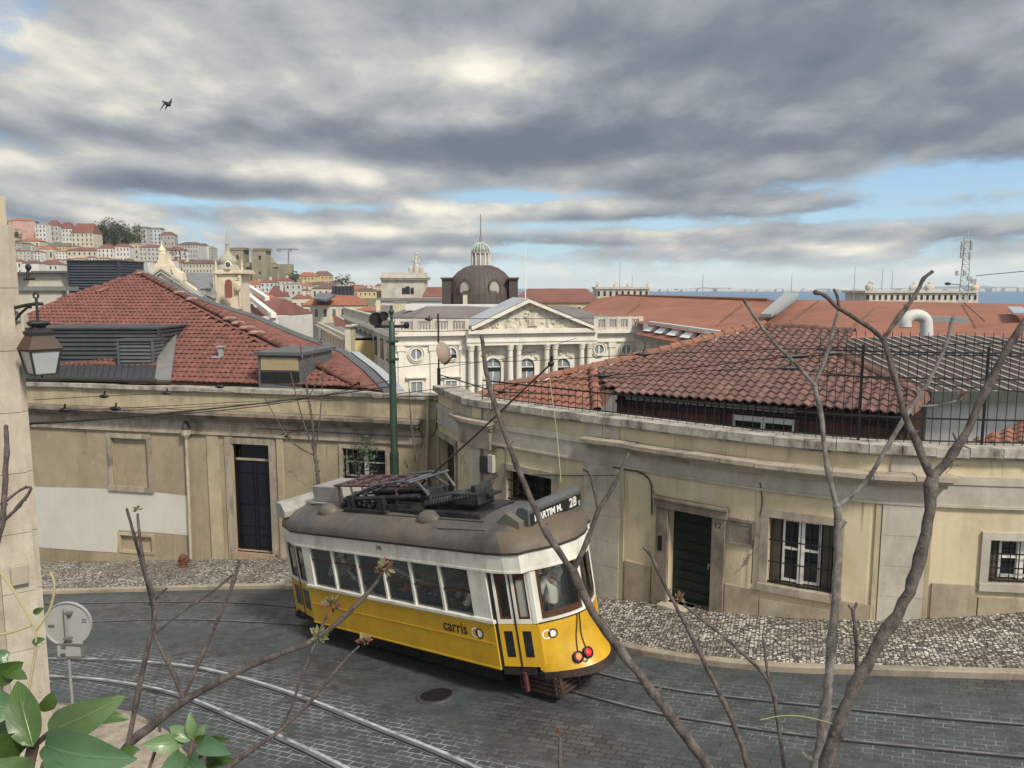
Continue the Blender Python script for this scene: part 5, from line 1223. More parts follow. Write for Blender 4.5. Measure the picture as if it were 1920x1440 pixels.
# entablature + columns + arched windows
mb = MB(); e0_, e1_ = fh_(872, 640)[0], fh_(1113, 640)[0]; WF.box(mb, e0_, e1_, ze + .05, pa[1] - .7, 0, 1.9, 60); WF.box(mb, e0_ - .1, e1_ + .1, ze + .6, ze + .85, 0, 2.05, 60); mb.build('entablature', limew, ch)
for u in (881, 898, 954, 970, 1022, 1037.5, 1087, 1101):
    s_ = fh_(u, 660)[0]; p_ = WF.P(s_, 0, 1.1); mb = MB(); mb.lathe([(.55, CG), (.58, CG + 8), (.56, ze - 6), (.47, ze - .9), (.62, ze - .85), (.60, ze - .6), (.85, ze - .1), (.85, ze + .06)], (p_.x, p_.y, 0), 14); mb.build('column', limew, ch, smooth=.6)
for u in (924, 987, 1054):
    s_ = fh_(u, 690)[0]; zb, za = WF.hit(u, 760)[1], WF.hit(u, 686)[1]; r_ = 1.45; arc = [WF.P(s_ + r_ * math.cos(PI * i / 12), za + r_ * math.sin(PI * i / 12), .08) for i in range(13)]
    mb = MB(); mb.poly([WF.P(s_ - r_, zb, .08), WF.P(s_ + r_, zb, .08)] + arc); wn = mb.build('window', paneG, ch)
    mb = MB()
    for k_ in range(12):
        a, b_ = PI * k_ / 12, PI * (k_ + 1) / 12; mb.hexa([WF.P(s_ + rr * math.cos(t_), za + rr * math.sin(t_), o_) for o_ in (.02, .45) for rr, t_ in ((r_, a), (r_ + .5, a), (r_ + .5, b_), (r_, b_))])
    WF.box(mb, s_ - r_ - .5, s_ - r_, zb, za, .02, .45); WF.box(mb, s_ + r_, s_ + r_ + .5, zb, za, .02, .45); mb.build('frame', limew, wn)
    mb = MB(); WF.box(mb, s_ - r_, s_ + r_, za - .95, za - .25, .1, .2); mb.build('blind', M('far_black', (.01, .01, .012), .5, .1), wn)
    mb = MB(); WF.box(mb, s_ - .1, s_ + .1, zb, za + r_, .09, .16); WF.box(mb, s_ - r_, s_ + r_, za - .25, za - .1, .09, .16); mb.build('mullion', whiteP, wn)
    mb = MB()
    for i in range(10): t_ = R.uniform(.2, .8) * PI; mb.ball(WF.P(s_ + 2.5 * math.cos(t_), za + 2.3 * math.sin(t_) + .1, .15), R.uniform(.2, .4), 6, 4, (1, .5, 1.2))
    mb.build('arch_carving', limew2, wn, smooth=True)
for u, v, r in ocu:
    s_, z = WF.hit(u, v); rr = r / F * 142; mb = MB(); mb.poly([WF.P(s_ + rr * math.cos(2 * PI * i / 24), z + rr * math.sin(2 * PI * i / 24), .07) for i in range(24)]); wn = mb.build('round_window', paneG, ch)
    mb = MB()
    for i in range(24):
        a, b_ = 2 * PI * i / 24, 2 * PI * (i + 1) / 24
        for r0, r1, o1 in ((rr, rr + .28, .35), (rr + .45, rr + .6, .25)): mb.hexa([WF.P(s_ + q * math.cos(t_), z + q * math.sin(t_), o_) for o_ in (.02, o1) for q, t_ in ((r0, a), (r1, a), (r1, b_), (r0, b_))])
    mb.build('frame', limew, wn); mb = MB(); WF.box(mb, s_ - .12, s_ + .12, z - rr, z + rr, .08, .2); mb.build('mullion', whiteP, wn)
    zz = WF.hit(u, v + 54)[1]; mb = MB(); WF.box(mb, s_ - 1.0, s_ + 1.0, zz - 2.5, zz + .2, .03, .1); w2 = mb.build('window', paneG, ch); mb = MB(); WF.frame(mb, s_ - 1., s_ + 1., zz - 2.5, zz + .2, .3, .02, .3, False); WF.box(mb, s_ - .07, s_ + .07, zz - 2.5, zz + .2, .1, .18); WF.box(mb, s_ - 1.9, s_ + 1.9, zz + .9, zz + 1.2, 0, .7); mb.build('frame', limew, w2)
for u in (752, 812, 868, 1100, 1147, 1197): 
    s_ = fh_(u, 660)[0]; mb = MB(); WF.box(mb, s_ - .55, s_ + .55, CG, zc - 2.2, 0, .28, 60); WF.box(mb, s_ - .8, s_ + .8, zc - 3.2, zc - 2.3, 0, .4, 60); mb.build('pilaster', limew, ch)
for i in range(9):   # side elevation windows and balconies
    s_ = WS.L * (1 - (i + .8) / 10.5); mb = MB(); WS.box(mb, s_ - 1.9, s_ + 1.9, zc - 6.0, zc - 2.0, .02, .14); wn = mb.build('window', paneF, ch)
    mb = MB(); WS.box(mb, s_ - 1.8, s_ + 1.8, zc - 9.5, zc - 6.8, .02, .14); WS.box(mb, s_ - 2.2, s_ + 2.2, zc - 9.9, zc - 9.5, 0, 1.1); mb.build('balcony', limed, wn)
# roofs
mb = MB(); g_ = [WF.P(1, zc + .6, -1.5), WF.P(WF.L - 1, zc + .6, -1.5), WF.P(WF.L - 6, zt + 1.6, -26), WF.P(10, zt + 1.6, -26)]; mb.poly(g_); mb.poly([g_[0], g_[3], WS.P(6, zt + .5, -9), WS.P(3, zc + .4, -1.2)]); mb.build('zinc_roof', zinc, ch)
mb = MB(); a, b_ = at(760, 577, 166), at(968, 577, 172); mb.bb(a.x, b_.x, a.y, a.y + 3, a.z - .6, a.z + .7); mb.build('white_ledge', M('ledge_white', (.62, .61, .58), .8, .1, .5), ch)
# dome with lantern
d_ = 188.; c_ = at(902, 575, d_); R_ = 66 / F * d_; zf = lambda v: at(902, v, d_).z
dmM = M('dome_brown', (.085, .066, .058), .65, .25, .5, dirt=(.05, .042, .04), dirtamt=.5, streak=.7, dscale=.5)
mb = MB(); prof = [(R_ * 1.02, zf(580)), (R_ * 1.0, zf(552)), (R_ * .97, zf(545)), (R_ * .91, zf(534)), (R_ * .81, zf(522)), (R_ * .66, zf(511)), (R_ * .48, zf(503)), (R_ * .29, zf(498.5))]
mb.lathe(prof, (c_.x, c_.y, 0), 40); dome_ = mb.build('dome', dmM, ch, smooth=1.)
mb = MB()
for i in range(40):
    an = 2 * PI * i / 40; mb.tube([V((c_.x + r * 1.004 * math.cos(an), c_.y + r * 1.004 * math.sin(an), z)) for r, z in prof], .09, 4, False)
mb.build('rib', M('dome_rib', (.115, .09, .08), .6, .2), dome_)
for sx in (-1, 1):
    mb = MB(); x0 = c_.x + sx * R_ * .80; mb.bb(x0, c_.x + sx * R_ * 1.04, c_.y - R_ * .75, c_.y + R_ * .4, zf(582), zf(523)); mb.bb(x0 - sx * .3, c_.x + sx * R_ * 1.07, c_.y - R_ * .8, c_.y + R_ * .4, zf(524), zf(521)); mb.build('corner_dormer', dmM, dome_)
for u in (872, 927):
    a = at(u, 541, d_ - R_ * .93); mb = MB(); M3 = Matrix.Rotation(PI / 2, 3, 'X'); r0 = 10.5 / F * d_
    ring_ = [(r0 * 1.25, -.3), (r0 * 1.25, .3), (r0, .3), (r0, 0)]; sg = -1 if u < 900 else 1
    M3 = Matrix.Rotation(sg * .35, 3, 'Z') @ Matrix.Rotation(PI / 2, 3, 'X')
    mb.lathe(ring_, a, 22, M3, .9, 1.35); mb.build('dormer_frame', dmM, dome_); mb = MB(); mb.lathe([(r0, -.05), (r0, .08)], a, 22, M3, .9, 1.35); mb.build('oval_window', M('oval_pane', (.40, .38, .32), .4, .3, 1.5), dome_)
a = at(872, 562, d_ - R_ - 1); mb = MB(); mb.bb(a.x - .5, a.x + .5, a.y, a.y + 1, at(872, 585, d_ - R_).z, at(872, 553, d_ - R_).z); mb.build('chimney', M('chimney_cream', (.62, .55, .38), .8, .15, .8), ch)
mb = MB(); r1 = 16.5 / F * d_; mb.lathe([(r1, zf(500)), (r1, zf(476)), (r1 * 1.1, zf(476)), (r1 * 1.1, zf(474))], (c_.x, c_.y, 0), 12); lan = mb.build('lantern', M('lantern_grey', (.34, .33, .32), .7, .2, .8), dome_)
for i in range(12): an = 2 * PI * i / 12; p_ = V((c_.x + r1 * 1.03 * math.cos(an), c_.y + r1 * 1.03 * math.sin(an), 0)); mb = MB(); mb.tube([p_ + V((0, 0, zf(500))), p_ + V((0, 0, zf(476)))], .16, 5); mb.build('lantern_column', whiteP, lan)
mb = MB(); mb.lathe([(r1 * 1.06, zf(478)), (r1 * 1.06, zf(474.5))], (c_.x, c_.y, 0), 12); mb.build('rust_band', M('rust_band', (.30, .12, .05), .8, .2), lan)
pf = [(r1 * 1.0, zf(475)), (r1 * .98, zf(469)), (r1 * .82, zf(463)), (r1 * .5, zf(458)), (r1 * .16, zf(455))]; mb = MB(); mb.lathe(pf, (c_.x, c_.y, 0), 16); cu_ = mb.build('cupola', M('cupola_glass', (.16, .20, .17), .4, .2, 1.), lan)
mb = MB()
for i in range(16): an = 2 * PI * i / 16; mb.tube([V((c_.x + r * 1.03 * math.cos(an), c_.y + r * 1.03 * math.sin(an), z)) for r, z in pf], .10, 4, False)
mb.build('cupola_rib', M('rib_pale', (.52, .54, .48), .6, .15), cu_)
mb = MB(); mb.lathe([(.5, zf(455)), (.35, zf(450)), (.16, zf(440)), (.10, zf(403))], (c_.x, c_.y, 0), 8); mb.build('spire', M('spire_grey', (.20, .21, .21), .6, .2), lan)
# flagpoles and masts
def mast(name, u, v0, v1, d, r, m_, label, cat='mast'):
    mb = MB(); a, b_ = at(u, v1, d), at(u, v0, d); mb.tube([V((a.x, a.y, a.z)), V((a.x, a.y, b_.z))], [r, r * .6], 6); tag(mb.build(name, m_), label, cat)
mast('flagpole', 985, 463, 567, 141, .12, whiteP, 'tall white flagpole rising behind the carved pediment apex', 'flagpole')
# ---- generic box building with roof, windows
unitw = bpy.data.meshes.new('window_unit'); 
def _unit(mt):
    me_ = bpy.data.meshes.new('window'); me_.from_pydata([(-.5, -.06, -.5), (.5, -.06, -.5), (.5, -.06, .5), (-.5, -.06, .5), (-.5, .1, -.5), (.5, .1, -.5), (.5, .1, .5), (-.5, .1, .5), (-.62, -.03, -.62), (.62, -.03, -.62), (.62, -.03, .6), (-.62, -.03, .6), (-.62, .1, -.62), (.62, .1, -.62), (.62, .1, .6), (-.62, .1, .6)], [],
        [(0, 1, 2, 3), (0, 4, 5, 1), (1, 5, 6, 2), (2, 6, 7, 3), (3, 7, 4, 0), (8, 9, 10, 11), (8, 12, 13, 9), (9, 13, 14, 10), (10, 14, 15, 11), (11, 15, 12, 8)])
    me_.materials.append(mt); me_.materials.append(M('far_frame', (.62, .60, .55), .8, .1)); me_.polygons.foreach_set('material_index', [0] * 5 + [1] * 5); return me_
UW = [_unit(M('far_pane_dim', (.075, .08, .085), .3, .3, .5)), _unit(M('far_pane_mid', (.13, .14, .145), .3, .3, .5))]
WALLS = {'white': (.60, .58, .54), 'cream': (.54, .485, .37), 'pale grey': (.44, .43, .40), 'yellow': (.55, .43, .23), 'pink': (.46, .30, .265), 'pale pink': (.60, .46, .41), 'ochre': (.50, .35, .15), 'beige': (.53, .47, .37), 'stone grey': (.36, .34, .29), 'pale blue': (.48, .52, .54)}
ROOFS = {'red': roofD, 'orange': roofS, 'brown': M('far_roof_brown', (.14, .085, .07), .85, .3, .2), 'grey': M('far_roof_grey', (.20, .19, .185), .8, .2, .2)}
WM = {k: M('far_wall_' + k.replace(' ', '_'), c, .88, .12, .12, dirt=sc3(c, .55), dirtamt=.45, streak=.5, dscale=.25) for k, c in WALLS.items()}
def bldg(u0, u1, vt, vb, d, wall, roof, rv, floors, cols, label, yaw=0., name='house', group=None, dep=None, hip=.25, win=(.36, .55), parent=None, base=None, chim=0, flat=False):
    a, b_ = at(u0, vb, d), at(u1, vb, d); w_ = (b_ - a).length; zt_, zb_ = at((u0 + u1) / 2, vt, d).z, min(a.z, b_.z) - 1.5
    if base is not None: zb_ = base
    zr_ = at((u0 + u1) / 2, rv, d).z; dp = dep or max(5., w_ * .8); c0 = (a + b_) / 2; w2 = w_ / 2
    t = thing(name, (c0.x, c0.y, zb_), label, 'house' if name == 'house' else 'building', group, yaw)
    hz = zt_ - zb_; mb = MB(); mb.bb(-w2, w2, 0, dp, 0, hz); mb.build('wall', WM[wall], t, local=True)
    rh = zr_ - zb_; mb = MB(); o = w_ * .025
    if flat: mb.bb(-w2 - o, w2 + o, -o, dp + o, hz, max(hz + .3, rh))
    else:
        i_ = min(w2 * .8, hip * w_); e_ = [(-w2 - o, -o, hz), (w2 + o, -o, hz), (w2 + o, dp + o, hz), (-w2 - o, dp + o, hz)]; r_ = [(-w2 + i_, dp * .45, rh), (w2 - i_, dp * .45, rh)]
        mb.add(e_ + r_, [(0, 1, 5, 4), (1, 2, 5), (2, 3, 4, 5), (3, 0, 4), (3, 2, 1, 0)])
    rf = mb.build('roof', ROOFS[roof], t, local=True)
    for k in range(chim):
        x = R.uniform(-w2 * .7, w2 * .7); mb = MB(); y_ = dp * R.uniform(.3, .6); mb.bb(x - .5, x + .5, y_ - .3, y_ + .3, hz, rh + R.uniform(.5, 1.3)); mb.build('chimney', WM[R.choice(['white', 'cream', 'beige'])], rf, local=True)
    vis = zt_ - at((u0 + u1) / 2, vb, d).z; fh2 = vis / max(1, floors); cw = w_ / max(1, cols)
    for i in range(floors):
        for j in range(cols):
            o = bpy.data.objects.new('window', UW[(i * 3 + j) % 2]); COL.objects.link(o); o.parent = t
            o.location = (-w2 + cw * (j + .5), -.02, hz - fh2 * (i + .52)); o.scale = (cw * win[0], .8, fh2 * win[1])
    return t
# ---- buildings of the street going down to the cathedral
QA, QB = at(546, 580, 369), at(648, 628, 165); zq0 = (QA.z + QB.z) / 2
WQ = Wall([(QA.x, QA.y), (QB.x, QB.y)])
for (u0, v0, u1, v1, wl_, lb_, nw) in ((546, 580, 606.5, 608.5, 'white', 'long white fronted building down the narrow street beyond the yellow one', 13), (607, 608.7, 648, 628, 'yellow', 'yellow fronted building next to the town hall side front', 7)):
    t = thing('building', WQ.P(WQ.hit(u1, v1)[0], CG), lb_, 'building'); sA_, sB_ = WQ.hit(u0, v0)[0], WQ.hit(u1, v1)[0]; mb = MB(); WQ.box(mb, sA_, sB_ - .1, CG, zq0 - 1.2, -13, 0, 400); mb.build('wall', WM[wl_], t)
    mb = MB(); WQ.box(mb, sA_, sB_ - .1, zq0 - 1.2, zq0 - .8, -.5, .7, 400); WQ.box(mb, sA_, sB_ - .1, zq0 - .8, zq0, -.5, .1, 400); mb.build('cornice', WM['cream'], t)
    mb = MB(); WQ.box(mb, sA_, sB_ - .1, zq0 - .7, zq0 - .5, -12.5, -.5, 400); mb.build('roof', ROOFS['grey'], t)
    for i in range(nw):
        s_ = sA_ + (sB_ - sA_) * (i + .5) / nw; mb = MB(); hw_ = min(1.0, (sB_ - sA_) / nw * .22)
        for dz_ in (2.0, 6.2): mb = MB(); WQ.box(mb, s_ - hw_, s_ + hw_, zq0 - dz_ - 2.6, zq0 - dz_, 0.01, .05, 50); wn = mb.build('window', paneF, t); mb = MB(); WQ.frame(mb, s_ - hw_, s_ + hw_, zq0 - dz_ - 2.6, zq0 - dz_, .25, .01, .15, True); mb.build('frame', M('far_frame', (.62, .60, .55)), wn)
t = thing('building', at(652, 640, 163), 'cream end pier house between the yellow front and the town hall', 'building'); mb = MB(); fbox(mb, 648.5, 659, 612, 700, 160, 5); mb.build('wall', WM['cream'], t); mb = MB(); fbox(mb, 647.5, 660, 610, 613, 159.6, 6); mb.build('cornice', WM['cream'], t); mb = MB(); q = [at(622, 588, 190), at(655, 606, 163), at(660, 610, 160), at(628, 612, 176)]; mb.poly(q); mb.build('roof', roofS, t)
bldg(570, 684, 572, 600, 235, 'cream', 'orange', 549, 1, 7, 'cream building under a broad orange hip roof with dark tanks', .15, 'building', dep=26, base=CG)
tk = thing('rooftop_tanks', at(640, 548, 240), 'row of dark vertical tanks on the broad orange roof', 'tank')
for i in range(6): mb = MB(); a = at(621 + i * 7, 557, 240); mb.lathe([(.62, 0), (.62, 3.0), (.4, 3.2)], a + V((0, 4, .3)), 10); mb.build('tank', M('tank_dark', (.045, .05, .06), .5, .3, .6), tk)
mb = MB(); a, b_, c2, d2 = at(590, 568, 232), at(613, 571, 226), at(630, 563, 236), at(596, 560, 244); mb.prism([a + V((0, -1, .8)), b_ + V((0, -1, .8)), c2 + V((0, 0, 1.2)), d2 + V((0, 0, 1.2))], (0, 0, .6)); tag(mb.build('roof_skylight', M('skylight_slate', (.09, .11, .13), .3, .3, .5)), 'slate blue glazed skylight on the broad orange roof', 'skylight')
bldg(548, 588, 560, 590, 290, 'cream', 'red', 552, 1, 3, 'cream house with red tiled roof at the corner above the white front', .2, base=CG, chim=1)
bldg(585, 640, 541, 560, 330, 'cream', 'brown', 534, 1, 5, 'long cream house with low brown roof above the tank roof', 0, base=CG)
bldg(536, 566, 533, 575, 330, 'pale grey', 'grey', 529, 4, 3, 'narrow grey house front facing down the street canyon', .3, base=CG)
bldg(500, 533, 556, 625, 280, 'pale grey', 'red', 536, 4, 3, 'tall grey house with red mansard roof left of the street canyon', -.3, base=CG, chim=1)
bldg(458, 514, 592, 640, 190, 'white', 'red', 560, 1, 3, 'white walled building with long red roof right of the church tower', -.2, base=CG, dep=22)
bldg(455, 505, 560, 600, 230, 'white', 'orange', 548, 1, 4, 'white parapet building with orange roof right of the belfry', -.2, base=CG)
bldg(660, 745, 583, 610, 205, 'cream', 'orange', 575, 1, 6, 'cream building with orange roof behind the floodlights on the green pole', 0, base=CG, dep=14)
bldg(737, 764, 568, 600, 178, 'cream', 'grey', 566, 0, 0, 'plain cream stair block on the town hall roof', 0, 'building', base=CG, flat=True, dep=5)
bldg(704, 836, 564, 590, 250, 'white', 'grey', 559, 0, 0, 'long white attic wall between stair block and dome', 0, 'building', base=CG, flat=True, dep=8)
bldg(792, 840, 556, 575, 300, 'pale pink', 'red', 538, 0, 0, 'building with plain red roof between the arch and the dome', 0, 'building', base=CG, dep=20, hip=.1)
bldg(690, 722, 551, 575, 345, 'beige', 'orange', 545, 1, 3, 'small beige house left of the triumphal arch', 0, base=CG)
bldg(640, 690, 545, 565, 370, 'yellow', 'orange', 536, 1, 5, 'yellow house with orange roof two blocks left of the triumphal arch', .1, base=CG)
mb = MB(); a = at(709, 590, 200); mb.bb(a.x - .5, a.x + .5, a.y, a.y + 1.2, a.z - 3, at(709, 563, 200).z); tag(mb.build('chimney', M('chimney_cream', (.62, .55, .38))), 'tall cream chimney above the floodlights', 'chimney')
# ---- triumphal arch
ar = thing('triumphal_arch', at(755, 560, 330), 'grey stone triumphal arch with crowning statue group', 'arch'); 
mb = MB(); fbox(mb, 716, 797, 520, 600, 330, 12); mb.build('block', limed, ar); mb = MB(); fbox(mb, 713, 800, 518, 525, 329, 14); fbox(mb, 711, 801, 520, 521.5, 328.5, 15); mb.build('cornice', limed, ar); mb = MB(); fbox(mb, 716, 796, 511, 519, 330, 12); mb.build('attic', limed, ar)
for u, w_, v0 in ((757, 3, 540), (764.5, 4, 537), (773, 3, 540)): mb = MB(); fbox(mb, u - w_, u + w_, v0, 551, 329.8, 1); mb.build('window', paneF, ar)
mb = MB(); b0 = at(780, 512, 334); u_ = 330 / F
for x, z, r, sx, sz in ((-6, 2.5, 4.5, .6, 1.2), (0, 3.5, 5, .8, 1.6), (6, 2.5, 4.5, .6, 1.1), (0, 8.5, 4, .6, 1.3), (.5, 12.5, 3, .5, 1.2), (1.0, 16.5, 1.9, .8, 1.), (-3.4, 11, 2., .5, 1.3), (4, 10, 2., .5, 1.4), (3.2, 14.5, 1.2, .5, 1.5)): mb.ball(b0 + V((x * 1.7 * u_, 0, z * 2.2 * u_)), r * u_ * 1.55, 9, 6, (sx, .6, sz))
mb.build('statue_group', limed, ar, smooth=True)
# ---- riverside tower pavilions
def pavilion(u0, u1, vt, vb, d, figs, label, ch_):
    t = thing('pavilion_tower', at((u0 + u1) / 2, vb, d), label, 'tower'); mb = MB(); fbox(mb, u0 + 2, u1 - 2, vt + 4, vb, d, 16); mb.build('block', limed, t); mb = MB(); fbox(mb, u0, u1, vt, vt + 4, d - .6, 17); mb.build('balustrade', limed, t)
    n_ = int((u1 - u0) / 11)
    for i in range(n_): u = u0 + (u1 - u0) * (i + .5) / n_; mb = MB(); fbox(mb, u - 2.2, u + 2.2, vt + 8, vt + 17, d - .1, .5); mb.build('window', paneF, t)
    for u, v0, w_ in figs:
        mb = MB(); s_ = d / F; b0 = at(u, vt + 1, d + 3); hh = (vt - v0) * s_; mb.ball(b0 + V((0, 0, hh * .35)), hh * .42, 8, 5, (w_ / 10., .8, 1.)); mb.ball(b0 + V((.1 * hh, 0, hh * .72)), hh * .26, 8, 5, (w_ / 11., .8, 1.1)); mb.lathe([(w_ * s_ * .55, -.3), (w_ * s_ * .5, hh * .2)], b0, 6); mb.build('statue', limed, t, smooth=True)
pavilion(1117, 1218, 538, 575, 330, ((1120, 527, 6), (1154, 527, 9), (1178, 528, 9), (1214, 528, 6)), 'smaller stone tower pavilion with four trophies against the river', 0)
pavilion(1622, 1834, 545, 590, 240, ((1630, 525, 10), (1714, 527, 14), (1742, 526, 12), (1828, 528, 12)), 'larger stone tower pavilion with trophies behind the lattice mast', 0)
# ---- long orange roofs of the ministries
mi_ = thing('ministry_building', at(1300, 640, 150) + V((0, 0, -8)), 'long building under a smooth orange roof with white dormer row', 'building')
mb = MB(); roofpoly(mb, [(1158, 553.5, 235), (1440, 562, 149), (1470, 566, 143), (1420, 642, 96), (1200, 606, 143), (1095, 583, 222)]); mb.build('roof', roofO, mi_)
mb = MB(); roofpoly(mb, [(1158, 553.5, 235), (1095, 583, 222), (1080, 586, 240), (1120, 560, 262)]); mb.build('roof_end', roofS, mi_)
mb = MB(); mb.tube([at(1158, 553, 235), at(1440, 561.5, 149)], .3, 6); mb.build('ridge_line', roofS, mi_)
mb = MB()
for a, b_ in (((1208, 565, 215), (1178, 588, 170)), ((1392, 573, 150), (1350, 606, 118))): mb.tube([at(*a) + V((0, 0, .25)), at(*b_) + V((0, 0, .25))], .1, 4)
mb.build('lightning_wire', M('wire_brown', (.13, .06, .045), .7, .2), mi_)
Wm = Wall([(at(1203, 612, 141).x, at(1203, 612, 141).y), (at(1420, 648, 95).x, at(1420, 648, 95).y)]); zq = lambda u, v: Wm.hit(u, v)[1]
z1, z2, z3 = zq(1260, 614), zq(1260, 626), zq(1260, 640)
mb = MB(); Wm.box(mb, 0, Wm.L, z2 - .6, z1 + .3, -2, -1.2, 200); mb.build('attic_wall', M('attic_white', (.55, .55, .54), .8, .15, .5), mi_)
k = 2.
while k < Wm.L - 2:
    mb = MB(); mb.prism([Wm.P(k, z2 - .2, .4), Wm.P(k, z1 - .1, -1.2), Wm.P(k, z2 - .2, -1.2)], Wm.P(k + 3.4, 0) - Wm.P(k, 0)); mb.build('dormer', M('dormer_white', (.70, .70, .69), .7, .1, .5), mi_)
    mb = MB(); Wm.box(mb, k + 3.5, k + 5.0, z2, z1 - .2, -1.2, -1.1, 50); mb.build('dormer_window', paneF, mi_); k += 6.2
mb = MB(); mb.hexa([Wm.P(0, z3, 1.2), Wm.P(Wm.L, z3, 1.2), Wm.P(Wm.L, z2, -1.5), Wm.P(0, z2, -1.5)] + [Wm.P(0, z3 + .25, 1.2), Wm.P(Wm.L, z3 + .25, 1.2), Wm.P(Wm.L, z2 + .25, -1.5), Wm.P(0, z2 + .25, -1.5)]); mb.build('lower_roof', roofO, mi_)
mb = MB(); Wm.box(mb, 0, Wm.L, z3 - .55, z3, 0, 1.3, 200); mb.build('gutter_cornice', M('cornice_dark', (.16, .16, .15), .7, .4, .8), mi_)
mb = MB(); Wm.box(mb, 0, Wm.L, CG, z3 - .5, -3, 0, 200); mb.build('wall', M('ministry_wall', (.42, .39, .33), .85, .2, .4, dirt=(.2, .18, .14), dirtamt=.5, streak=.5, dscale=.4), mi_)
k = 1.5
while k < Wm.L - 2:
    for dz_ in (1.2, 5.0): mb = MB(); Wm.box(mb, k, k + 1.2, z3 - dz_ - 2.2, z3 - dz_, 0, .05); mb.build('window', paneF, mi_)
    k += 4.2
m2 = thing('ministry_building', at(1700, 620, 110) + V((0, 0, -6)), 'orange roofed building with pale skylight strip filling the right skyline', 'building')
mb = MB(); roofpoly(mb, [(1494, 562, 147), (1700, 565.5, 126), (1930, 570, 106), (2050, 572, 98), (2050, 640, 70), (1420, 640, 96), (1438, 604, 120)]); mb.build('roof', roofO, m2)
mb = MB(); q = [at(1472, 556, 150), at(1498, 559, 146), at(1446, 600, 113), at(1425, 600, 116)]; mb.prism([p + V((0, 0, .4)) for p in q], (0, 0, .5)); mb.build('skylight_strip', M('skylight_grey', (.33, .34, .31), .4, .2, .5), m2)
mb = MB()
for a, b_ in (((1536, 565, 140), (1480, 604, 105)), ((1807, 570, 112), (1845, 605, 85)), ((1640, 581, 110), (1600, 612, 90))): mb.tube([at(*a) + V((0, 0, .2)), at(*b_) + V((0, 0, .2))], .09, 4)
mb.build('roof_seam', M('wire_brown', (.13, .06, .045)), m2)
mb = MB(); q = [at(1888, 581, 96), at(1916, 582, 95), at(1935, 594, 86), at(1900, 594, 87)]; mb.prism([p + V((0, 0, .25)) for p in q], (0, 0, .2)); mb.build('roof_window', M('roof_glass', (.36, .40, .42), .3, .1), m2)
# white things on the roofs at right
wd = M('duct_white', (.50, .49, .46), .6, .12, 1.5, dirt=(.35, .34, .31), dirtamt=.4, streak=.4)
mb = MB(); P = [at(1697, 614, 40)]
for i in range(13): an = PI - PI * i / 12; P.append(at(1717 + 20 * math.cos(an), 606 - 15 * math.sin(an), 40))
P.append(at(1738, 645, 40)); mb.tube(P, .31, 14); tag(mb.build('ventilation_duct', wd, smooth=.8), 'white bent ventilation duct on the brown roof', 'duct')
t = thing('white_parapet', at(1780, 606, 60), 'low white parapet right of the bent duct', 'wall'); mb = MB(); a, b_ = at(1738, 603, 60), at(1815, 606, 58); mb.hexa([a, b_, b_ + V((0, .5, 0)), a + V((0, .5, 0)), a + V((0, 0, .45)), b_ + V((0, 0, .45)), b_ + V((0, .5, .45)), a + V((0, .5, .45))]); mb.build('wall', wd, t)
mb = MB(); a = at(1585, 640, 34); mb.bb(a.x - .1, a.x + .12, a.y, a.y + .3, a.z - 1, at(1585, 618, 34).z); tag(mb.build('vent_pipe', wd), 'short white flue left of the bent duct', 'flue')
# buildings with yellow front seen over the pediment
bldg(975, 1128, 567, 600, 260, 'yellow', 'red', 541, 1, 9, 'yellow arcaded building with red hip roof behind the pediment', 0, 'building', base=CG, dep=26, hip=.16)
bldg(968, 1060, 560, 600, 300, 'cream', 'red', 541, 0, 0, 'low red roof just right of the brown dome', 0, 'building', base=CG, dep=22)
# ---- lattice antenna mast
an_ = thing('antenna_mast', at(1808, 565, 118), 'grey lattice antenna mast with panels on the orange roof', 'mast')
st = M('mast_steel', (.34, .35, .36), .5, .2, 1, metal=.3); d_ = 118; legs = []
for du0, du1, dy_ in ((-9, -4, 0), (9, 6, 0), (0, 1, 1.3)):
    a, b_ = at(1806 + du0, 566, d_), at(1814 + du1, 445, d_); legs.append((a + V((0, dy_, 0)), b_ + V((0, dy_ * .6, 0))))
mb = MB()
for a, b_ in legs: mb.tube([a, b_], .07, 5)
n_ = 12
for i in range(n_):
    for j in range(3):
        p0 = legs[j][0].lerp(legs[j][1], i / n_); p1 = legs[(j + 1) % 3][0].lerp(legs[(j + 1) % 3][1], (i + 1) / n_); p2 = legs[(j + 1) % 3][0].lerp(legs[(j + 1) % 3][1], i / n_); mb.tube([p0, p1], .03, 4); mb.tube([p0, p2], .03, 4)
mb.tube([at(1815, 447, d_), at(1816, 426, d_)], .06, 5); mb.build('lattice', st, an_)
for u, v, w_, h_ in ((1804, 462, 4, 18), (1822, 460, 4, 18), (1812, 452, 9, 5), (1803, 478, 4, 12), (1819, 480, 4, 14), (1809, 512, 5, 10), (1795, 512, 5, 9), (1818, 522, 8, 8), (1826, 527, 10, 9)):
    mb = MB(); a = at(u, v + h_ / 2, d_ - 1); s_ = d_ / F; mb.bb(a.x - w_ * s_ / 2, a.x + w_ * s_ / 2, a.y, a.y + .25, a.z, a.z + h_ * s_); mb.build('antenna_panel', st, an_, bevel=.03)
mb = MB(); mb.tube([at(1776, 532, d_), at(1800, 534, d_)], .06, 5); mb.ball(at(1777, 532, d_), .3, 8, 5, (1.6, 1, .8)); mb.build('side_arm', blackI, an_)
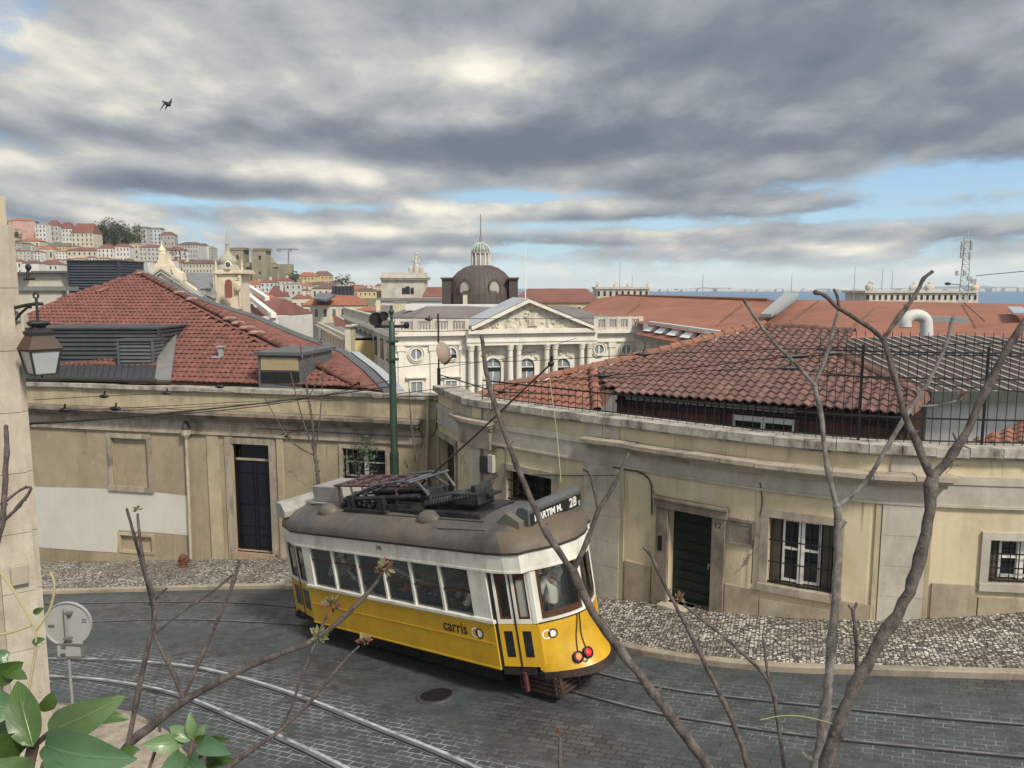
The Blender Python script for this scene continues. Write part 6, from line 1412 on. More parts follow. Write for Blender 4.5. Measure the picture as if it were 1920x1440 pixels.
# thin masts
for u, v0, v1, d_, nm in ((1162, 491, 540, 325, 'thin mast over the smaller tower pavilion'), (1317, 513, 556, 200, 'thin mast standing on the long orange roof'), (1600, 500, 566, 150, 'leaning pole of the three near the larger tower, leftmost'), (1653, 498, 545, 240, 'thin mast standing on the larger tower, taller one'), (1672, 508, 545, 240, 'thin mast standing on the larger tower, shorter one'), (1185, 517, 540, 325, 'short thin mast between two trophies of the smaller tower'), (1483, 515, 560, 150, 'thin mast above the skylight strip')):
    mast('mast', u, v0, v1, d_, .0006 * d_ * .8, st, nm)
# ---- river, far shore
mb = MB(); mb.quad(V((-9000, 500, SEA)), V((9000, 500, SEA)), V((30000, 30000, SEA)), V((-30000, 30000, SEA)))
m, nt, b = nodes('river_water'); p = pos(nt); c = mixc(nt, noi(nt, mapv(nt, p, (.0025, .012, 1)), 1., 5, .6), (.075, .145, .235), (.13, .215, .31)); lk(nt, c, b.inputs['Base Color']); b.inputs['Roughness'].default_value = .55; b.inputs['Specular IOR Level'].default_value = .25
tag(mb.build('river', m, normals=False, origin=False), 'broad blue river estuary', None, None, 'structure')
mb = MB(); vs = []; D_ = 7400.; n_ = 160
for i in range(n_ + 1):
    u = 480 + 1700 * i / n_; h_ = 22 + 26 * noi_h if False else 20 + 16 * math.sin(i * .21) * math.sin(i * .047 + 1) + R.uniform(-4, 4) + max(0, (u - 1600) / 12); r = ray(u, 545); k = D_ / r.y
    vs += [(r.x * k, D_, SEA - 2), (r.x * k, D_ + 300, SEA + max(10, h_)), (r.x * k * 1.05, D_ + 1500, SEA + max(6, h_ * .6))]
mb.add(vs, [(3 * i + j, 3 * i + 3 + j, 3 * i + 4 + j, 3 * i + 1 + j) for i in range(n_) for j in range(2)])
tag(mb.build('far_shore', M('shore_hazed', (.20, .24, .25), .9, .2, .002), normals=False, origin=False), 'low far shore across the river', None, None, 'structure')  # distance haze is mixed into the shore's pale base colour
mb = MB()
for i in range(420):
    u = R.choice([R.uniform(990, 1600), R.uniform(1200, 1600), R.uniform(1560, 2050), R.uniform(1840, 2050)]); r = ray(u, 545); k = (D_ - R.uniform(0, 60)) / r.y; w_ = R.uniform(12, 55); h_ = R.uniform(8, 26) * (1.35 if u > 1830 else 1)
    mb.bb(r.x * k - w_, r.x * k + w_, D_ - 40 - i * .7, D_ - i * .31, SEA - 1 - i * .01, SEA + h_)
tag(mb.build('far_town', M('far_town_white', (.62, .60, .56), .9, .3, .01), origin=False), 'pale town along the far river shore', 'town', None, 'stuff')
# ---- ground of the lower town
mb = MB(); mb.quad(V((-6000, -400, CG)), V((6000, -400, CG)), V((6000, 640, CG)), V((-6000, 640, CG))); mb.quad(V((-6000, 640, CG)), V((6000, 640, CG)), V((6000, 641, SEA - 8)), V((-6000, 641, SEA - 8))); mb.quad(V((-30000, 641, SEA - 8)), V((30000, 641, SEA - 8)), V((40000, 40000, SEA - 8)), V((-40000, 40000, SEA - 8)))
tag(mb.build('city_ground', M('city_ground', (.17, .155, .135), .9, .2, .05), normals=False, origin=False), 'paved ground of the lower town', None, None, 'structure')
mb = MB(); x0, x1, y0, y1 = -34, xs[-1], 3.0, ys[-1]
for a, b_ in (((x0, y0), (x1, y0)), ((x1, y0), (x1, y1)), ((x1, y1), (x0, y1)), ((x0, y1), (x0, y0))):
    for i in range(12):
        p, q = V(a).lerp(V(b_), i / 12), V(a).lerp(V(b_), (i + 1) / 12); mb.quad(V((p.x, p.y, ground(p.x, p.y))), V((q.x, q.y, ground(q.x, q.y))), V((q.x * 1.25, q.y * 1.1 + 2, CG - .2)), V((p.x * 1.25, p.y * 1.1 + 2, CG - .2)))
tag(mb.build('hill_slope', M('city_ground', (.17, .155, .135)), normals=False, origin=False), 'slope falling from the street to the lower town', None, None, 'structure')
# ------------------------------------------------------------------ castle hill on the left
SK = [(-700, 530), (-60, 470), (0, 406), (60, 410), (100, 416), (180, 424), (250, 428), (330, 441), (400, 458), (440, 478), (520, 488), (560, 503), (640, 524), (700, 536), (760, 542)]
def sky_v(u):
    for (a, va), (b_, vb) in zip(SK, SK[1:]):
        if a <= u <= b_: return va + (vb - va) * (u - a) / (b_ - a)
    return SK[0][1] if u < SK[0][0] else 542
def hv(u, d): s_ = min(sky_v(u) + 22, 549); k = (d - 330) / 520; return 556 + (s_ - 556) * max(0, min(1, k))
def hd(u, v): s_ = min(sky_v(u) + 22, 549); return 330 + 520 * max(0, min(1.02, (556 - v) / (556 - s_)))
mb = MB(); us = list(range(-700, 781, 20)); dsx = [300, 330, 380, 440, 500, 560, 620, 680, 740, 800, 850, 900, 960]; vs = []
for u in us:
    for d in dsx:
        P = at(u, hv(u, d) + 3, d)
        if d == 300: P = V((P.x, P.y, CG - 1))
        if d > 850: P = at(u, hv(u, 850) + 3, d); P.z = at(u, hv(u, 850) + 3, 850).z - (d - 850) * .35
        vs.append(P)
n_ = len(dsx); mb.add(vs, [(i * n_ + j, (i + 1) * n_ + j, (i + 1) * n_ + j + 1, i * n_ + j + 1) for i in range(len(us) - 1) for j in range(n_ - 1)])
tag(mb.build('hill', M('hill_ground', (.14, .135, .09), .95, .35, .03), normals=False, origin=False), 'castle hill covered with houses', None, None, 'structure')
# leaf-clump trees
leafA = M('leaf_far', (.045, .062, .028), .9, .5, .25, tint=(.085, .10, .04)); bark = M('bark_far', (.07, .055, .04), .9, .3)
def clump_tree(P, w_, hgt, label, group=None, n=420, leaf=None, name='tree', cat='tree', ls=.5, squash=1., trunkfrac=.35, ncl=9):
    t = thing(name, P, label, cat, group); mb = MB(); th = hgt * trunkfrac; mb.tube([V(P), V(P) + V((.02 * w_, 0, th)), V(P) + V((0, 0, hgt * .7))], [w_ * .035, w_ * .028, w_ * .01], 6)
    for k in range(5): an = R.uniform(0, 6.28); mb.tube([V(P) + V((0, 0, th)), V(P) + V((math.cos(an) * w_ * .3, math.sin(an) * w_ * .3, hgt * R.uniform(.55, .85)))], [w_ * .015, w_ * .005], 5)
    mb.build('trunk', bark, t); mb = MB()
    cs = [(V((R.uniform(-.36, .36) * w_, R.uniform(-.3, .3) * w_, th + (hgt - th) * R.uniform(.12, .86))), R.uniform(.13, .26) * w_) for _ in range(ncl)]
    for i in range(n):
        c_, r = R.choice(cs); q = V((R.gauss(0, 1), R.gauss(0, 1), R.gauss(0, 1))).normalized() * r * R.uniform(.55, 1.05); q.z *= squash; p_ = V(P) + c_ + q; s_ = ls * R.uniform(.5, 1.3)
        a = V((R.uniform(-1, 1), R.uniform(-1, 1), R.uniform(-1, 1))).normalized(); b_ = a.orthogonal().normalized(); c2 = a.cross(b_) * R.uniform(.5, .8)
        mb.add([p_ - b_ * s_, p_ + c2 * s_ * .7, p_ + b_ * s_, p_ - c2 * s_ * .7], [(0, 1, 2, 3)])
    mb.build('crown', leaf or leafA, t, normals=False); return t
def hb(u0, u1, vt, vb, wall, roof, rv, fl, co, label, yaw=0., **k): return bldg(u0, u1, vt, vb, hd((u0 + u1) / 2, vb), wall, roof, rv, fl, co, label, yaw, group=None, **k)
hb(14, 58, 415, 432, 'ochre', 'orange', 408, 2, 6, 'ochre house topping the hill at the far left', .2)
hb(28, 66, 414, 448, 'pink', 'orange', 412, 0, 0, 'big windowless pink gable wall under the ochre hilltop house', .35)
hb(6, 29, 430, 449, 'pale pink', 'orange', 428, 0, 0, 'pale pink low wall left of the big pink gable', 0)
hb(36, 74, 452, 466, 'cream', 'orange', 446, 1, 4, 'low cream house with orange roof under the big pink gable', .1)
hb(67, 88, 421, 452, 'white', 'grey', 418, 4, 3, 'tall narrow white house right of the big pink gable', 0)
hb(88, 111, 424, 452, 'pale grey', 'red', 413, 3, 3, 'pale grey gabled house between two white hilltop houses', 0)
hb(111, 136, 429, 453, 'white', 'red', 416, 3, 4, 'white hilltop house with red roof touching the yellow hotel', 0)
hb(135, 176, 437, 462, 'cream', 'red', 418, 3, 5, 'cream yellow hotel with tall red mansard roof beside the hilltop trees', 0, hip=.1)
hb(250, 276, 428, 458, 'pale grey', 'grey', 425, 3, 3, 'pale hilltop house just right of the tree clump', .1, flat=True)
hb(276, 302, 430, 458, 'pale blue', 'grey', 427, 4, 4, 'pale bluish hilltop house second from the tree clump', .1, flat=True)
hb(301, 327, 441, 462, 'stone grey', 'brown', 434, 2, 4, 'stone grey hilltop house with dark roof third from the tree clump', .1)
hb(331, 373, 459, 484, 'pale grey', 'brown', 453, 3, 8, 'long pale apartment block on the hill shoulder', -.1)
hb(372, 388, 461, 484, 'white', 'brown', 456, 3, 3, 'white house joined to the right end of the long pale block', -.1)
hb(384, 402, 466, 486, 'stone grey', 'grey', 461, 3, 3, 'stone grey house ending the skyline terrace before the spire', -.1)
hb(16, 42, 491, 516, 'white', 'red', 486, 2, 3, 'bright white house behind the terrace room, leftmost', 0)
hb(43, 74, 494, 520, 'white', 'brown', 488, 0, 0, 'bright white blank wall behind the terrace room', 0)
hb(73, 110, 496, 518, 'white', 'red', 487, 2, 4, 'bright white house with red dormered roof behind the terrace room', 0)
hb(72, 101, 467, 487, 'cream', 'orange', 460, 1, 3, 'cream house with pyramid roof in the middle of the hill', 0, hip=.45)
hb(10, 42, 456, 478, 'stone grey', 'grey', 454, 3, 4, 'grey apartment block below the small dark tree at left', 0, flat=True)
hb(185, 214, 466, 500, 'white', 'red', 458, 4, 4, 'white balconied house under the left end of the tree clump', .1)
hb(214, 244, 463, 500, 'white', 'red', 457, 4, 5, 'white balconied house with red roof under the right end of the tree clump', .1)
hb(244, 262, 458, 496, 'cream', 'orange', 455, 4, 2, 'slim cream house stepping up beside the balconied houses', 0)
hb(263, 300, 464, 505, 'pale grey', 'red', 458, 5, 5, 'tall pale grey tenement left of the church pinnacle', 0)
hb(310, 342, 470, 498, 'white', 'red', 463, 3, 5, 'white tenement with red roof right of the church pinnacle', -.1)
hb(342, 400, 494, 522, 'beige', 'brown', 486, 3, 9, 'long beige tenement row behind the church roof', -.1)
hb(128, 182, 470, 492, 'cream', 'red', 463, 2, 6, 'broad cream house with red roof above the slate louvred box', .1)
for i, (P, w_, h_) in enumerate(((at(193, 462, 800), 30, 25), (at(215, 461, 800), 36, 27), (at(238, 461, 795), 32, 24))):
    clump_tree(P, w_, h_, ['rounded dark tree of the hilltop clump, beside the yellow hotel', 'rounded dark tree in the middle of the hilltop clump', 'rounded dark tree of the hilltop clump, beside the pale house'][i], 'trees on the castle hill', 2600, None, ls=.95, ncl=22, trunkfrac=.08)
clump_tree(at(22, 455, 690), 17, 10, 'small dark tree below the pale pink wall at far left', None, 420, ls=.9, trunkfrac=.15)
for i, u in enumerate((322, 330, 339, 348)): clump_tree(at(u, 489, 600), 3.2, 10 + 2 * (i % 2), 'slim dark cypress before the long pale apartment block', 'cypresses on the hill', 150, ls=.45, trunkfrac=.05, squash=1.6, ncl=12, cat='tree', name='cypress')
# remaining houses of the slope, filled row by row
NAMED = [(14, 66, 405, 448), (6, 29, 430, 449), (67, 176, 413, 462), (176, 252, 415, 462), (250, 402, 425, 486)]
ordn = ['leftmost', 'second from left', 'third from left', 'fourth from left', 'fifth from left', 'sixth from left', 'seventh from left', 'eighth from left', 'ninth from left', 'tenth from left', 'eleventh from left', 'twelfth from left', 'thirteenth from left', 'fourteenth from left', 'fifteenth from left', 'sixteenth from left']
rows = [('upper middle hill row', 474, 20, 20, 130, 12), ('middle hill row', 488, 22, 8, 190, 16), ('hill row above the church', 508, 20, 262, 412, 17), ('lower hill row', 502, 18, 100, 262, 15), ('foot hill row', 516, 20, 108, 135, 13), ('hill row under the trees', 481, 17, 128, 262, 11), ('hill row below the pale block', 500, 17, 262, 346, 13), ('hill row by the bell tower', 518, 16, 340, 402, 11), ('row behind the tanks', 547, 15, 560, 715, 9), ('row below the round tree', 541, 14, 505, 655, 8), ('row by the street canyon', 552, 14, 500, 640, 8)]
for nm, vb, st_, ua, ub, hh in rows:
    u = ua; k = 0
    while u < ub:
        w_ = R.uniform(.8, 1.3) * st_; wl_ = R.choice(['white', 'white', 'cream', 'pale grey', 'beige', 'white', 'pale pink', 'yellow']); rf = R.choice(['red', 'orange', 'red', 'brown']); v_ = vb + R.uniform(-3, 3); h_ = hh * R.uniform(.8, 1.25); fl = max(2, int(h_ / 5.2)); co = max(2, int(w_ / 5))
        hb(u, u + w_, v_ - h_, v_, wl_, rf, v_ - h_ - R.uniform(1.8, 4), fl, co, '%s house, %s roof, %s, %s' % (wl_, rf, ordn[k], nm), R.uniform(-.25, .25), chim=R.choice([0, 1]))
        u += w_ * R.uniform(.95, 1.15); k += 1
# right shoulder of the hill beside the cathedral
for (u0, u1, vt, vb, wl_, rf, rv, fl, co, lb_) in (
    (505, 533, 503, 522, 'white', 'brown', 497, 2, 3, 'white house with hipped dark roof beside the cathedral towers'),
    (556, 590, 518, 534, 'yellow', 'orange', 510, 2, 5, 'yellow house behind the round tree on the cathedral side'),
    (588, 622, 516, 533, 'ochre', 'brown', 508, 2, 5, 'ochre house right of the yellow one on the hill shoulder'),
    (540, 580, 536, 552, 'white', 'orange', 529, 2, 5, 'white house below the round tree'),
    (580, 618, 534, 549, 'cream', 'brown', 528, 2, 5, 'cream house with brown roof under the ochre house'),
    (616, 645, 533, 548, 'white', 'brown', 526, 2, 4, 'white house left of the feathery tree'),
    (645, 690, 541, 552, 'beige', 'red', 534, 1, 5, 'low beige house under the feathery tree'),
    (460, 492, 534, 556, 'white', 'orange', 526, 3, 4, 'white house with orange roof at the foot of the cathedral'),
    (490, 522, 530, 556, 'pale blue', 'red', 523, 3, 4, 'pale bluish house right of the cathedral foot'),
    (518, 545, 527, 556, 'pale pink', 'red', 521, 3, 3, 'pale pink house above the street canyon'),
    (664, 706, 546, 556, 'yellow', 'brown', 540, 1, 5, 'low yellow house with brown roof near the arch')):
    hb(u0, u1, vt, vb, wl_, rf, rv, fl, co, lb_, R.uniform(-.15, .15), chim=1)
clump_tree(at(550, 532, 520), 12, 8.5, 'round dark green tree between cathedral and yellow house', None, 500, ls=.7, trunkfrac=.15)
clump_tree(at(641, 540, 470), 11, 8, 'loose feathery tree alone on the skyline right of the hill', None, 330, ls=.55, trunkfrac=.3)
# cathedral
se = thing('cathedral', at(470, 540, 540), 'grey stone cathedral with two square battlemented towers', 'cathedral'); sem = M('cathedral_stone', (.31, .27, .20), .9, .28, .12, dirt=(.15, .13, .10), dirtamt=.6, streak=.5, dscale=.2)
def tower_(u0, u1, vt, vb, d):
    mb = MB(); fbox(mb, u0, u1, vt, vb, d, 12); n_ = 6
    for i in range(n_): q = u0 - .6 + (u1 - u0 + 1.2) * (i + .15) / n_; fbox(mb, q, q + (u1 - u0) / n_ * .6, vt - 2.2, vt + .2, d - .3, 12.6)
    fbox(mb, u0 - .8, u1 + .8, vt + 1.5, vt + 2.6, d - .5, 13); o = mb.build('tower', sem, se)
    um = (u0 + u1) / 2
    for v0, v1, w_ in ((vt + 12, vt + 20, 2.0), (vt + 42, vt + 47, 1.6)): mb = MB(); fbox(mb, um - w_, um + w_, v0, v1, d - .2, .5); mb.build('belfry_window', paneF, o)
tower_(432, 459, 466, 545, 540); tower_(474, 501, 467, 548, 540)
mb = MB(); fbox(mb, 456, 476, 492, 548, 543, 9); mb.build('nave_front', sem, se); mb = MB(); a = at(466, 507, 541); mb.lathe([(6.5 / F * 541, -.2), (6.5 / F * 541, .4)], a, 20, Matrix.Rotation(PI / 2, 3, 'X')); mb.build('rose_window', paneF, se)
mb = MB(); fbox(mb, 500, 512, 492, 545, 548, 12); mb.prism([at(500, 480, 548), at(514, 500, 548), at(500, 500, 548)], (0, 12, 0)); mb.build('transept', sem, se); mb = MB(); fbox(mb, 521, 545, 495, 530, 560, 10); mb.build('apse_wall', sem, se)
# crane
cr = thing('tower_crane', at(541, 500, 620), 'grey tower crane behind the cathedral', 'crane'); crm = M('crane_grey', (.20, .22, .25), .6, .2); mb = MB(); q = .4
def crb(mb, u0, v0, u1, v1, r): mb.tube([at(u0, v0, 620), at(u1, v1, 620)], r, 4)
for k in (-1, 1): crb(mb, 541 + k * .9, 510, 541 + k * .9, 466, .22)
for i in range(10): crb(mb, 540.1, 508 - i * 4, 541.9, 504 - i * 4, .14)
mb.build('tower', crm, cr); mb = MB(); crb(mb, 519, 468.5, 560, 467.3, .3); crb(mb, 523, 466.5, 556, 465.8, .15); crb(mb, 540, 463, 528, 467, .1); mb.build('jib', crm, cr); mb = MB(); fbox(mb, 518, 525, 466, 471, 620, 2); mb.build('counterweight', crm, cr); mb = MB(); fbox(mb, 542, 547, 466, 471, 619, 2); mb.build('cab', crm, cr)
# church with bell tower
chh = thing('church', at(360, 580, 120), 'cream church with classical gable, crowned pinnacle and domed bell tower', 'church'); cst = M('church_stone', (.62, .535, .40), .85, .15, .4, dirt=(.36, .29, .20), dirtamt=.5, streak=.4, dscale=.6)
mb = MB(); fbox(mb, 405, 454, 514, 640, 116, 4.4); twr = mb.build('bell_tower', cst, chh)
mb = MB(); fbox(mb, 401, 457, 509, 513, 115.6, 5.2); fbox(mb, 403, 456, 505, 509, 115.8, 4.8); fbox(mb, 405.5, 409, 516, 575, 115.7, .5); fbox(mb, 449, 453.5, 516, 575, 115.7, .5); fbox(mb, 404, 455, 576, 579, 115.6, 1); mb.build('cornice', cst, twr)
def arch_(mb, u0, u1, vt, vb, d): a, b_ = at(u0, vb, d), at(u1, vb, d); c_, r = (a + b_) / 2, (b_ - a).length / 2; zt_ = at(u0, vt, d).z; mb.poly([a, b_, V((b_.x, b_.y, zt_ - r))] + [V((c_.x + r * math.cos(PI * i / 10), c_.y, zt_ - r + r * math.sin(PI * i / 10))) for i in range(1, 10)] + [V((a.x, a.y, zt_ - r))])
mb = MB(); arch_(mb, 423, 436, 524, 557, 113.6); mb.build('belfry_opening', M('belfry_red', (.22, .075, .05), .9, .2), twr)
mb = MB(); arch_(mb, 420.5, 438.5, 521, 559, 114.); mb.build('opening_surround', cst, twr)
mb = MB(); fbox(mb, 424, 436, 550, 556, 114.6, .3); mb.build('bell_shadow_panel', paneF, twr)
mb = MB(); fbox(mb, 441, 447, 520, 521.5, 115.3, .4); fbox(mb, 441, 447, 524, 525.5, 115.3, .4); a = at(444, 536, 115.4); mb.ball(a, .65, 9, 6, (1, .4, 1.3)); mb.build('carved_urn', cst, twr)
mb = MB(); a = at(428, 505, 118.5); s_ = 118.5 / F; mb.lathe([(21 * s_, 0), (19 * s_, 6 * s_), (15 * s_, 9 * s_), (17 * s_, 14 * s_), (16 * s_, 19 * s_), (11 * s_, 25 * s_), (6 * s_, 29 * s_), (4 * s_, 36 * s_), (3.2 * s_, 44 * s_), (4.2 * s_, 47 * s_), (2.2 * s_, 51 * s_), (1. * s_, 60 * s_), (.3 * s_, 74 * s_)], a, 14); mb.build('bulb_dome', M('dome_stone', (.36, .34, .26), .85, .3, 1.0), twr, smooth=.7)
mb = MB(); a = at(428, 496, 114.8); mb.lathe([(6 * s_, -.1), (6 * s_, .15), (4.6 * s_, .2), (4.6 * s_, -.1)], a, 20, Matrix.Rotation(PI / 2, 3, 'X')); ck = mb.build('clock_ring', whiteP, twr)
mb = MB(); mb.lathe([(3.4 * s_, .16), (3.0 * s_, .22)], a, 16, Matrix.Rotation(PI / 2, 3, 'X')); mb.build('clock_face', M('clock_face', (.10, .10, .10), .6, .2), ck)
for u in (405, 454): mb = MB(); a = at(u, 507, 116); mb.lathe([(2.2 * s_, 0), (1.6 * s_, 8 * s_), (2.4 * s_, 10 * s_), (1.3 * s_, 14 * s_), (.4 * s_, 20 * s_)], a, 8); mb.build('pinnacle', cst, twr)
gp = [(262, 560), (276, 530), (304, 507.5), (420, 584), (420, 640), (262, 640)]
mb = MB(); mb.prism([at(u, v, 112) for u, v in gp], (0, 3, 0)); mb.build('gable_front', cst, chh); mb = MB()
for off, th in ((0, 2.2), (6, 1.6)):
    for (a, b_) in (((270, 530 + off), (304, 505.5 + off)), ((304, 505.5 + off), (424, 584 + off))):
        p, q = at(*a, 111.6), at(*b_, 111.6); mb.hexa([p, q, q + V((0, -.5, 0)), p + V((0, -.5, 0)), p + V((0, 0, th * s_ * 1.6)), q + V((0, 0, th * s_ * 1.6)), q + V((0, -.5, th * s_ * 1.6)), p + V((0, -.5, th * s_ * 1.6))])
mb.build('gable_moulding', M('gable_grey', (.40, .39, .34), .8, .2, .8), chh)
mb = MB(); fbox(mb, 288, 319, 499, 530, 111.8, 2.5); P = [(288, 499), (294, 493), (297, 487), (298, 476), (310, 476), (311, 487), (314, 493), (319, 499)]; mb.prism([at(u, v, 112) for u, v in P], (0, 2.0, 0)); a = at(304, 476, 112.8); mb.lathe([(8 * s_, 0), (8 * s_, 1.5 * s_), (6 * s_, 3 * s_), (7 * s_, 6 * s_), (5 * s_, 10 * s_), (2.4 * s_, 13 * s_), (1.4 * s_, 16 * s_), (.5 * s_, 24 * s_)], a, 10); mb.build('crowned_pinnacle', cst, chh, smooth=.6)
mb = MB(); P = [(319, 500), (326, 503), (333, 508), (340, 512), (343, 526), (330, 528)]; mb.prism([at(u, v, 111.9) for u, v in P], (0, 1.5, 0)); mb.build('scroll', cst, chh)
mb = MB(); q = [at(345, 514, 124), at(404, 516, 124), at(404, 560, 113), at(372, 548, 113)]; mb.prism(q, (0, .6, .3)); mb.build('nave_roof', M('nave_zinc', (.19, .195, .19), .7, .25, .6, streak=.5, dirt=(.12, .12, .12), dirtamt=.4), chh)
mb = MB(); fbox(mb, 376, 386, 541, 552, 108, 2); fbox(mb, 374, 388, 538, 541, 107.8, 2.4); mb.build('roof_vent', M('vent_grey', (.30, .30, .29)), chh)
# red roofs behind the left roof, right of the bell tower
t = thing('long_roof_house', at(480, 620, 150), 'house with long sloping red roof and white parapets right of the bell tower', 'house')
mb = MB(); mb.poly([at(455, 556, 150), at(506, 600, 118), at(512, 640, 112), at(455, 640, 118)]); mb.poly([at(453, 540, 165), at(499, 566, 150), at(505, 584, 140), at(453, 556, 152)]); mb.build('roof', roofD, t)
mb = MB()
for a, b_ in (((454, 551, 150), (508, 596, 118)), ((454, 535, 165), (497, 563, 150))): p, q = at(*a), at(*b_); mb.hexa([p, q, q + V((.8, .2, 0)), p + V((.8, .2, 0)), p + V((0, 0, .7)), q + V((0, 0, .7)), q + V((.8, .2, .7)), p + V((.8, .2, .7))])
mb.build('parapet', whiteP, t)
mb = MB(); fbox(mb, 488, 524, 594, 660, 118, 6); mb.build('wall', WM['white'], t)
# ------------------------------------------------------------------ near building, lantern, sign, pole, wires
nb = thing('street_building', V((-8, 8, -9)), 'near cream building edge at the far left with stone pilaster', 'building')
E0 = at(37, 720, 10.0); Wn = Wall([(E0.x - .8 * 6, E0.y - .6 * 6), (E0.x, E0.y)]); Wx = Wall([(E0.x, E0.y), (E0.x - .6 * 5, E0.y + .8 * 5)])
crm2 = M('near_plaster', (.45, .385, .28), .85, .12, 1.5, .004, 60, dirt=(.33, .27, .19), dirtamt=.5, streak=.4)
pil = M('near_stone', (.46, .405, .32), .8, .2, 4, .006, 40, dirt=(.24, .19, .14), dirtamt=.55, streak=.3, dscale=2)
mb = MB(); mb.hexa([V((p.x, p.y, z)) for z in (-13, 1.15) for p in (Wn.P(0, 0), Wn.P(6, 0), Wx.P(5, 0), Wx.P(5, 0) + V((-4, -3, 0)))]); mb.build('wall', crm2, nb)
zz = -12.; 
mb = MB()
while zz < .8: h2 = .8; Wn.box(mb, 5.62, 6.0, zz + .004, zz + h2 - .004, .004, .07 + R.uniform(-.004, .004)); Wx.box(mb, .0, .3, zz + .004, zz + h2 - .004, .004, .07); zz += h2
mb.build('pilaster', pil, nb)
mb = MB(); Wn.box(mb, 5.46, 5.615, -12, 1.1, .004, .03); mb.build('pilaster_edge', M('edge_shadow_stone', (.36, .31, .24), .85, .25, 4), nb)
mb = MB(); mb.tube([Wn.P(5.52, -12, .07), Wn.P(5.52, 1.1, .07)], .022, 6); mb.build('pipe', M('pipe_dark', (.11, .09, .07), .6, .3), nb)
mb = MB(); mb.tube([Wn.P(5.40, -12, .03), Wn.P(5.41, 1.1, .03)], .010, 5); mb.build('wall_cable', cabM, nb)
a = Wn.hit(36, 1075, .06); mb = MB(); Wn.box(mb, a[0] - .10, a[0] + .10, a[1] - .13, a[1] + .13, .03, .15); mb.build('junction_box', M('junction_cream', (.36, .32, .24), .6, .2), nb, bevel=.01)
# wall lantern
ld = 9.75; sL = ld / F
lt_ = thing('wall_lantern', at(75, 700, ld), 'old brown street lantern on a wall bracket at the left edge', 'lantern')
brz = M('lantern_brown', (.075, .045, .03), .55, .3, 6, dirt=(.03, .025, .02), dirtamt=.5); irn = M('lantern_iron', (.028, .027, .026), .6, .3, 6)
c_ = at(75, 655, ld); RZ = Matrix.Rotation(PI / 4 + .12, 3, 'Z'); k2 = sL * 1.0
def lz(v): return (655 - v) * sL
mb = MB(); mb.lathe([(39 * k2, lz(656)), (42 * k2, lz(653)), (40 * k2, lz(651)), (33 * k2, lz(640)), (27 * k2, lz(631)), (25 * k2, lz(627))], c_, 4, RZ); mb.build('hood', brz, lt_)
mb = MB(); mb.lathe([(27 * k2, lz(628)), (29 * k2, lz(622)), (27 * k2, lz(621)), (15 * k2, lz(615)), (12 * k2, lz(610))], c_, 4, RZ); mb.lathe([(16 * k2, lz(611)), (20 * k2, lz(606)), (18 * k2, lz(603)), (5 * k2, lz(600))], c_, 10); mb.build('crown', irn, lt_)
mb = MB(); mb.lathe([(25 * k2, lz(700)), (36 * k2, lz(657))], c_, 4, RZ); mb.build('glass', M('lantern_glass', (.36, .385, .375), .35, .12, 6, dirt=(.22, .23, .22), dirtamt=.4), lt_)
mb = MB()
for j in range(4):
    an = 2 * PI * (j + .5) / 4; q = [c_ + RZ @ V((r * k2 * math.cos(an), r * k2 * math.sin(an), lz(v))) for r, v in ((26, 702), (37.5, 655))]; mb.tube(q, .014, 6)
    an2 = 2 * PI * (j + 1.5) / 4
    for r, v in ((26, 701), (37.5, 656)): mb.tube([c_ + RZ @ V((r * k2 * math.cos(t_), r * k2 * math.sin(t_), lz(v))) for t_ in (an, an2)], .012, 6)
mb.tube([c_ + V((0, 0, lz(700))), c_ + V((0, 0, lz(708)))], .012, 6); mb.build('frame', irn, lt_)
mb = MB(); mb.tube([c_ + V((0, 0, lz(604))), c_ + V((0, 0, lz(560)))], .016, 8)
br_ = [Wn.P(*Wn.hit(23, 578, .02), .03), at(50, 572, 9.8), c_ + V((0, 0, lz(570))), at(80, 570, ld)]; mb.tube(br_, .022, 8)
mb.tube(smooth([Wn.P(*Wn.hit(26, 604, .02), .04), at(36, 590, 9.85), at(47, 580, 9.8), at(56, 573, 9.78)], 2), .016, 6); mb.tube([Wn.P(*Wn.hit(23, 570, .02), .03), Wn.P(*Wn.hit(27, 612, .02), .03)], .02, 6)
mb.tube([at(56, 572, 9.8), at(56, 578, 9.8)], .022, 6)
an_l = [c_ + V((math.cos(t_) * 4.5 * sL, 0, lz(555) + math.sin(t_) * 5 * sL)) for t_ in [2 * PI * i / 12 for i in range(13)]]; mb.tube(an_l, .012, 6); mb.build('bracket', irn, lt_)
# finial ornament seen above the parapet
t = thing('roof_ornament', at(28, 550, 12), 'dark cast iron finial above the lantern', 'ornament'); mb = MB(); s_ = 12 / F; a = at(29, 548, 12); mb.lathe([(4 * s_, 0), (4 * s_, 14 * s_), (6 * s_, 18 * s_), (5 * s_, 24 * s_), (1 * s_, 30 * s_)], a, 8); mb.build('finial', M('finial_brown', (.05, .02, .02), .6, .3), t)
mb = MB(); mb.tube([at(52, 523, 12), at(52, 512, 12), at(53, 504, 12)], .022, 6); mb.tube([at(45, 524, 12), at(65, 522.5, 12)], .018, 6); mb.ball(at(53, 501, 12), .045, 8, 6, (1, 1, 1.2)); mb.build('crook', irn, t)
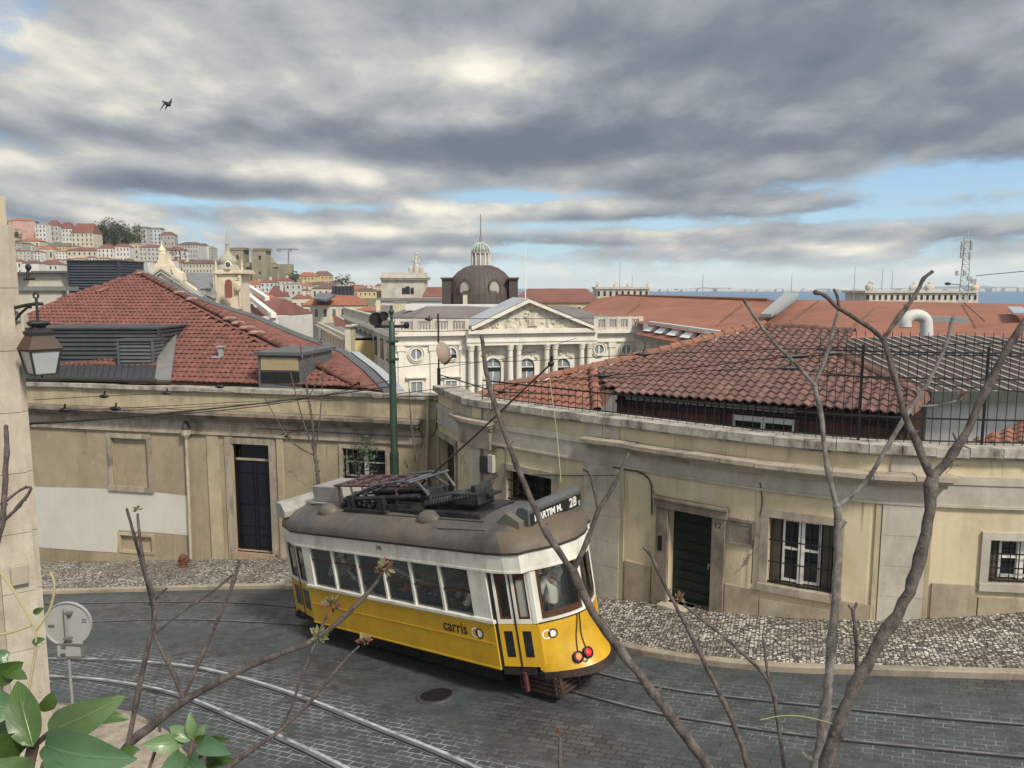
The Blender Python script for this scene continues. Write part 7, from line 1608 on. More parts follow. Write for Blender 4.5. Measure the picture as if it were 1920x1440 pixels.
# round road sign from behind
sg_d = 11.5; sg = thing('road_sign', gz(at(128, 1300, 11.2).x, at(128, 1300, 11.2).y), 'back of a round road sign on a grey post with small plate', 'road sign')
a = at(127, 1170, sg_d); sgm = M('sign_back', (.42, .43, .42), .5, .1, 4, metal=.2, dirt=(.26, .26, .25), dirtamt=.3); Mx = Matrix.Rotation(.1, 3, 'Z') @ Matrix.Rotation(PI / 2, 3, 'X')
mb = MB(); mb.lathe([(.345, -.022), (.345, .022), (.33, .022), (.325, .0)], a, 36, Mx); mb.build('disc', sgm, sg, smooth=.6)
mb = MB(); pf = gz(a.x + .02, a.y - .05); mb.tube([V((pf.x, pf.y, pf.z - .1)), V((a.x, a.y - .05, a.z + .26))], .024, 8); mb.build('post', M('post_grey', (.27, .27, .26), .6, .2), sg)
p1 = at(132, 1219, sg_d - .02); mb = MB(); mb.box(p1, (.37, .02, .22), Matrix.Rotation(.1, 3, 'Z')); pl_ = mb.build('plate', sgm, sg, bevel=.006)
mb = MB(); mb.box(p1 + V((0, -.018, .10)), (.39, .02, .025)); mb.box(p1 + V((0, -.018, -.10)), (.39, .02, .025)); mb.box(p1 + V((.19, -.018, 0)), (.02, .02, .2)); mb.box(p1 + V((-.19, -.018, 0)), (.02, .02, .2)); mb.build('plate_rim', M('rim_grey', (.16, .16, .15), .6, .2), pl_)
mb = MB(); mb.box(at(96, 1174, sg_d - .03), (.09, .004, .035)); mb.box(at(158, 1162, sg_d - .03), (.07, .004, .02)); mb.box(at(119, 1213, sg_d - .06), (.07, .004, .05)); mb.box(at(118, 1227, sg_d - .06), (.08, .004, .03)); mb.build('sticker', M('sticker_dark', (.13, .13, .12), .7, .4, 40), sg)
for v_ in (1149, 1197): mb = MB(); mb.box(at(127.5, v_, sg_d - .07), (.11, .06, .03)); mb.build('clamp', M('rim_grey', (.16, .16, .15)), sg)
# green catenary pole
grn = M('pole_green', (.030, .060, .040), .5, .35, 3, .002, 50, dirt=(.02, .028, .022), dirtamt=.5, streak=.4)
pd = 23.4; pb0 = at(740, 900, pd); gp_ = gz(pb0.x, pb0.y, .1); zt_ = lambda v: at(734, v, 22.9).z
po = thing('catenary_pole', gp_, 'tall green pole with two floodlights standing at the building corner', 'pole')
def PX(z): return V((pb0.x, pb0.y, z))
mb = MB(); mb.tube([PX(gp_.z), PX(zt_(862)), PX(zt_(858)), PX(zt_(850)), PX(zt_(700)), PX(zt_(696)), PX(zt_(605)), PX(zt_(602))], [.14, .136, .145, .112, .104, .096, .085, .045], 14); mb.tube([PX(zt_(603)), PX(zt_(572))], [.042, .036], 8); mb.lathe([(.03, 0), (.08, .06), (.08, .12), (.03, .18)], PX(zt_(590)), 10); mb.build('shaft', grn, po, smooth=.7)
mb = MB(); a, b_ = at(702, 612, 22.8), at(762, 612.5, 22.8); mb.tube([V((a.x, pb0.y, a.z)), V((b_.x, pb0.y, a.z))], .045, 8); mb.ball(V((b_.x, pb0.y, a.z + .03)), .10, 8, 6); mb.tube([at(714, 612, 22.8), at(714, 598, 22.8)], .03, 6); mb.build('crossarm', blackI, po)
for u, v, r in ((704, 598, 13), (719, 592, 8.5)):
    mb = MB(); M3 = Matrix.Rotation(.5, 3, 'Z') @ Matrix.Rotation(PI / 2 + .15, 3, 'X'); q = r * 22.7 / F; mb.lathe([(q * .35, -.24), (q * .8, -.12), (q, .0), (q * 1.02, .06), (q * .9, .06), (q * .85, .02)], at(u, v, 22.7), 18, M3); mb.build('floodlight', M('floodlight_black', (.022, .022, .025), .5, .3), po, smooth=.7)
for v_ in (674, 640): mb = MB(); mb.box(PX(zt_(v_)), (.35, .3, .06)); mb.build('clamp', grn, po)
# slim post with dish
sp_ = thing('satellite_dish', at(822, 720, 24.2), 'rust stained satellite dish on a slim dark post', 'satellite dish'); mb = MB(); a, b_ = at(823, 722, 24.2), at(820, 588, 24.0); mb.tube([a, V((a.x, a.y, b_.z))], .03, 6); mb.tube([a, V((a.x, a.y, at(823, 690, 24.2).z))], .055, 8); mb.build('post', blackI, sp_)
mb = MB(); M3 = Matrix.Rotation(1.05, 3, 'Z') @ Matrix.Rotation(PI / 2 - .25, 3, 'X'); rr = 22 * 24 / F; mb.lathe([(rr * .05, .12), (rr * .5, .09), (rr * .85, .035), (rr, 0), (rr * 1.01, -.01), (rr * .8, .0), (rr * .4, .06)], at(832, 662, 24.0), 24, M3); mb.build('reflector', M('dish_rust', (.30, .25, .20), .6, .25, 2, dirt=(.20, .09, .04), dirtamt=.85, dscale=1.6), sp_, smooth=.8)
mb = MB(); mb.tube([at(833, 684, 24), at(850, 668, 23.6)], .022, 6); mb.box(at(851, 668, 23.6), (.16, .1, .1)); mb.build('arm', blackI, sp_)
# wires
wirM = M('wire_black', (.018, .018, .018), .5, .3)
def wire(px, r, label, ins=(), cat='wire', sm=2, sag=0., group=None):
    pts = smooth([at(*p) for p in px], sm)
    t = None; mb = MB(); mb.tube(pts, r, 5)
    if not ins: o = mb.build('overhead_wire', wirM, smooth=.8); tag(o, label, cat, group); return
    t = thing('overhead_wire', pts[len(pts) // 2], label, cat, group); mb.build('cable', wirM, t, smooth=.8)
    for u, v, d, l in ins:
        mb = MB(); c_ = at(u, v, d); mb.tube([c_ - V((l, 0, 0)), c_ - V((l * .3, 0, .0)), c_ + V((l * .3, 0, 0)), c_ + V((l, 0, 0))], [.02, .05, .05, .02], 7); mb.tube([c_, c_ + V((.03, 0, .12))], .018, 5); mb.build('insulator', blackI, t)
wire([(-40, 797, 9.6), (45, 795, 10.4), (180, 787, 13), (300, 776, 16), (420, 764, 18.5), (560, 748, 21), (738, 724, 23.3)], .019, 'thick black cable running from the near wall to the green pole', ((45, 795.5, 10.4, .09),))
wire([(-30, 800, 9.8), (110, 790, 11.5), (240, 781, 14.5), (400, 772, 18), (560, 752, 21), (738, 712, 23.3)], .012, 'thin wire just below the thick black cable at left')
wire([(-20, 771, 10.5), (120, 770, 14), (300, 762, 18), (480, 752, 21), (738, 742, 23.3)], .008, 'thin straight wire over the tan cornice', ((120, 769.5, 14, .10), (216, 766, 16, .12)))
wire([(-20, 778, 10.5), (200, 772, 16), (480, 757, 21), (820, 742, 24)], .007, 'thin lower wire over the tan cornice reaching the inner corner')
wire([(62, 750, 13), (200, 742, 17), (310, 738, 19), (410, 730, 21), (480, 745, 22)], .007, 'short thin wire with clips along the tan parapet', ((195, 743, 17, .10), (312, 737, 19, .12), (412, 725, 21, .12)))
wire([(738, 596, 22.9), (820, 597, 24), (985, 598, 30), (1120, 596, 36)], .012, 'upper level wire from the pole top past the pediment', ((804, 599, 23.8, .12),))
wire([(738, 621, 23.0), (820, 622, 24), (905, 618, 25)], .011, 'level wire under the floodlights reaching the slim post')
wire([(738, 690, 23.2), (822, 680, 24), (1000, 677, 22), (1185, 665, 20), (1440, 655, 17.5), (1600, 652, 15), (1960, 640, 12)], .010, 'long thin wire crossing the town hall front and tiled roof', ((1205, 664, 19.8, .2),))
wire([(738, 740, 23.3), (840, 726, 23), (1000, 717, 21), (1130, 705, 19.5), (1300, 690, 18), (1470, 668, 16), (1640, 664, 14), (1960, 668, 11)], .011, 'contact wire above the curved coping with dark clamps', ((1131, 704, 19.5, .24), (1490, 668, 15.8, .3), (1560, 662, 15, .2)))
wire([(822, 702, 24), (870, 716, 23.5), (930, 735, 23), (1000, 737, 22.5), (1080, 742, 22)], .020, 'sagging black cable from the slim post down to the railing', ((942, 735, 23, .16),))
wire([(822, 742, 24), (800, 742, 24), (740, 744, 23.4)], .012, 'short cable joining the pole and the inner corner')
wire([(822, 692, 24), (860, 684, 23), (960, 672, 22), (1060, 640, 21.5), (1082, 634, 21.4)], .007, 'short thin wire rising past the arched windows')
wire([(1002, 719, 21), (1200, 704, 19), (1440, 688, 17), (1560, 700, 15.5), (1700, 716, 14), (1960, 738, 11)], .010, 'lower contact wire crossing the wavy tiled roof', ((1480, 690, 16.6, .22),))
wire([(-30, 560, 9), (20, 552, 11)], .01, 'tiny wire end by the near wall')
wire([(1830, 517, 110), (1960, 505, 100)], .05, 'distant wire leaving the lattice mast to the right')
# ------------------------------------------------------------------ plants
barkN = M('bark_grey', (.17, .15, .135), .85, .45, 22, .012, 110, dirt=(.06, .05, .044), dirtamt=.85, dscale=22, tint=(.25, .23, .21))
barkD = M('bark_dark', (.085, .068, .060), .85, .5, 22, .012, 110, dirt=(.028, .022, .02), dirtamt=.8, dscale=24, tint=(.15, .125, .11))
budg = M('bud_green', (.12, .125, .055), .7, .3, 20); budr = M('bud_red', (.15, .055, .042), .7, .3, 20); budy = M('bud_yellow', (.20, .18, .085), .7, .25, 20)
def limb(mb, ch, knots=True):
    P = [at(u, v, d) for u, v, d, w_ in ch]; W_ = [w_ * d / F / 2 * .80 for u, v, d, w_ in ch]; pts = []; rr = []
    for i in range(len(P) - 1):
        p0, p1, p2, p3 = P[max(0, i - 1)], P[i], P[i + 1], P[min(len(P) - 1, i + 2)]; n = max(3, int((p2 - p1).length / .045))
        for k in range(n):
            t_ = k / n; q = .5 * ((2 * p1) + (p2 - p0) * t_ + (2 * p0 - 5 * p1 + 4 * p2 - p3) * t_ ** 2 + (3 * p1 - p0 - 3 * p2 + p3) * t_ ** 3); pts.append(q); rr.append(W_[i] + (W_[i + 1] - W_[i]) * t_)
    pts.append(P[-1]); rr.append(W_[-1])
    for i in range(1, len(pts) - 1):
        pts[i] = pts[i] + V((R.uniform(-1, 1), R.uniform(-1, 1), R.uniform(-1, 1))) * rr[i] * .2; rr[i] *= R.uniform(.88, 1.1) * (1.22 if knots and i % 6 == 3 else 1.)
    mb.tube(pts, rr, 9); mb.ball(pts[-1], rr[-1] * 1.15, 7, 5); mb.ball(pts[0], rr[0] * 1.02, 7, 5)
    if knots:   # short spurs and leaf scars
        for i in range(4, len(pts) - 2, 7):
            s_ = V((R.uniform(-1, 1), R.uniform(-.4, .4), R.uniform(-.3, 1))).normalized(); L_ = rr[i] * R.uniform(1.4, 3.0); mb.tube([pts[i], pts[i] + s_ * L_ * .6, pts[i] + s_ * L_ + V((0, 0, L_ * .3))], [rr[i] * .42, rr[i] * .3, rr[i] * .26], 5)
        for i in range(5, len(pts) - 3, 9): s_ = V((R.uniform(-1, 1), R.uniform(-1, 1), R.uniform(-1, 1))).normalized(); mb.ball(pts[i] + s_ * rr[i] * .85, rr[i] * R.uniform(.3, .5), 6, 4)
def bud(parent, u, v, d, px, mats, n=14):
    c_ = at(u, v, d); s_ = px * d / F * .95; n = int(n * 2.0)
    for mt in mats:
        mb = MB()
        for i in range(n):
            dr = V((R.gauss(0, 1), R.gauss(0, 1), R.gauss(0, .9) + .35)).normalized(); L_ = s_ * R.uniform(.5, 1.1); sd_ = dr.orthogonal().normalized() * L_ * R.uniform(.14, .24); up_ = dr.cross(sd_).normalized() * L_ * .12
            b_ = c_ + dr * s_ * .15; m_ = c_ + dr * L_ * .6 + up_; e_ = c_ + dr * L_; mb.add([b_, m_ - sd_, e_, m_ + sd_], [(0, 1, 2), (0, 2, 3)])
        mb.build('bud', mt, parent, normals=False)
def bare(label, chains, buds=(), mat=barkN, group=None, cat='tree', name='bare_tree'):
    b0 = at(*chains[0][0][:3]); t = thing(name, b0, label, cat, group)
    for i, ch in enumerate(chains): mb = MB(); limb(mb, ch); mb.build('trunk' if i == 0 else 'branch', mat, t, smooth=1.2)
    for b_ in buds: bud(t, *b_)
    return t
bare('thick grey bare tree forking high at the right, nearest the frame edge', [
    [(1535, 1500, 3.1, 31), (1556, 1400, 3.1, 30), (1600, 1290, 3.1, 28), (1658, 1190, 3.1, 27), (1712, 1090, 3.12, 26), (1738, 980, 3.15, 26), (1748, 895, 3.2, 25)],
    [(1748, 895, 3.2, 20), (1718, 830, 3.22, 16), (1692, 765, 3.25, 14), (1674, 695, 3.28, 13), (1656, 636, 3.3, 13)],
    [(1656, 636, 3.3, 11), (1622, 608, 3.3, 10), (1572, 578, 3.3, 9), (1547, 554, 3.3, 9), (1529, 548, 3.3, 11)],
    [(1656, 636, 3.3, 11), (1690, 590, 3.3, 11), (1718, 548, 3.3, 9), (1732, 522, 3.3, 9), (1747, 510, 3.3, 8)],
    [(1748, 895, 3.2, 21), (1800, 830, 3.2, 18), (1842, 745, 3.2, 17), (1888, 655, 3.2, 16), (1925, 600, 3.2, 15)],
    [(1572, 578, 3.3, 7), (1571, 558, 3.3, 6), (1564, 544, 3.3, 6)]], mat=barkD)
bare('pale grey bare sapling left of the thick forked tree', [
    [(1520, 1500, 3.4, 26), (1540, 1380, 3.4, 25), (1555, 1260, 3.4, 22), (1566, 1120, 3.4, 20), (1571, 1020, 3.4, 18), (1569, 950, 3.4, 17)],
    [(1569, 950, 3.4, 13), (1550, 870, 3.4, 11), (1541, 790, 3.4, 11), (1527, 722, 3.4, 11)],
    [(1527, 722, 3.4, 8), (1490, 680, 3.4, 8), (1445, 635, 3.4, 7), (1412, 590, 3.4, 7), (1395, 562, 3.4, 7)],
    [(1527, 722, 3.4, 8), (1548, 670, 3.4, 8), (1563, 615, 3.4, 8), (1572, 575, 3.4, 7), (1566, 545, 3.4, 6)],
    [(1569, 950, 3.4, 12), (1620, 908, 3.4, 11), (1668, 830, 3.4, 11), (1705, 770, 3.4, 10)],
    [(1705, 770, 3.4, 9), (1750, 700, 3.4, 8), (1776, 640, 3.4, 8), (1786, 598, 3.4, 8)],
    [(1708, 766, 3.4, 6), (1722, 745, 3.4, 6), (1716, 732, 3.4, 5), (1708, 730, 3.4, 5)], [(1725, 762, 3.4, 5), (1760, 760, 3.4, 5), (1792, 752, 3.4, 5)]], [(1803, 743, 3.4, 14, (budy, budr), 7), (1786, 594, 3.4, 5, (budg,), 5)], barkN)
bare('bare branch arching up in front of the tram rear', [
    [(1390, 1520, 2.9, 25), (1330, 1440, 2.9, 24), (1255, 1340, 2.9, 23), (1180, 1240, 2.9, 22), (1112, 1150, 2.9, 21), (1075, 1070, 2.9, 20)],
    [(1075, 1070, 2.9, 15), (1028, 1005, 2.95, 14), (985, 912, 3.0, 13), (945, 810, 3.0, 12), (915, 715, 3.05, 11), (903, 630, 3.1, 9)],
    [(1075, 1070, 2.9, 14), (1102, 1010, 2.9, 12), (1122, 958, 2.9, 11), (1150, 912, 2.9, 10), (1168, 875, 2.9, 8), (1178, 852, 2.9, 6)],
    [(1122, 958, 2.9, 7), (1113, 915, 2.9, 7), (1106, 888, 2.9, 7), (1096, 880, 2.9, 7)]], (), barkD)
bare('slender dark shoot before the green door', [[(1420, 1500, 3.2, 14), (1400, 1430, 3.2, 13), (1372, 1350, 3.2, 12), (1330, 1260, 3.2, 11), (1285, 1170, 3.2, 9), (1245, 1095, 3.2, 8), (1222, 1045, 3.2, 7), (1208, 1028, 3.2, 7)]], (), barkD)
bare('thin twig with red bud below the green door', [[(1480, 1520, 3.3, 9), (1462, 1380, 3.3, 9), (1444, 1285, 3.3, 9), (1400, 1232, 3.3, 8), (1340, 1180, 3.3, 7), (1284, 1136, 3.3, 6)], [(1443, 1282, 3.3, 7), (1436, 1235, 3.3, 6), (1432, 1200, 3.3, 5)]], [(1274, 1122, 3.3, 16, (budr, budy), 9), (1325, 1152, 3.3, 7, (budr,), 5)], barkD)
bare('short dark stub shoot between the two right trunks', [[(1606, 1300, 3.25, 8), (1606, 1230, 3.25, 8), (1602, 1170, 3.25, 8), (1599, 1142, 3.25, 9)], [(1600, 1146, 3.25, 6), (1606, 1132, 3.25, 6)], [(1600, 1148, 3.25, 5), (1592, 1136, 3.25, 5)]], (), barkD)
bare('short shoot with red tip at the bottom centre', [[(1049, 1500, 3.0, 9), (1050, 1440, 3.0, 9), (1050, 1385, 3.0, 8)]], [(1049, 1372, 3.0, 11, (budr,), 10)], barkD)
bare('brown bare shrub reaching right with leaf buds at the lower left', [
    [(215, 1420, 2.5, 20), (262, 1378, 2.5, 19), (350, 1312, 2.5, 18), (440, 1262, 2.5, 15), (520, 1228, 2.5, 13), (590, 1200, 2.5, 13), (650, 1152, 2.5, 12), (695, 1105, 2.5, 9), (716, 1075, 2.5, 6)],
    [(345, 1308, 2.5, 11), (318, 1248, 2.5, 10), (290, 1192, 2.5, 9), (288, 1150, 2.5, 9), (284, 1125, 2.5, 8), (270, 1070, 2.5, 8), (250, 1000, 2.5, 7), (238, 955, 2.5, 6)],
    [(240, 1400, 2.45, 12), (256, 1310, 2.45, 12), (276, 1220, 2.45, 11), (290, 1160, 2.45, 9), (288, 1120, 2.45, 8), (268, 1050, 2.45, 7), (258, 965, 2.45, 6)],
    [(288, 1190, 2.5, 5), (340, 1148, 2.5, 5), (400, 1108, 2.5, 5), (436, 1078, 2.5, 5)], [(345, 1305, 2.5, 9), (378, 1230, 2.5, 9), (412, 1155, 2.5, 9), (438, 1090, 2.5, 8), (448, 1052, 2.5, 7)],
    [(288, 1128, 2.5, 6), (302, 1112, 2.5, 6), (312, 1104, 2.5, 5)], [(590, 1208, 2.5, 6), (565, 1268, 2.5, 6), (545, 1330, 2.5, 6), (525, 1365, 2.5, 6)],
    [(400, 1460, 2.45, 12), (470, 1408, 2.45, 10), (530, 1366, 2.45, 9), (590, 1305, 2.45, 8), (640, 1245, 2.45, 7), (672, 1213, 2.45, 5)], [(592, 1198, 2.5, 6), (606, 1170, 2.5, 6), (614, 1150, 2.5, 5)], [(300, 1370, 2.5, 7), (292, 1330, 2.5, 6), (290, 1312, 2.5, 5)]],
    [(722, 1066, 2.5, 26, (budg, budr, budy), 9), (625, 1136, 2.5, 26, (budg, budr), 8), (597, 1194, 2.5, 24, (budg, budy), 10), (685, 1203, 2.5, 20, (budr, budy), 9), (258, 955, 2.45, 12, (budg, budy), 6), (270, 1012, 2.45, 8, (budr, budg), 5)], barkD)
bare('dark upright branch crossing the near wall at the left edge', [[(-12, 1040, 3.0, 13), (4, 980, 3.0, 13), (10, 900, 3.0, 12), (13, 850, 3.0, 12), (11, 800, 3.0, 9)], [(8, 975, 3.0, 9), (36, 948, 3.0, 8), (54, 925, 3.0, 7), (57, 914, 3.0, 6), (40, 918, 3.0, 6), (10, 940, 3.0, 6), (-15, 952, 3.0, 6)]], (), barkD, cat='branch', name='branch')
# climbing vine
vine = thing('vine', at(65, 1180, 2.6), 'pale yellow vine tendril looping in front of the near wall', 'vine'); vm = M('vine_stem', (.36, .32, .17), .7, .2, 20)
for ch in ([(-10, 1060, 2.6), (25, 1105, 2.6), (52, 1152, 2.6), (68, 1180, 2.6), (68, 1215, 2.6), (60, 1260, 2.6), (54, 1300, 2.6)], [(68, 1182, 2.6), (92, 1150, 2.6), (103, 1110, 2.6), (101, 1085, 2.6), (94, 1073, 2.6)], [(-10, 1192, 2.6), (30, 1184, 2.6), (60, 1172, 2.6)]):
    mb = MB(); mb.tube(smooth([at(*c) for c in ch], 3), .0042, 6); mb.build('stem', vm, vine, smooth=1.)
for i, ch in enumerate(([(1425, 1350, 3.1), (1470, 1340, 3.1), (1520, 1345, 3.1), (1580, 1362, 3.1)],)):
    mb = MB(); mb.tube(smooth([at(*c) for c in ch], 2), .0018, 5); tag(mb.build('vine', M('vine_green', (.30, .32, .10), .7, .2)), 'thin yellow green tendril across the right trunks', 'vine')
# big leaves
def leaf_mat(name, c, back):
    m, nt, b = nodes(name); p = nn(nt, 'TexCoord').outputs['UV']; pw = pos(nt); sp = nn(nt, 'SeparateXYZ'); lk(nt, p, sp.inputs[0]); X.nt = nt
    noi_ = lambda q: X(noi(nt, q, 30, 2, .5)) * .12; u, v = X(sp.outputs[0]), X(sp.outputs[1]); ad = X.op('ABSOLUTE', v - .5)
    vein = X.op('ABSOLUTE', X.op('FRACT', (u - ad * 1.1 + noi_(pw)) * 4.2) - .5).ss(.05, .0) * .4; vein = vein.mx(ad.ss(.045, .012))
    c1 = mixc(nt, noi(nt, pw, 18, 5, .65), sc3(c, .68), sc3(c, 1.35)); c1 = mixc(nt, (vein * .2).cl().o, c1, (min(1, c[0] * 1.9), min(1, c[1] * 1.7), c[2] * 1.8))
    g_ = nn(nt, 'NewGeometry'); c1 = mixc(nt, g_.outputs['Backfacing'], c1, back); lk(nt, c1, b.inputs['Base Color']); b.inputs['Roughness'].default_value = .36; b.inputs['Specular IOR Level'].default_value = .5
    bump(nt, b, (vein * .6).o, .002, .5); return m
lfA = leaf_mat('leaf_pale', (.105, .17, .068), (.055, .11, .018)); lfB = leaf_mat('leaf_blue', (.068, .132, .062), (.05, .10, .02)); lfC = leaf_mat('leaf_deep', (.038, .078, .012), (.05, .10, .02))
def leaf(parent, b_, e_, w_px, mat, curl=.25, fold=.25, tilt=0., nU=14, nV=8):
    A_, B_ = at(*b_), at(*e_); ax = B_ - A_; L_ = ax.length; ax.normalize(); vw = -((A_ + B_) / 2).normalized(); side = ax.cross(vw).normalized(); nrm = side.cross(ax).normalized()
    rt = Matrix.Rotation(tilt, 3, ax); side = rt @ side; nrm = rt @ nrm; hw = w_px * b_[2] / F / 2; vs = []; uv = []
    for i in range(nU + 1):
        t_ = i / nU; prof = (math.sin(PI * t_ ** .8) ** .75) if 0 < t_ < 1 else 0.; prof = max(prof, .02)
        for j in range(nV + 1):
            s_ = 2 * j / nV - 1; wv = .05 * math.sin(t_ * 17 + s_ * 3 + b_[0]) * abs(s_)
            p_ = A_ + ax * (L_ * t_) + side * (hw * s_ * prof) + nrm * (hw * (fold * abs(s_) ** 1.5 * prof + wv) + L_ * curl * (math.sin(PI * t_) * .35 - .28 * t_ * t_)); vs.append(p_); uv.append((t_, j / nV))
    fs = [(i * (nV + 1) + j, i * (nV + 1) + j + 1, (i + 1) * (nV + 1) + j + 1, (i + 1) * (nV + 1) + j) for i in range(nU) for j in range(nV)]
    mb = MB(); mb.add(vs, fs); o = mb.build('leaf', mat, parent, normals=False, smooth=1.5); ul = o.data.uv_layers.new(name='UVMap')
    for l in o.data.loops: ul.data[l.index].uv = uv[l.vertex_index]
    return o
pt = thing('leafy_plant', at(60, 1460, 1.6), 'large leaved green plant filling the bottom left corner', 'plant')
stm = M('plant_stem', (.13, .09, .06), .7, .3, 20)
for ch, r in (([(45, 1500, 1.6), (52, 1440, 1.6), (62, 1400, 1.6)], .012), ([(-20, 1400, 1.6), (10, 1420, 1.6), (30, 1450, 1.6)], .007), ([(33, 1300, 1.7), (34, 1380, 1.7), (33, 1450, 1.7)], .004), ([(62, 1400, 1.6), (85, 1380, 1.58), (100, 1370, 1.55)], .006)):
    mb = MB(); mb.tube(smooth([at(*c) for c in ch], 2), r, 7); mb.build('stem', stm, pt, smooth=1.)
for b_, e_, w_, mt, cu_, fo, ti in (((92, 1372, 1.55), (226, 1312, 1.5), 66, lfA, .2, .2, .15), ((84, 1395, 1.5), (240, 1428, 1.4), 88, lfB, .3, .25, .35), ((62, 1400, 1.55), (30, 1276, 1.6), 60, lfC, .15, .2, -.3), ((80, 1402, 1.52), (175, 1440, 1.45), 52, lfC, .1, .2, -.5),
        ((96, 1372, 1.6), (142, 1322, 1.62), 30, lfC, .1, .2, -.4), ((-20, 1275, 1.7), (42, 1243, 1.7), 44, lfC, .2, .25, .2), ((-15, 1240, 1.7), (18, 1222, 1.72), 30, lfB, .2, .2, 0), ((8, 1258, 1.7), (50, 1272, 1.68), 26, lfC, .2, .2, -.4), ((-30, 1320, 1.65), (34, 1330, 1.65), 62, lfB, .2, .25, .2),
        ((50, 1400, 1.6), (-22, 1388, 1.5), 46, lfC, .2, .2, -.2), ((30, 1380, 1.7), (-20, 1345, 1.7), 50, lfC, .2, .2, .3), ((40, 1375, 1.75), (-10, 1362, 1.7), 50, lfB, .1, .2, .2), ((175, 1352, 1.75), (240, 1346, 1.75), 26, lfC, .3, .3, -.5), ((60, 1460, 1.5), (-15, 1430, 1.4), 50, lfA, .2, .2, .2), ((70, 1450, 1.5), (150, 1470, 1.4), 60, lfB, .2, .2, .2),
        ((225, 1412, 1.7), (262, 1405, 1.7), 22, lfC, .2, .2, .0), ((60, 1205, 2.6), (84, 1198, 2.6), 14, lfC, .2, .2, -.2), ((62, 1150, 2.6), (82, 1140, 2.6), 12, lfC, .2, .2, 0.), ((82, 1335, 1.8), (98, 1298, 1.8), 30, lfC, .2, .2, .3)):
    leaf(pt, b_, e_, w_, mt, cu_, fo, ti)
p2 = thing('leafy_plant', at(352, 1500, 2.0), 'smaller leafy shoot beside the large leaved plant', 'plant')
for ch in ([(345, 1500, 2.0), (350, 1440, 2.0), (362, 1385, 2.0)], [(350, 1445, 2.0), (335, 1410, 2.0), (322, 1395, 2.0)], [(352, 1440, 2.0), (385, 1410, 2.0), (400, 1400, 2.0)], [(280, 1440, 2.0), (292, 1405, 2.0)]): mb = MB(); mb.tube(smooth([at(*c) for c in ch], 2), .005, 6); mb.build('stem', stm, p2, smooth=1.)
for b_, e_, w_, mt in (((362, 1385, 2.0), (356, 1336, 2.0), 20, lfA), ((358, 1388, 2.0), (318, 1362, 2.0), 26, lfA), ((345, 1392, 2.0), (268, 1396, 1.95), 34, lfA), ((365, 1386, 2.0), (428, 1388, 1.95), 20, lfC), ((372, 1392, 2.0), (428, 1412, 1.9), 34, lfB), ((350, 1420, 2.0), (300, 1448, 1.9), 34, lfB), ((352, 1425, 2.0), (388, 1450, 1.9), 36, lfB), ((385, 1428, 2.0), (436, 1425, 1.95), 24, lfC), ((366, 1384, 2.0), (385, 1358, 2.0), 16, lfA)): leaf(p2, b_, e_, w_, mt, .25, .3, R.uniform(-.3, .4))
# sapling and climber by the tan wall
bare('leafless young street tree between dark door and barred window', [[(600, 960, 23.0, 9), (597, 905, 23.0, 9), (590, 850, 23, 8), (586, 795, 23, 6), (578, 745, 23, 5), (570, 690, 23, 3.5), (563, 650, 23, 2.5)], [(590, 850, 23, 4), (575, 810, 23, 3.5), (560, 760, 23, 3), (545, 700, 23, 2.5)], [(591, 855, 23, 4), (560, 838, 23, 4), (540, 822, 23, 3)], [(592, 840, 23, 4), (598, 800, 23, 3), (603, 745, 23, 2.5), (606, 690, 23, 2)], [(540, 822, 23, 2.5), (515, 780, 23, 2), (498, 748, 23, 1.5)], [(578, 745, 23, 3), (600, 710, 23, 2), (622, 690, 23, 1.6)], [(570, 690, 23, 2), (588, 662, 23, 1.5), (600, 640, 23, 1.2)]],
     [(540, 820, 23, 11, (budg, budr), 7), (604, 690, 23, 7, (budr,), 6), (622, 688, 23, 8, (budr,), 6), (600, 640, 23, 8, (budr,), 5), (563, 650, 23, 8, (budr,), 5), (498, 747, 23, 5, (budr,), 4)], barkD)
bare('small forked sapling at the inner wall corner', [[(784, 905, 23.2, 5), (783, 875, 23.2, 5), (775, 825, 23.2, 3.5), (769, 770, 23.2, 3), (768, 730, 23.2, 2)], [(783, 875, 23.2, 4), (798, 822, 23.2, 3), (803, 790, 23.2, 2)]], [(762, 868, 23.2, 12, (budg,), 9), (776, 862, 23.2, 9, (budr, budg), 7)], barkD)
cp = at(672, 900, 22.6); clump_tree(V((cp.x, cp.y, at(672, 905, 22.6).z)), 1.15, 1.35, 'dark green climbing shrub over the barred window', None, 420, M('leaf_shrub', (.035, .060, .026), .7, .4, 3, tint=(.07, .105, .045)), 'climbing_shrub', 'shrub', .05, 1., .1, 12)
# wall foot weeds
for u, v, lb_ in ((1312, 1160, 'tuft of red leaved weeds beside the doorstep'), (1560, 1150, 'dry weed under the casement window')): 
    t = thing('weed', atg(u, v, .12), lb_, 'weed'); P_ = atg(u, v, .12); d_ = P_.y * CP - P_.z * SP; bud(t, u, v - 4, d_ - .05, 10, (budr, budg) if u < 1500 else (budy, M('weed_brown', (.10, .06, .03), .8, .3)), 9)
# rusty hydrant
hp_ = atg(344, 1063, .12); t = thing('hydrant', hp_, 'small rusty hydrant at the foot of the tan wall', 'hydrant'); rst = M('hydrant_rust', (.13, .055, .035), .8, .4, 6)
mb = MB(); mb.lathe([(.16, 0), (.16, .05), (.10, .07), (.10, .28), (.14, .30), (.13, .38), (.06, .43), (.03, .47)], hp_, 12); mb.build('body', rst, t, smooth=.7); mb = MB(); mb.tube([hp_ + V((-.17, 0, .2)), hp_ + V((.17, 0, .2))], .06, 8); mb.build('outlet', rst, t)
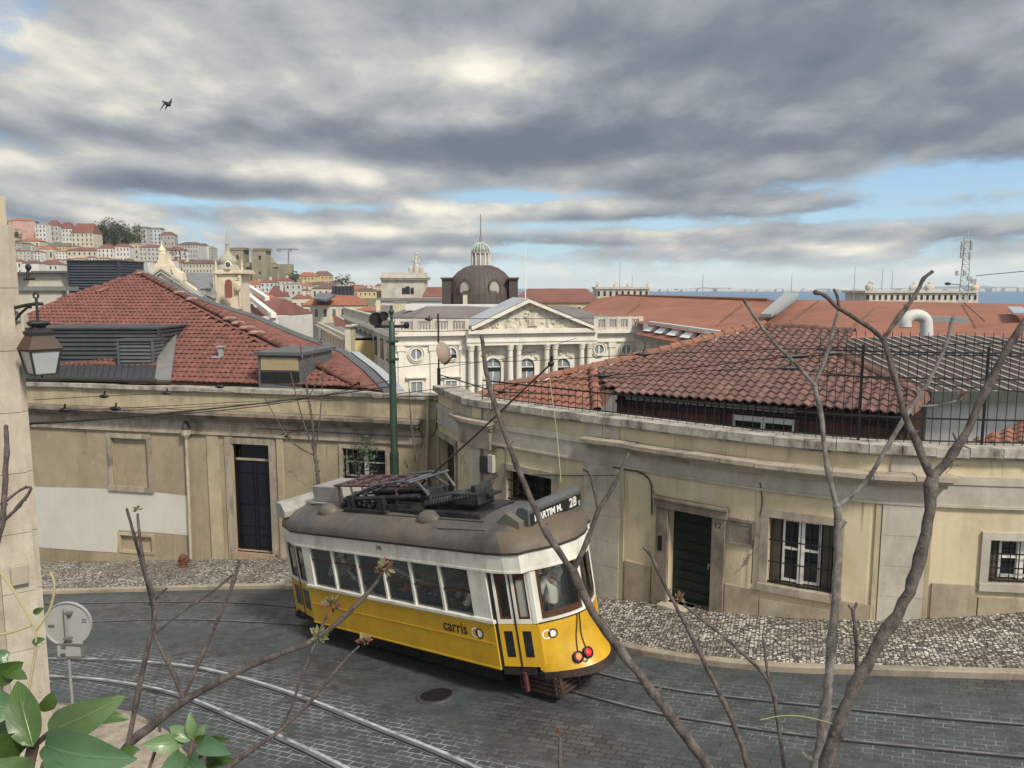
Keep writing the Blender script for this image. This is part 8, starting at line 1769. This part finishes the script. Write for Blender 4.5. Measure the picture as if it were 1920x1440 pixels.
# bird
bd = thing('pigeon', at(312, 195, 34), 'dark bird flying with bent wings under the clouds', 'bird'); bm_ = M('bird_dark', (.016, .02, .022), .7, .4, 8); s_ = 34 / F
mb = MB(); c_ = at(314, 195, 34); mb.ball(c_, 4.2 * s_, 10, 8, (1.75, .8, .85), Matrix.Rotation(.5, 3, 'Y')); mb.ball(c_ + V((8 * s_, 0, -4.2 * s_)) * -1, 2.0 * s_, 8, 5); mb.build('body', bm_, bd, smooth=1.5)
for pts in ([(316, 192), (322, 184), (321.5, 193), (318, 197)], [(310, 192), (306, 195), (299.5, 207), (302, 205), (308, 197), (311, 196)], [(312, 197), (309, 204), (311, 205), (315, 198)]):
    mb = MB(); mb.prism([at(u, v, 34 + (R.uniform(-.02, .02))) for u, v in pts], (0, .012, .004)); mb.build('wing' if len(pts) != 4 or pts[0][1] < 195 else 'tail', bm_, bd)
# ------------------------------------------------------------------ people in the tram
def skin_mesh(V_, E_, rad, lvl=2):
    me_ = bpy.data.meshes.new('sk'); me_.from_pydata(V_, E_, []); o = bpy.data.objects.new('sk', me_); COL.objects.link(o)
    md = o.modifiers.new('s', 'SKIN'); md.use_smooth_shade = True; o.modifiers.new('b', 'SUBSURF').levels = lvl
    for v_, r in zip(me_.skin_vertices[0].data, rad): v_.radius = (r, r) if not isinstance(r, tuple) else r; v_.use_root = False
    me_.skin_vertices[0].data[0].use_root = True
    dg = bpy.context.evaluated_depsgraph_get(); dg.update(); res = bpy.data.meshes.new_from_object(o.evaluated_get(dg)); bpy.data.objects.remove(o); return res
skinM = M('skin', (.48, .29, .21), .55, .12, 12)
def person(world, yaw, label, pose, shirt, hairc, trous=(.03, .035, .05), scale=1., strap=False, lean=.0, arm_up=False):
    t = thing('person', world, label, 'person', None, yaw); k = scale; sit = pose == 'sit'; hz = .50 if sit else .92
    J = {}; J['pel'] = (0, 0, hz); J['wst'] = (0, -.01 + lean * .3, hz + .18); J['chs'] = (0, -.02 + lean * .8, hz + .40); J['nck'] = (0, lean, hz + .53); J['jaw'] = (0, .025 + lean * 1.15, hz + .61); J['hed'] = (0, .02 + lean * 1.25, hz + .70); J['top'] = (0, .0 + lean * 1.3, hz + .775)
    for s, n in ((-1, 'l'), (1, 'r')):
        J['sh' + n] = (s * .185, -.02 + lean * .9, hz + .46)
        if arm_up and s > 0: J['el' + n], J['wr' + n] = (s * .30, .02, hz + .42), (s * .26, .14, hz + .66)
        else: J['el' + n], J['wr' + n] = (s * .245, .04 + lean * .5, hz + .19), (s * .16, .26 + lean * .5, hz + .12)
        J['hp' + n] = (s * .095, 0, hz - .03)
        if sit: J['kn' + n], J['an' + n], J['to' + n] = (s * .11, .42, hz + .0), (s * .11, .42, .09), (s * .12, .58, .04)
        else: J['kn' + n], J['an' + n], J['to' + n] = (s * .10, .03, .49), (s * .10, -.01, .09), (s * .12, .16, .04)
    def mk(names, edges, rads, extra=None):
        idx = {n: i for i, n in enumerate(names)}; Vv = [tuple(c * k for c in J[n]) for n in names]; Ee = [(idx[a], idx[b_]) for a, b_ in edges]; Rr = [tuple(x * k for x in r) if isinstance(r, tuple) else r * k for r in rads]
        if extra: extra(Vv, Ee, Rr, idx)
        return skin_mesh(Vv, Ee, Rr)
    def fingers(Vv, Ee, Rr, idx):
        for s, n in ((-1, 'l'), (1, 'r')):
            w_ = V(Vv[idx['wr' + n]]); d = (w_ - V(Vv[idx['el' + n]])).normalized(); sd = d.cross(V((0, 0, 1))).normalized(); pi_ = len(Vv); Vv.append(tuple(w_ + d * .07 * k)); Rr.append((.036 * k, .016 * k)); Ee.append((idx['wr' + n], pi_))
            for f_, (o, L_) in enumerate(((-.03, .065), (-.01, .078), (.01, .072), (.03, .055))):
                a = len(Vv); p0 = w_ + d * .10 * k + sd * o * k; Vv += [tuple(p0), tuple(p0 + (d * L_ * .6 - V((0, 0, .012))) * k), tuple(p0 + (d * L_ * .85 - V((0, 0, .035))) * k)]; Rr += [.010 * k, .009 * k, .008 * k]; Ee += [(pi_, a), (a, a + 1), (a + 1, a + 2)]
            a = len(Vv); p0 = w_ + d * .04 * k - sd * .04 * k * s; Vv += [tuple(p0), tuple(p0 + (d * .05 - sd * .018 * s) * k)]; Rr += [.012 * k, .010 * k]; Ee += [(pi_, a), (a, a + 1)]
    N_ = ['pel', 'wst', 'chs', 'nck', 'jaw', 'hed', 'top', 'shl', 'ell', 'wrl', 'shr', 'elr', 'wrr', 'hpl', 'knl', 'anl', 'tol', 'hpr', 'knr', 'anr', 'tor']
    E_ = [('pel', 'wst'), ('wst', 'chs'), ('chs', 'nck'), ('nck', 'jaw'), ('jaw', 'hed'), ('hed', 'top'), ('chs', 'shl'), ('shl', 'ell'), ('ell', 'wrl'), ('chs', 'shr'), ('shr', 'elr'), ('elr', 'wrr')] + [(a + s, b_ + s) for s in 'lr' for a, b_ in (('hp', 'kn'), ('kn', 'an'), ('an', 'to'))] + [('pel', 'hpl'), ('pel', 'hpr')]
    Rb = [(.13, .10), (.12, .09), (.14, .10), .052, .07, .092, .06, .055, .042, .030, .055, .042, .030, .085, .058, .042, .035, .085, .058, .042, .035]
    def add(name, me_, mt):
        me_.materials.clear(); me_.materials.append(mt); me_.name = name; o = bpy.data.objects.new(name, me_); COL.objects.link(o); o.parent = t; return o
    add('body', mk(N_, E_, Rb, fingers), skinM)
    Ns = ['wst', 'pel', 'chs', 'nk2', 'shl', 'ell', 'shr', 'elr', 'wl2', 'wr2']; J['nk2'] = tuple(V(J['chs']).lerp(V(J['nck']), .7)); J['wl2'] = tuple(V(J['ell']).lerp(V(J['wrl']), .85)); J['wr2'] = tuple(V(J['elr']).lerp(V(J['wrr']), .85))
    sm = M('cloth_' + '_'.join('%02d' % int(c * 99) for c in shirt), shirt, .9, .18, 9, .01, 14)
    add('shirt', mk(Ns, [('wst', 'pel'), ('wst', 'chs'), ('chs', 'nk2'), ('chs', 'shl'), ('shl', 'ell'), ('chs', 'shr'), ('shr', 'elr'), ('ell', 'wl2'), ('elr', 'wr2')], [(.15, .12), (.155, .125), (.17, .125), .075, .078, .062, .078, .062, .048, .048]), sm)
    tm_ = M('trousers_%02d' % int(trous[2] * 99), trous, .9, .2, 9)
    add('trousers', mk(['pel', 'hpl', 'knl', 'anl', 'hpr', 'knr', 'anr'], [('pel', 'hpl'), ('hpl', 'knl'), ('knl', 'anl'), ('pel', 'hpr'), ('hpr', 'knr'), ('knr', 'anr')], [(.145, .115), .10, .075, .06, .10, .075, .06]), tm_)
    hd = V(J['hed']) * k; mb = MB()
    mb.ball(hd + V((0, -.014, .028)) * k, .104 * k, 14, 9, (1.0, 1.08, 1.02)); mb.build('hair', M('hair_%02d' % int(hairc[0] * 99), hairc, .8, .3, 30, .01, 60), t, local=True, smooth=1.5)
    mb = MB(); jw = V(J['hed']) * k; mb.ball(jw + V((0, .104, -.02)) * k, .016 * k, 7, 5, (.8, 1, 1.5))
    for s in (-1, 1): mb.ball(jw + V((s * .095, .0, -.01)) * k, .022 * k, 7, 5, (.5, .8, 1.3))
    mb.build('ears_and_nose', skinM, t, local=True, smooth=1.5)
    for s in (-1, 1): mb = MB(); mb.ball(jw + V((s * .036, .090, .012)) * k, .012 * k, 7, 5); mb.build('eye', blackI, t, local=True, smooth=1.5)
    mb = MB(); mb.ball(jw + V((0, .092, -.058)) * k, .022 * k, 8, 5, (1.1, .4, .3)); mb.build('mouth', M('lip', (.32, .10, .08), .5, .1), t, local=True, smooth=1.5)
    if strap:
        mb = MB(); P_ = [V((-.17, -.165 + lean * .8, hz + .52)), V((-.06, -.185 + lean * .8, hz + .44)), V((.07, -.19 + lean * .7, hz + .30)), V((.17, -.15 + lean * .3, hz + .12))]; mb.tube([p * k for p in smooth(P_, 2)], .014 * k, 5); mb.build('bag_strap', rubb, t, local=True)
    return t
FYAW = math.atan2(FW.y, FW.x) - PI / 2   # facing the tram's front
def inside(x, y, z=.665): return TW(x, y, z)
person(inside(3.60, -.16, .84), FYAW + .10, 'person in a white hooded top with dark strap at the rear window', 'sit', (.70, .70, .67), (.05, .038, .03), scale=1.14, strap=True, lean=.06, arm_up=True)
person(inside(tx(612), -.80, .96), FYAW - .1, 'passenger in a beige shirt at the foremost side window', 'sit', (.42, .36, .30), (.025, .02, .018))
person(inside(tx(752), -.82, .94), FYAW, 'passenger in a red jacket at the fourth side window', 'sit', (.40, .03, .035), (.015, .012, .012))
person(inside(tx(806), -.80, .92), FYAW - .05, 'passenger in dark navy clothes at the fifth side window', 'sit', (.04, .05, .10), (.02, .015, .012), scale=1.02)
person(inside(tx(846), -.72, .92), FYAW - .3, 'passenger in a lilac top beside the fifth window post', 'sit', (.24, .20, .33), (.02, .015, .012))
person(inside(tx(868), -.84, .90), FYAW - .1, 'white haired passenger in a pale top at the last side window', 'sit', (.62, .58, .48), (.52, .50, .46), scale=.95)
# ------------------------------------------------------------------ air between the camera and the far shore
hz_m = bpy.data.materials.new('air'); hz_m.use_nodes = True; nt = hz_m.node_tree; nt.nodes.clear(); o_ = nn(nt, 'OutputMaterial'); pv = nn(nt, 'VolumePrincipled')
pv.inputs['Color'].default_value = (.80, .86, .92, 1); pv.inputs['Density'].default_value = .00006; pv.inputs['Anisotropy'].default_value = .2; lk(nt, pv.outputs[0], o_.inputs['Volume'])
mb = MB(); mb.bb(-12000, 12000, -60, 11000, SEA - 10, 130); hz_o = mb.build('haze', hz_m, origin=False); tag(hz_o, 'thin pale air over the town and river', None, None, 'stuff')
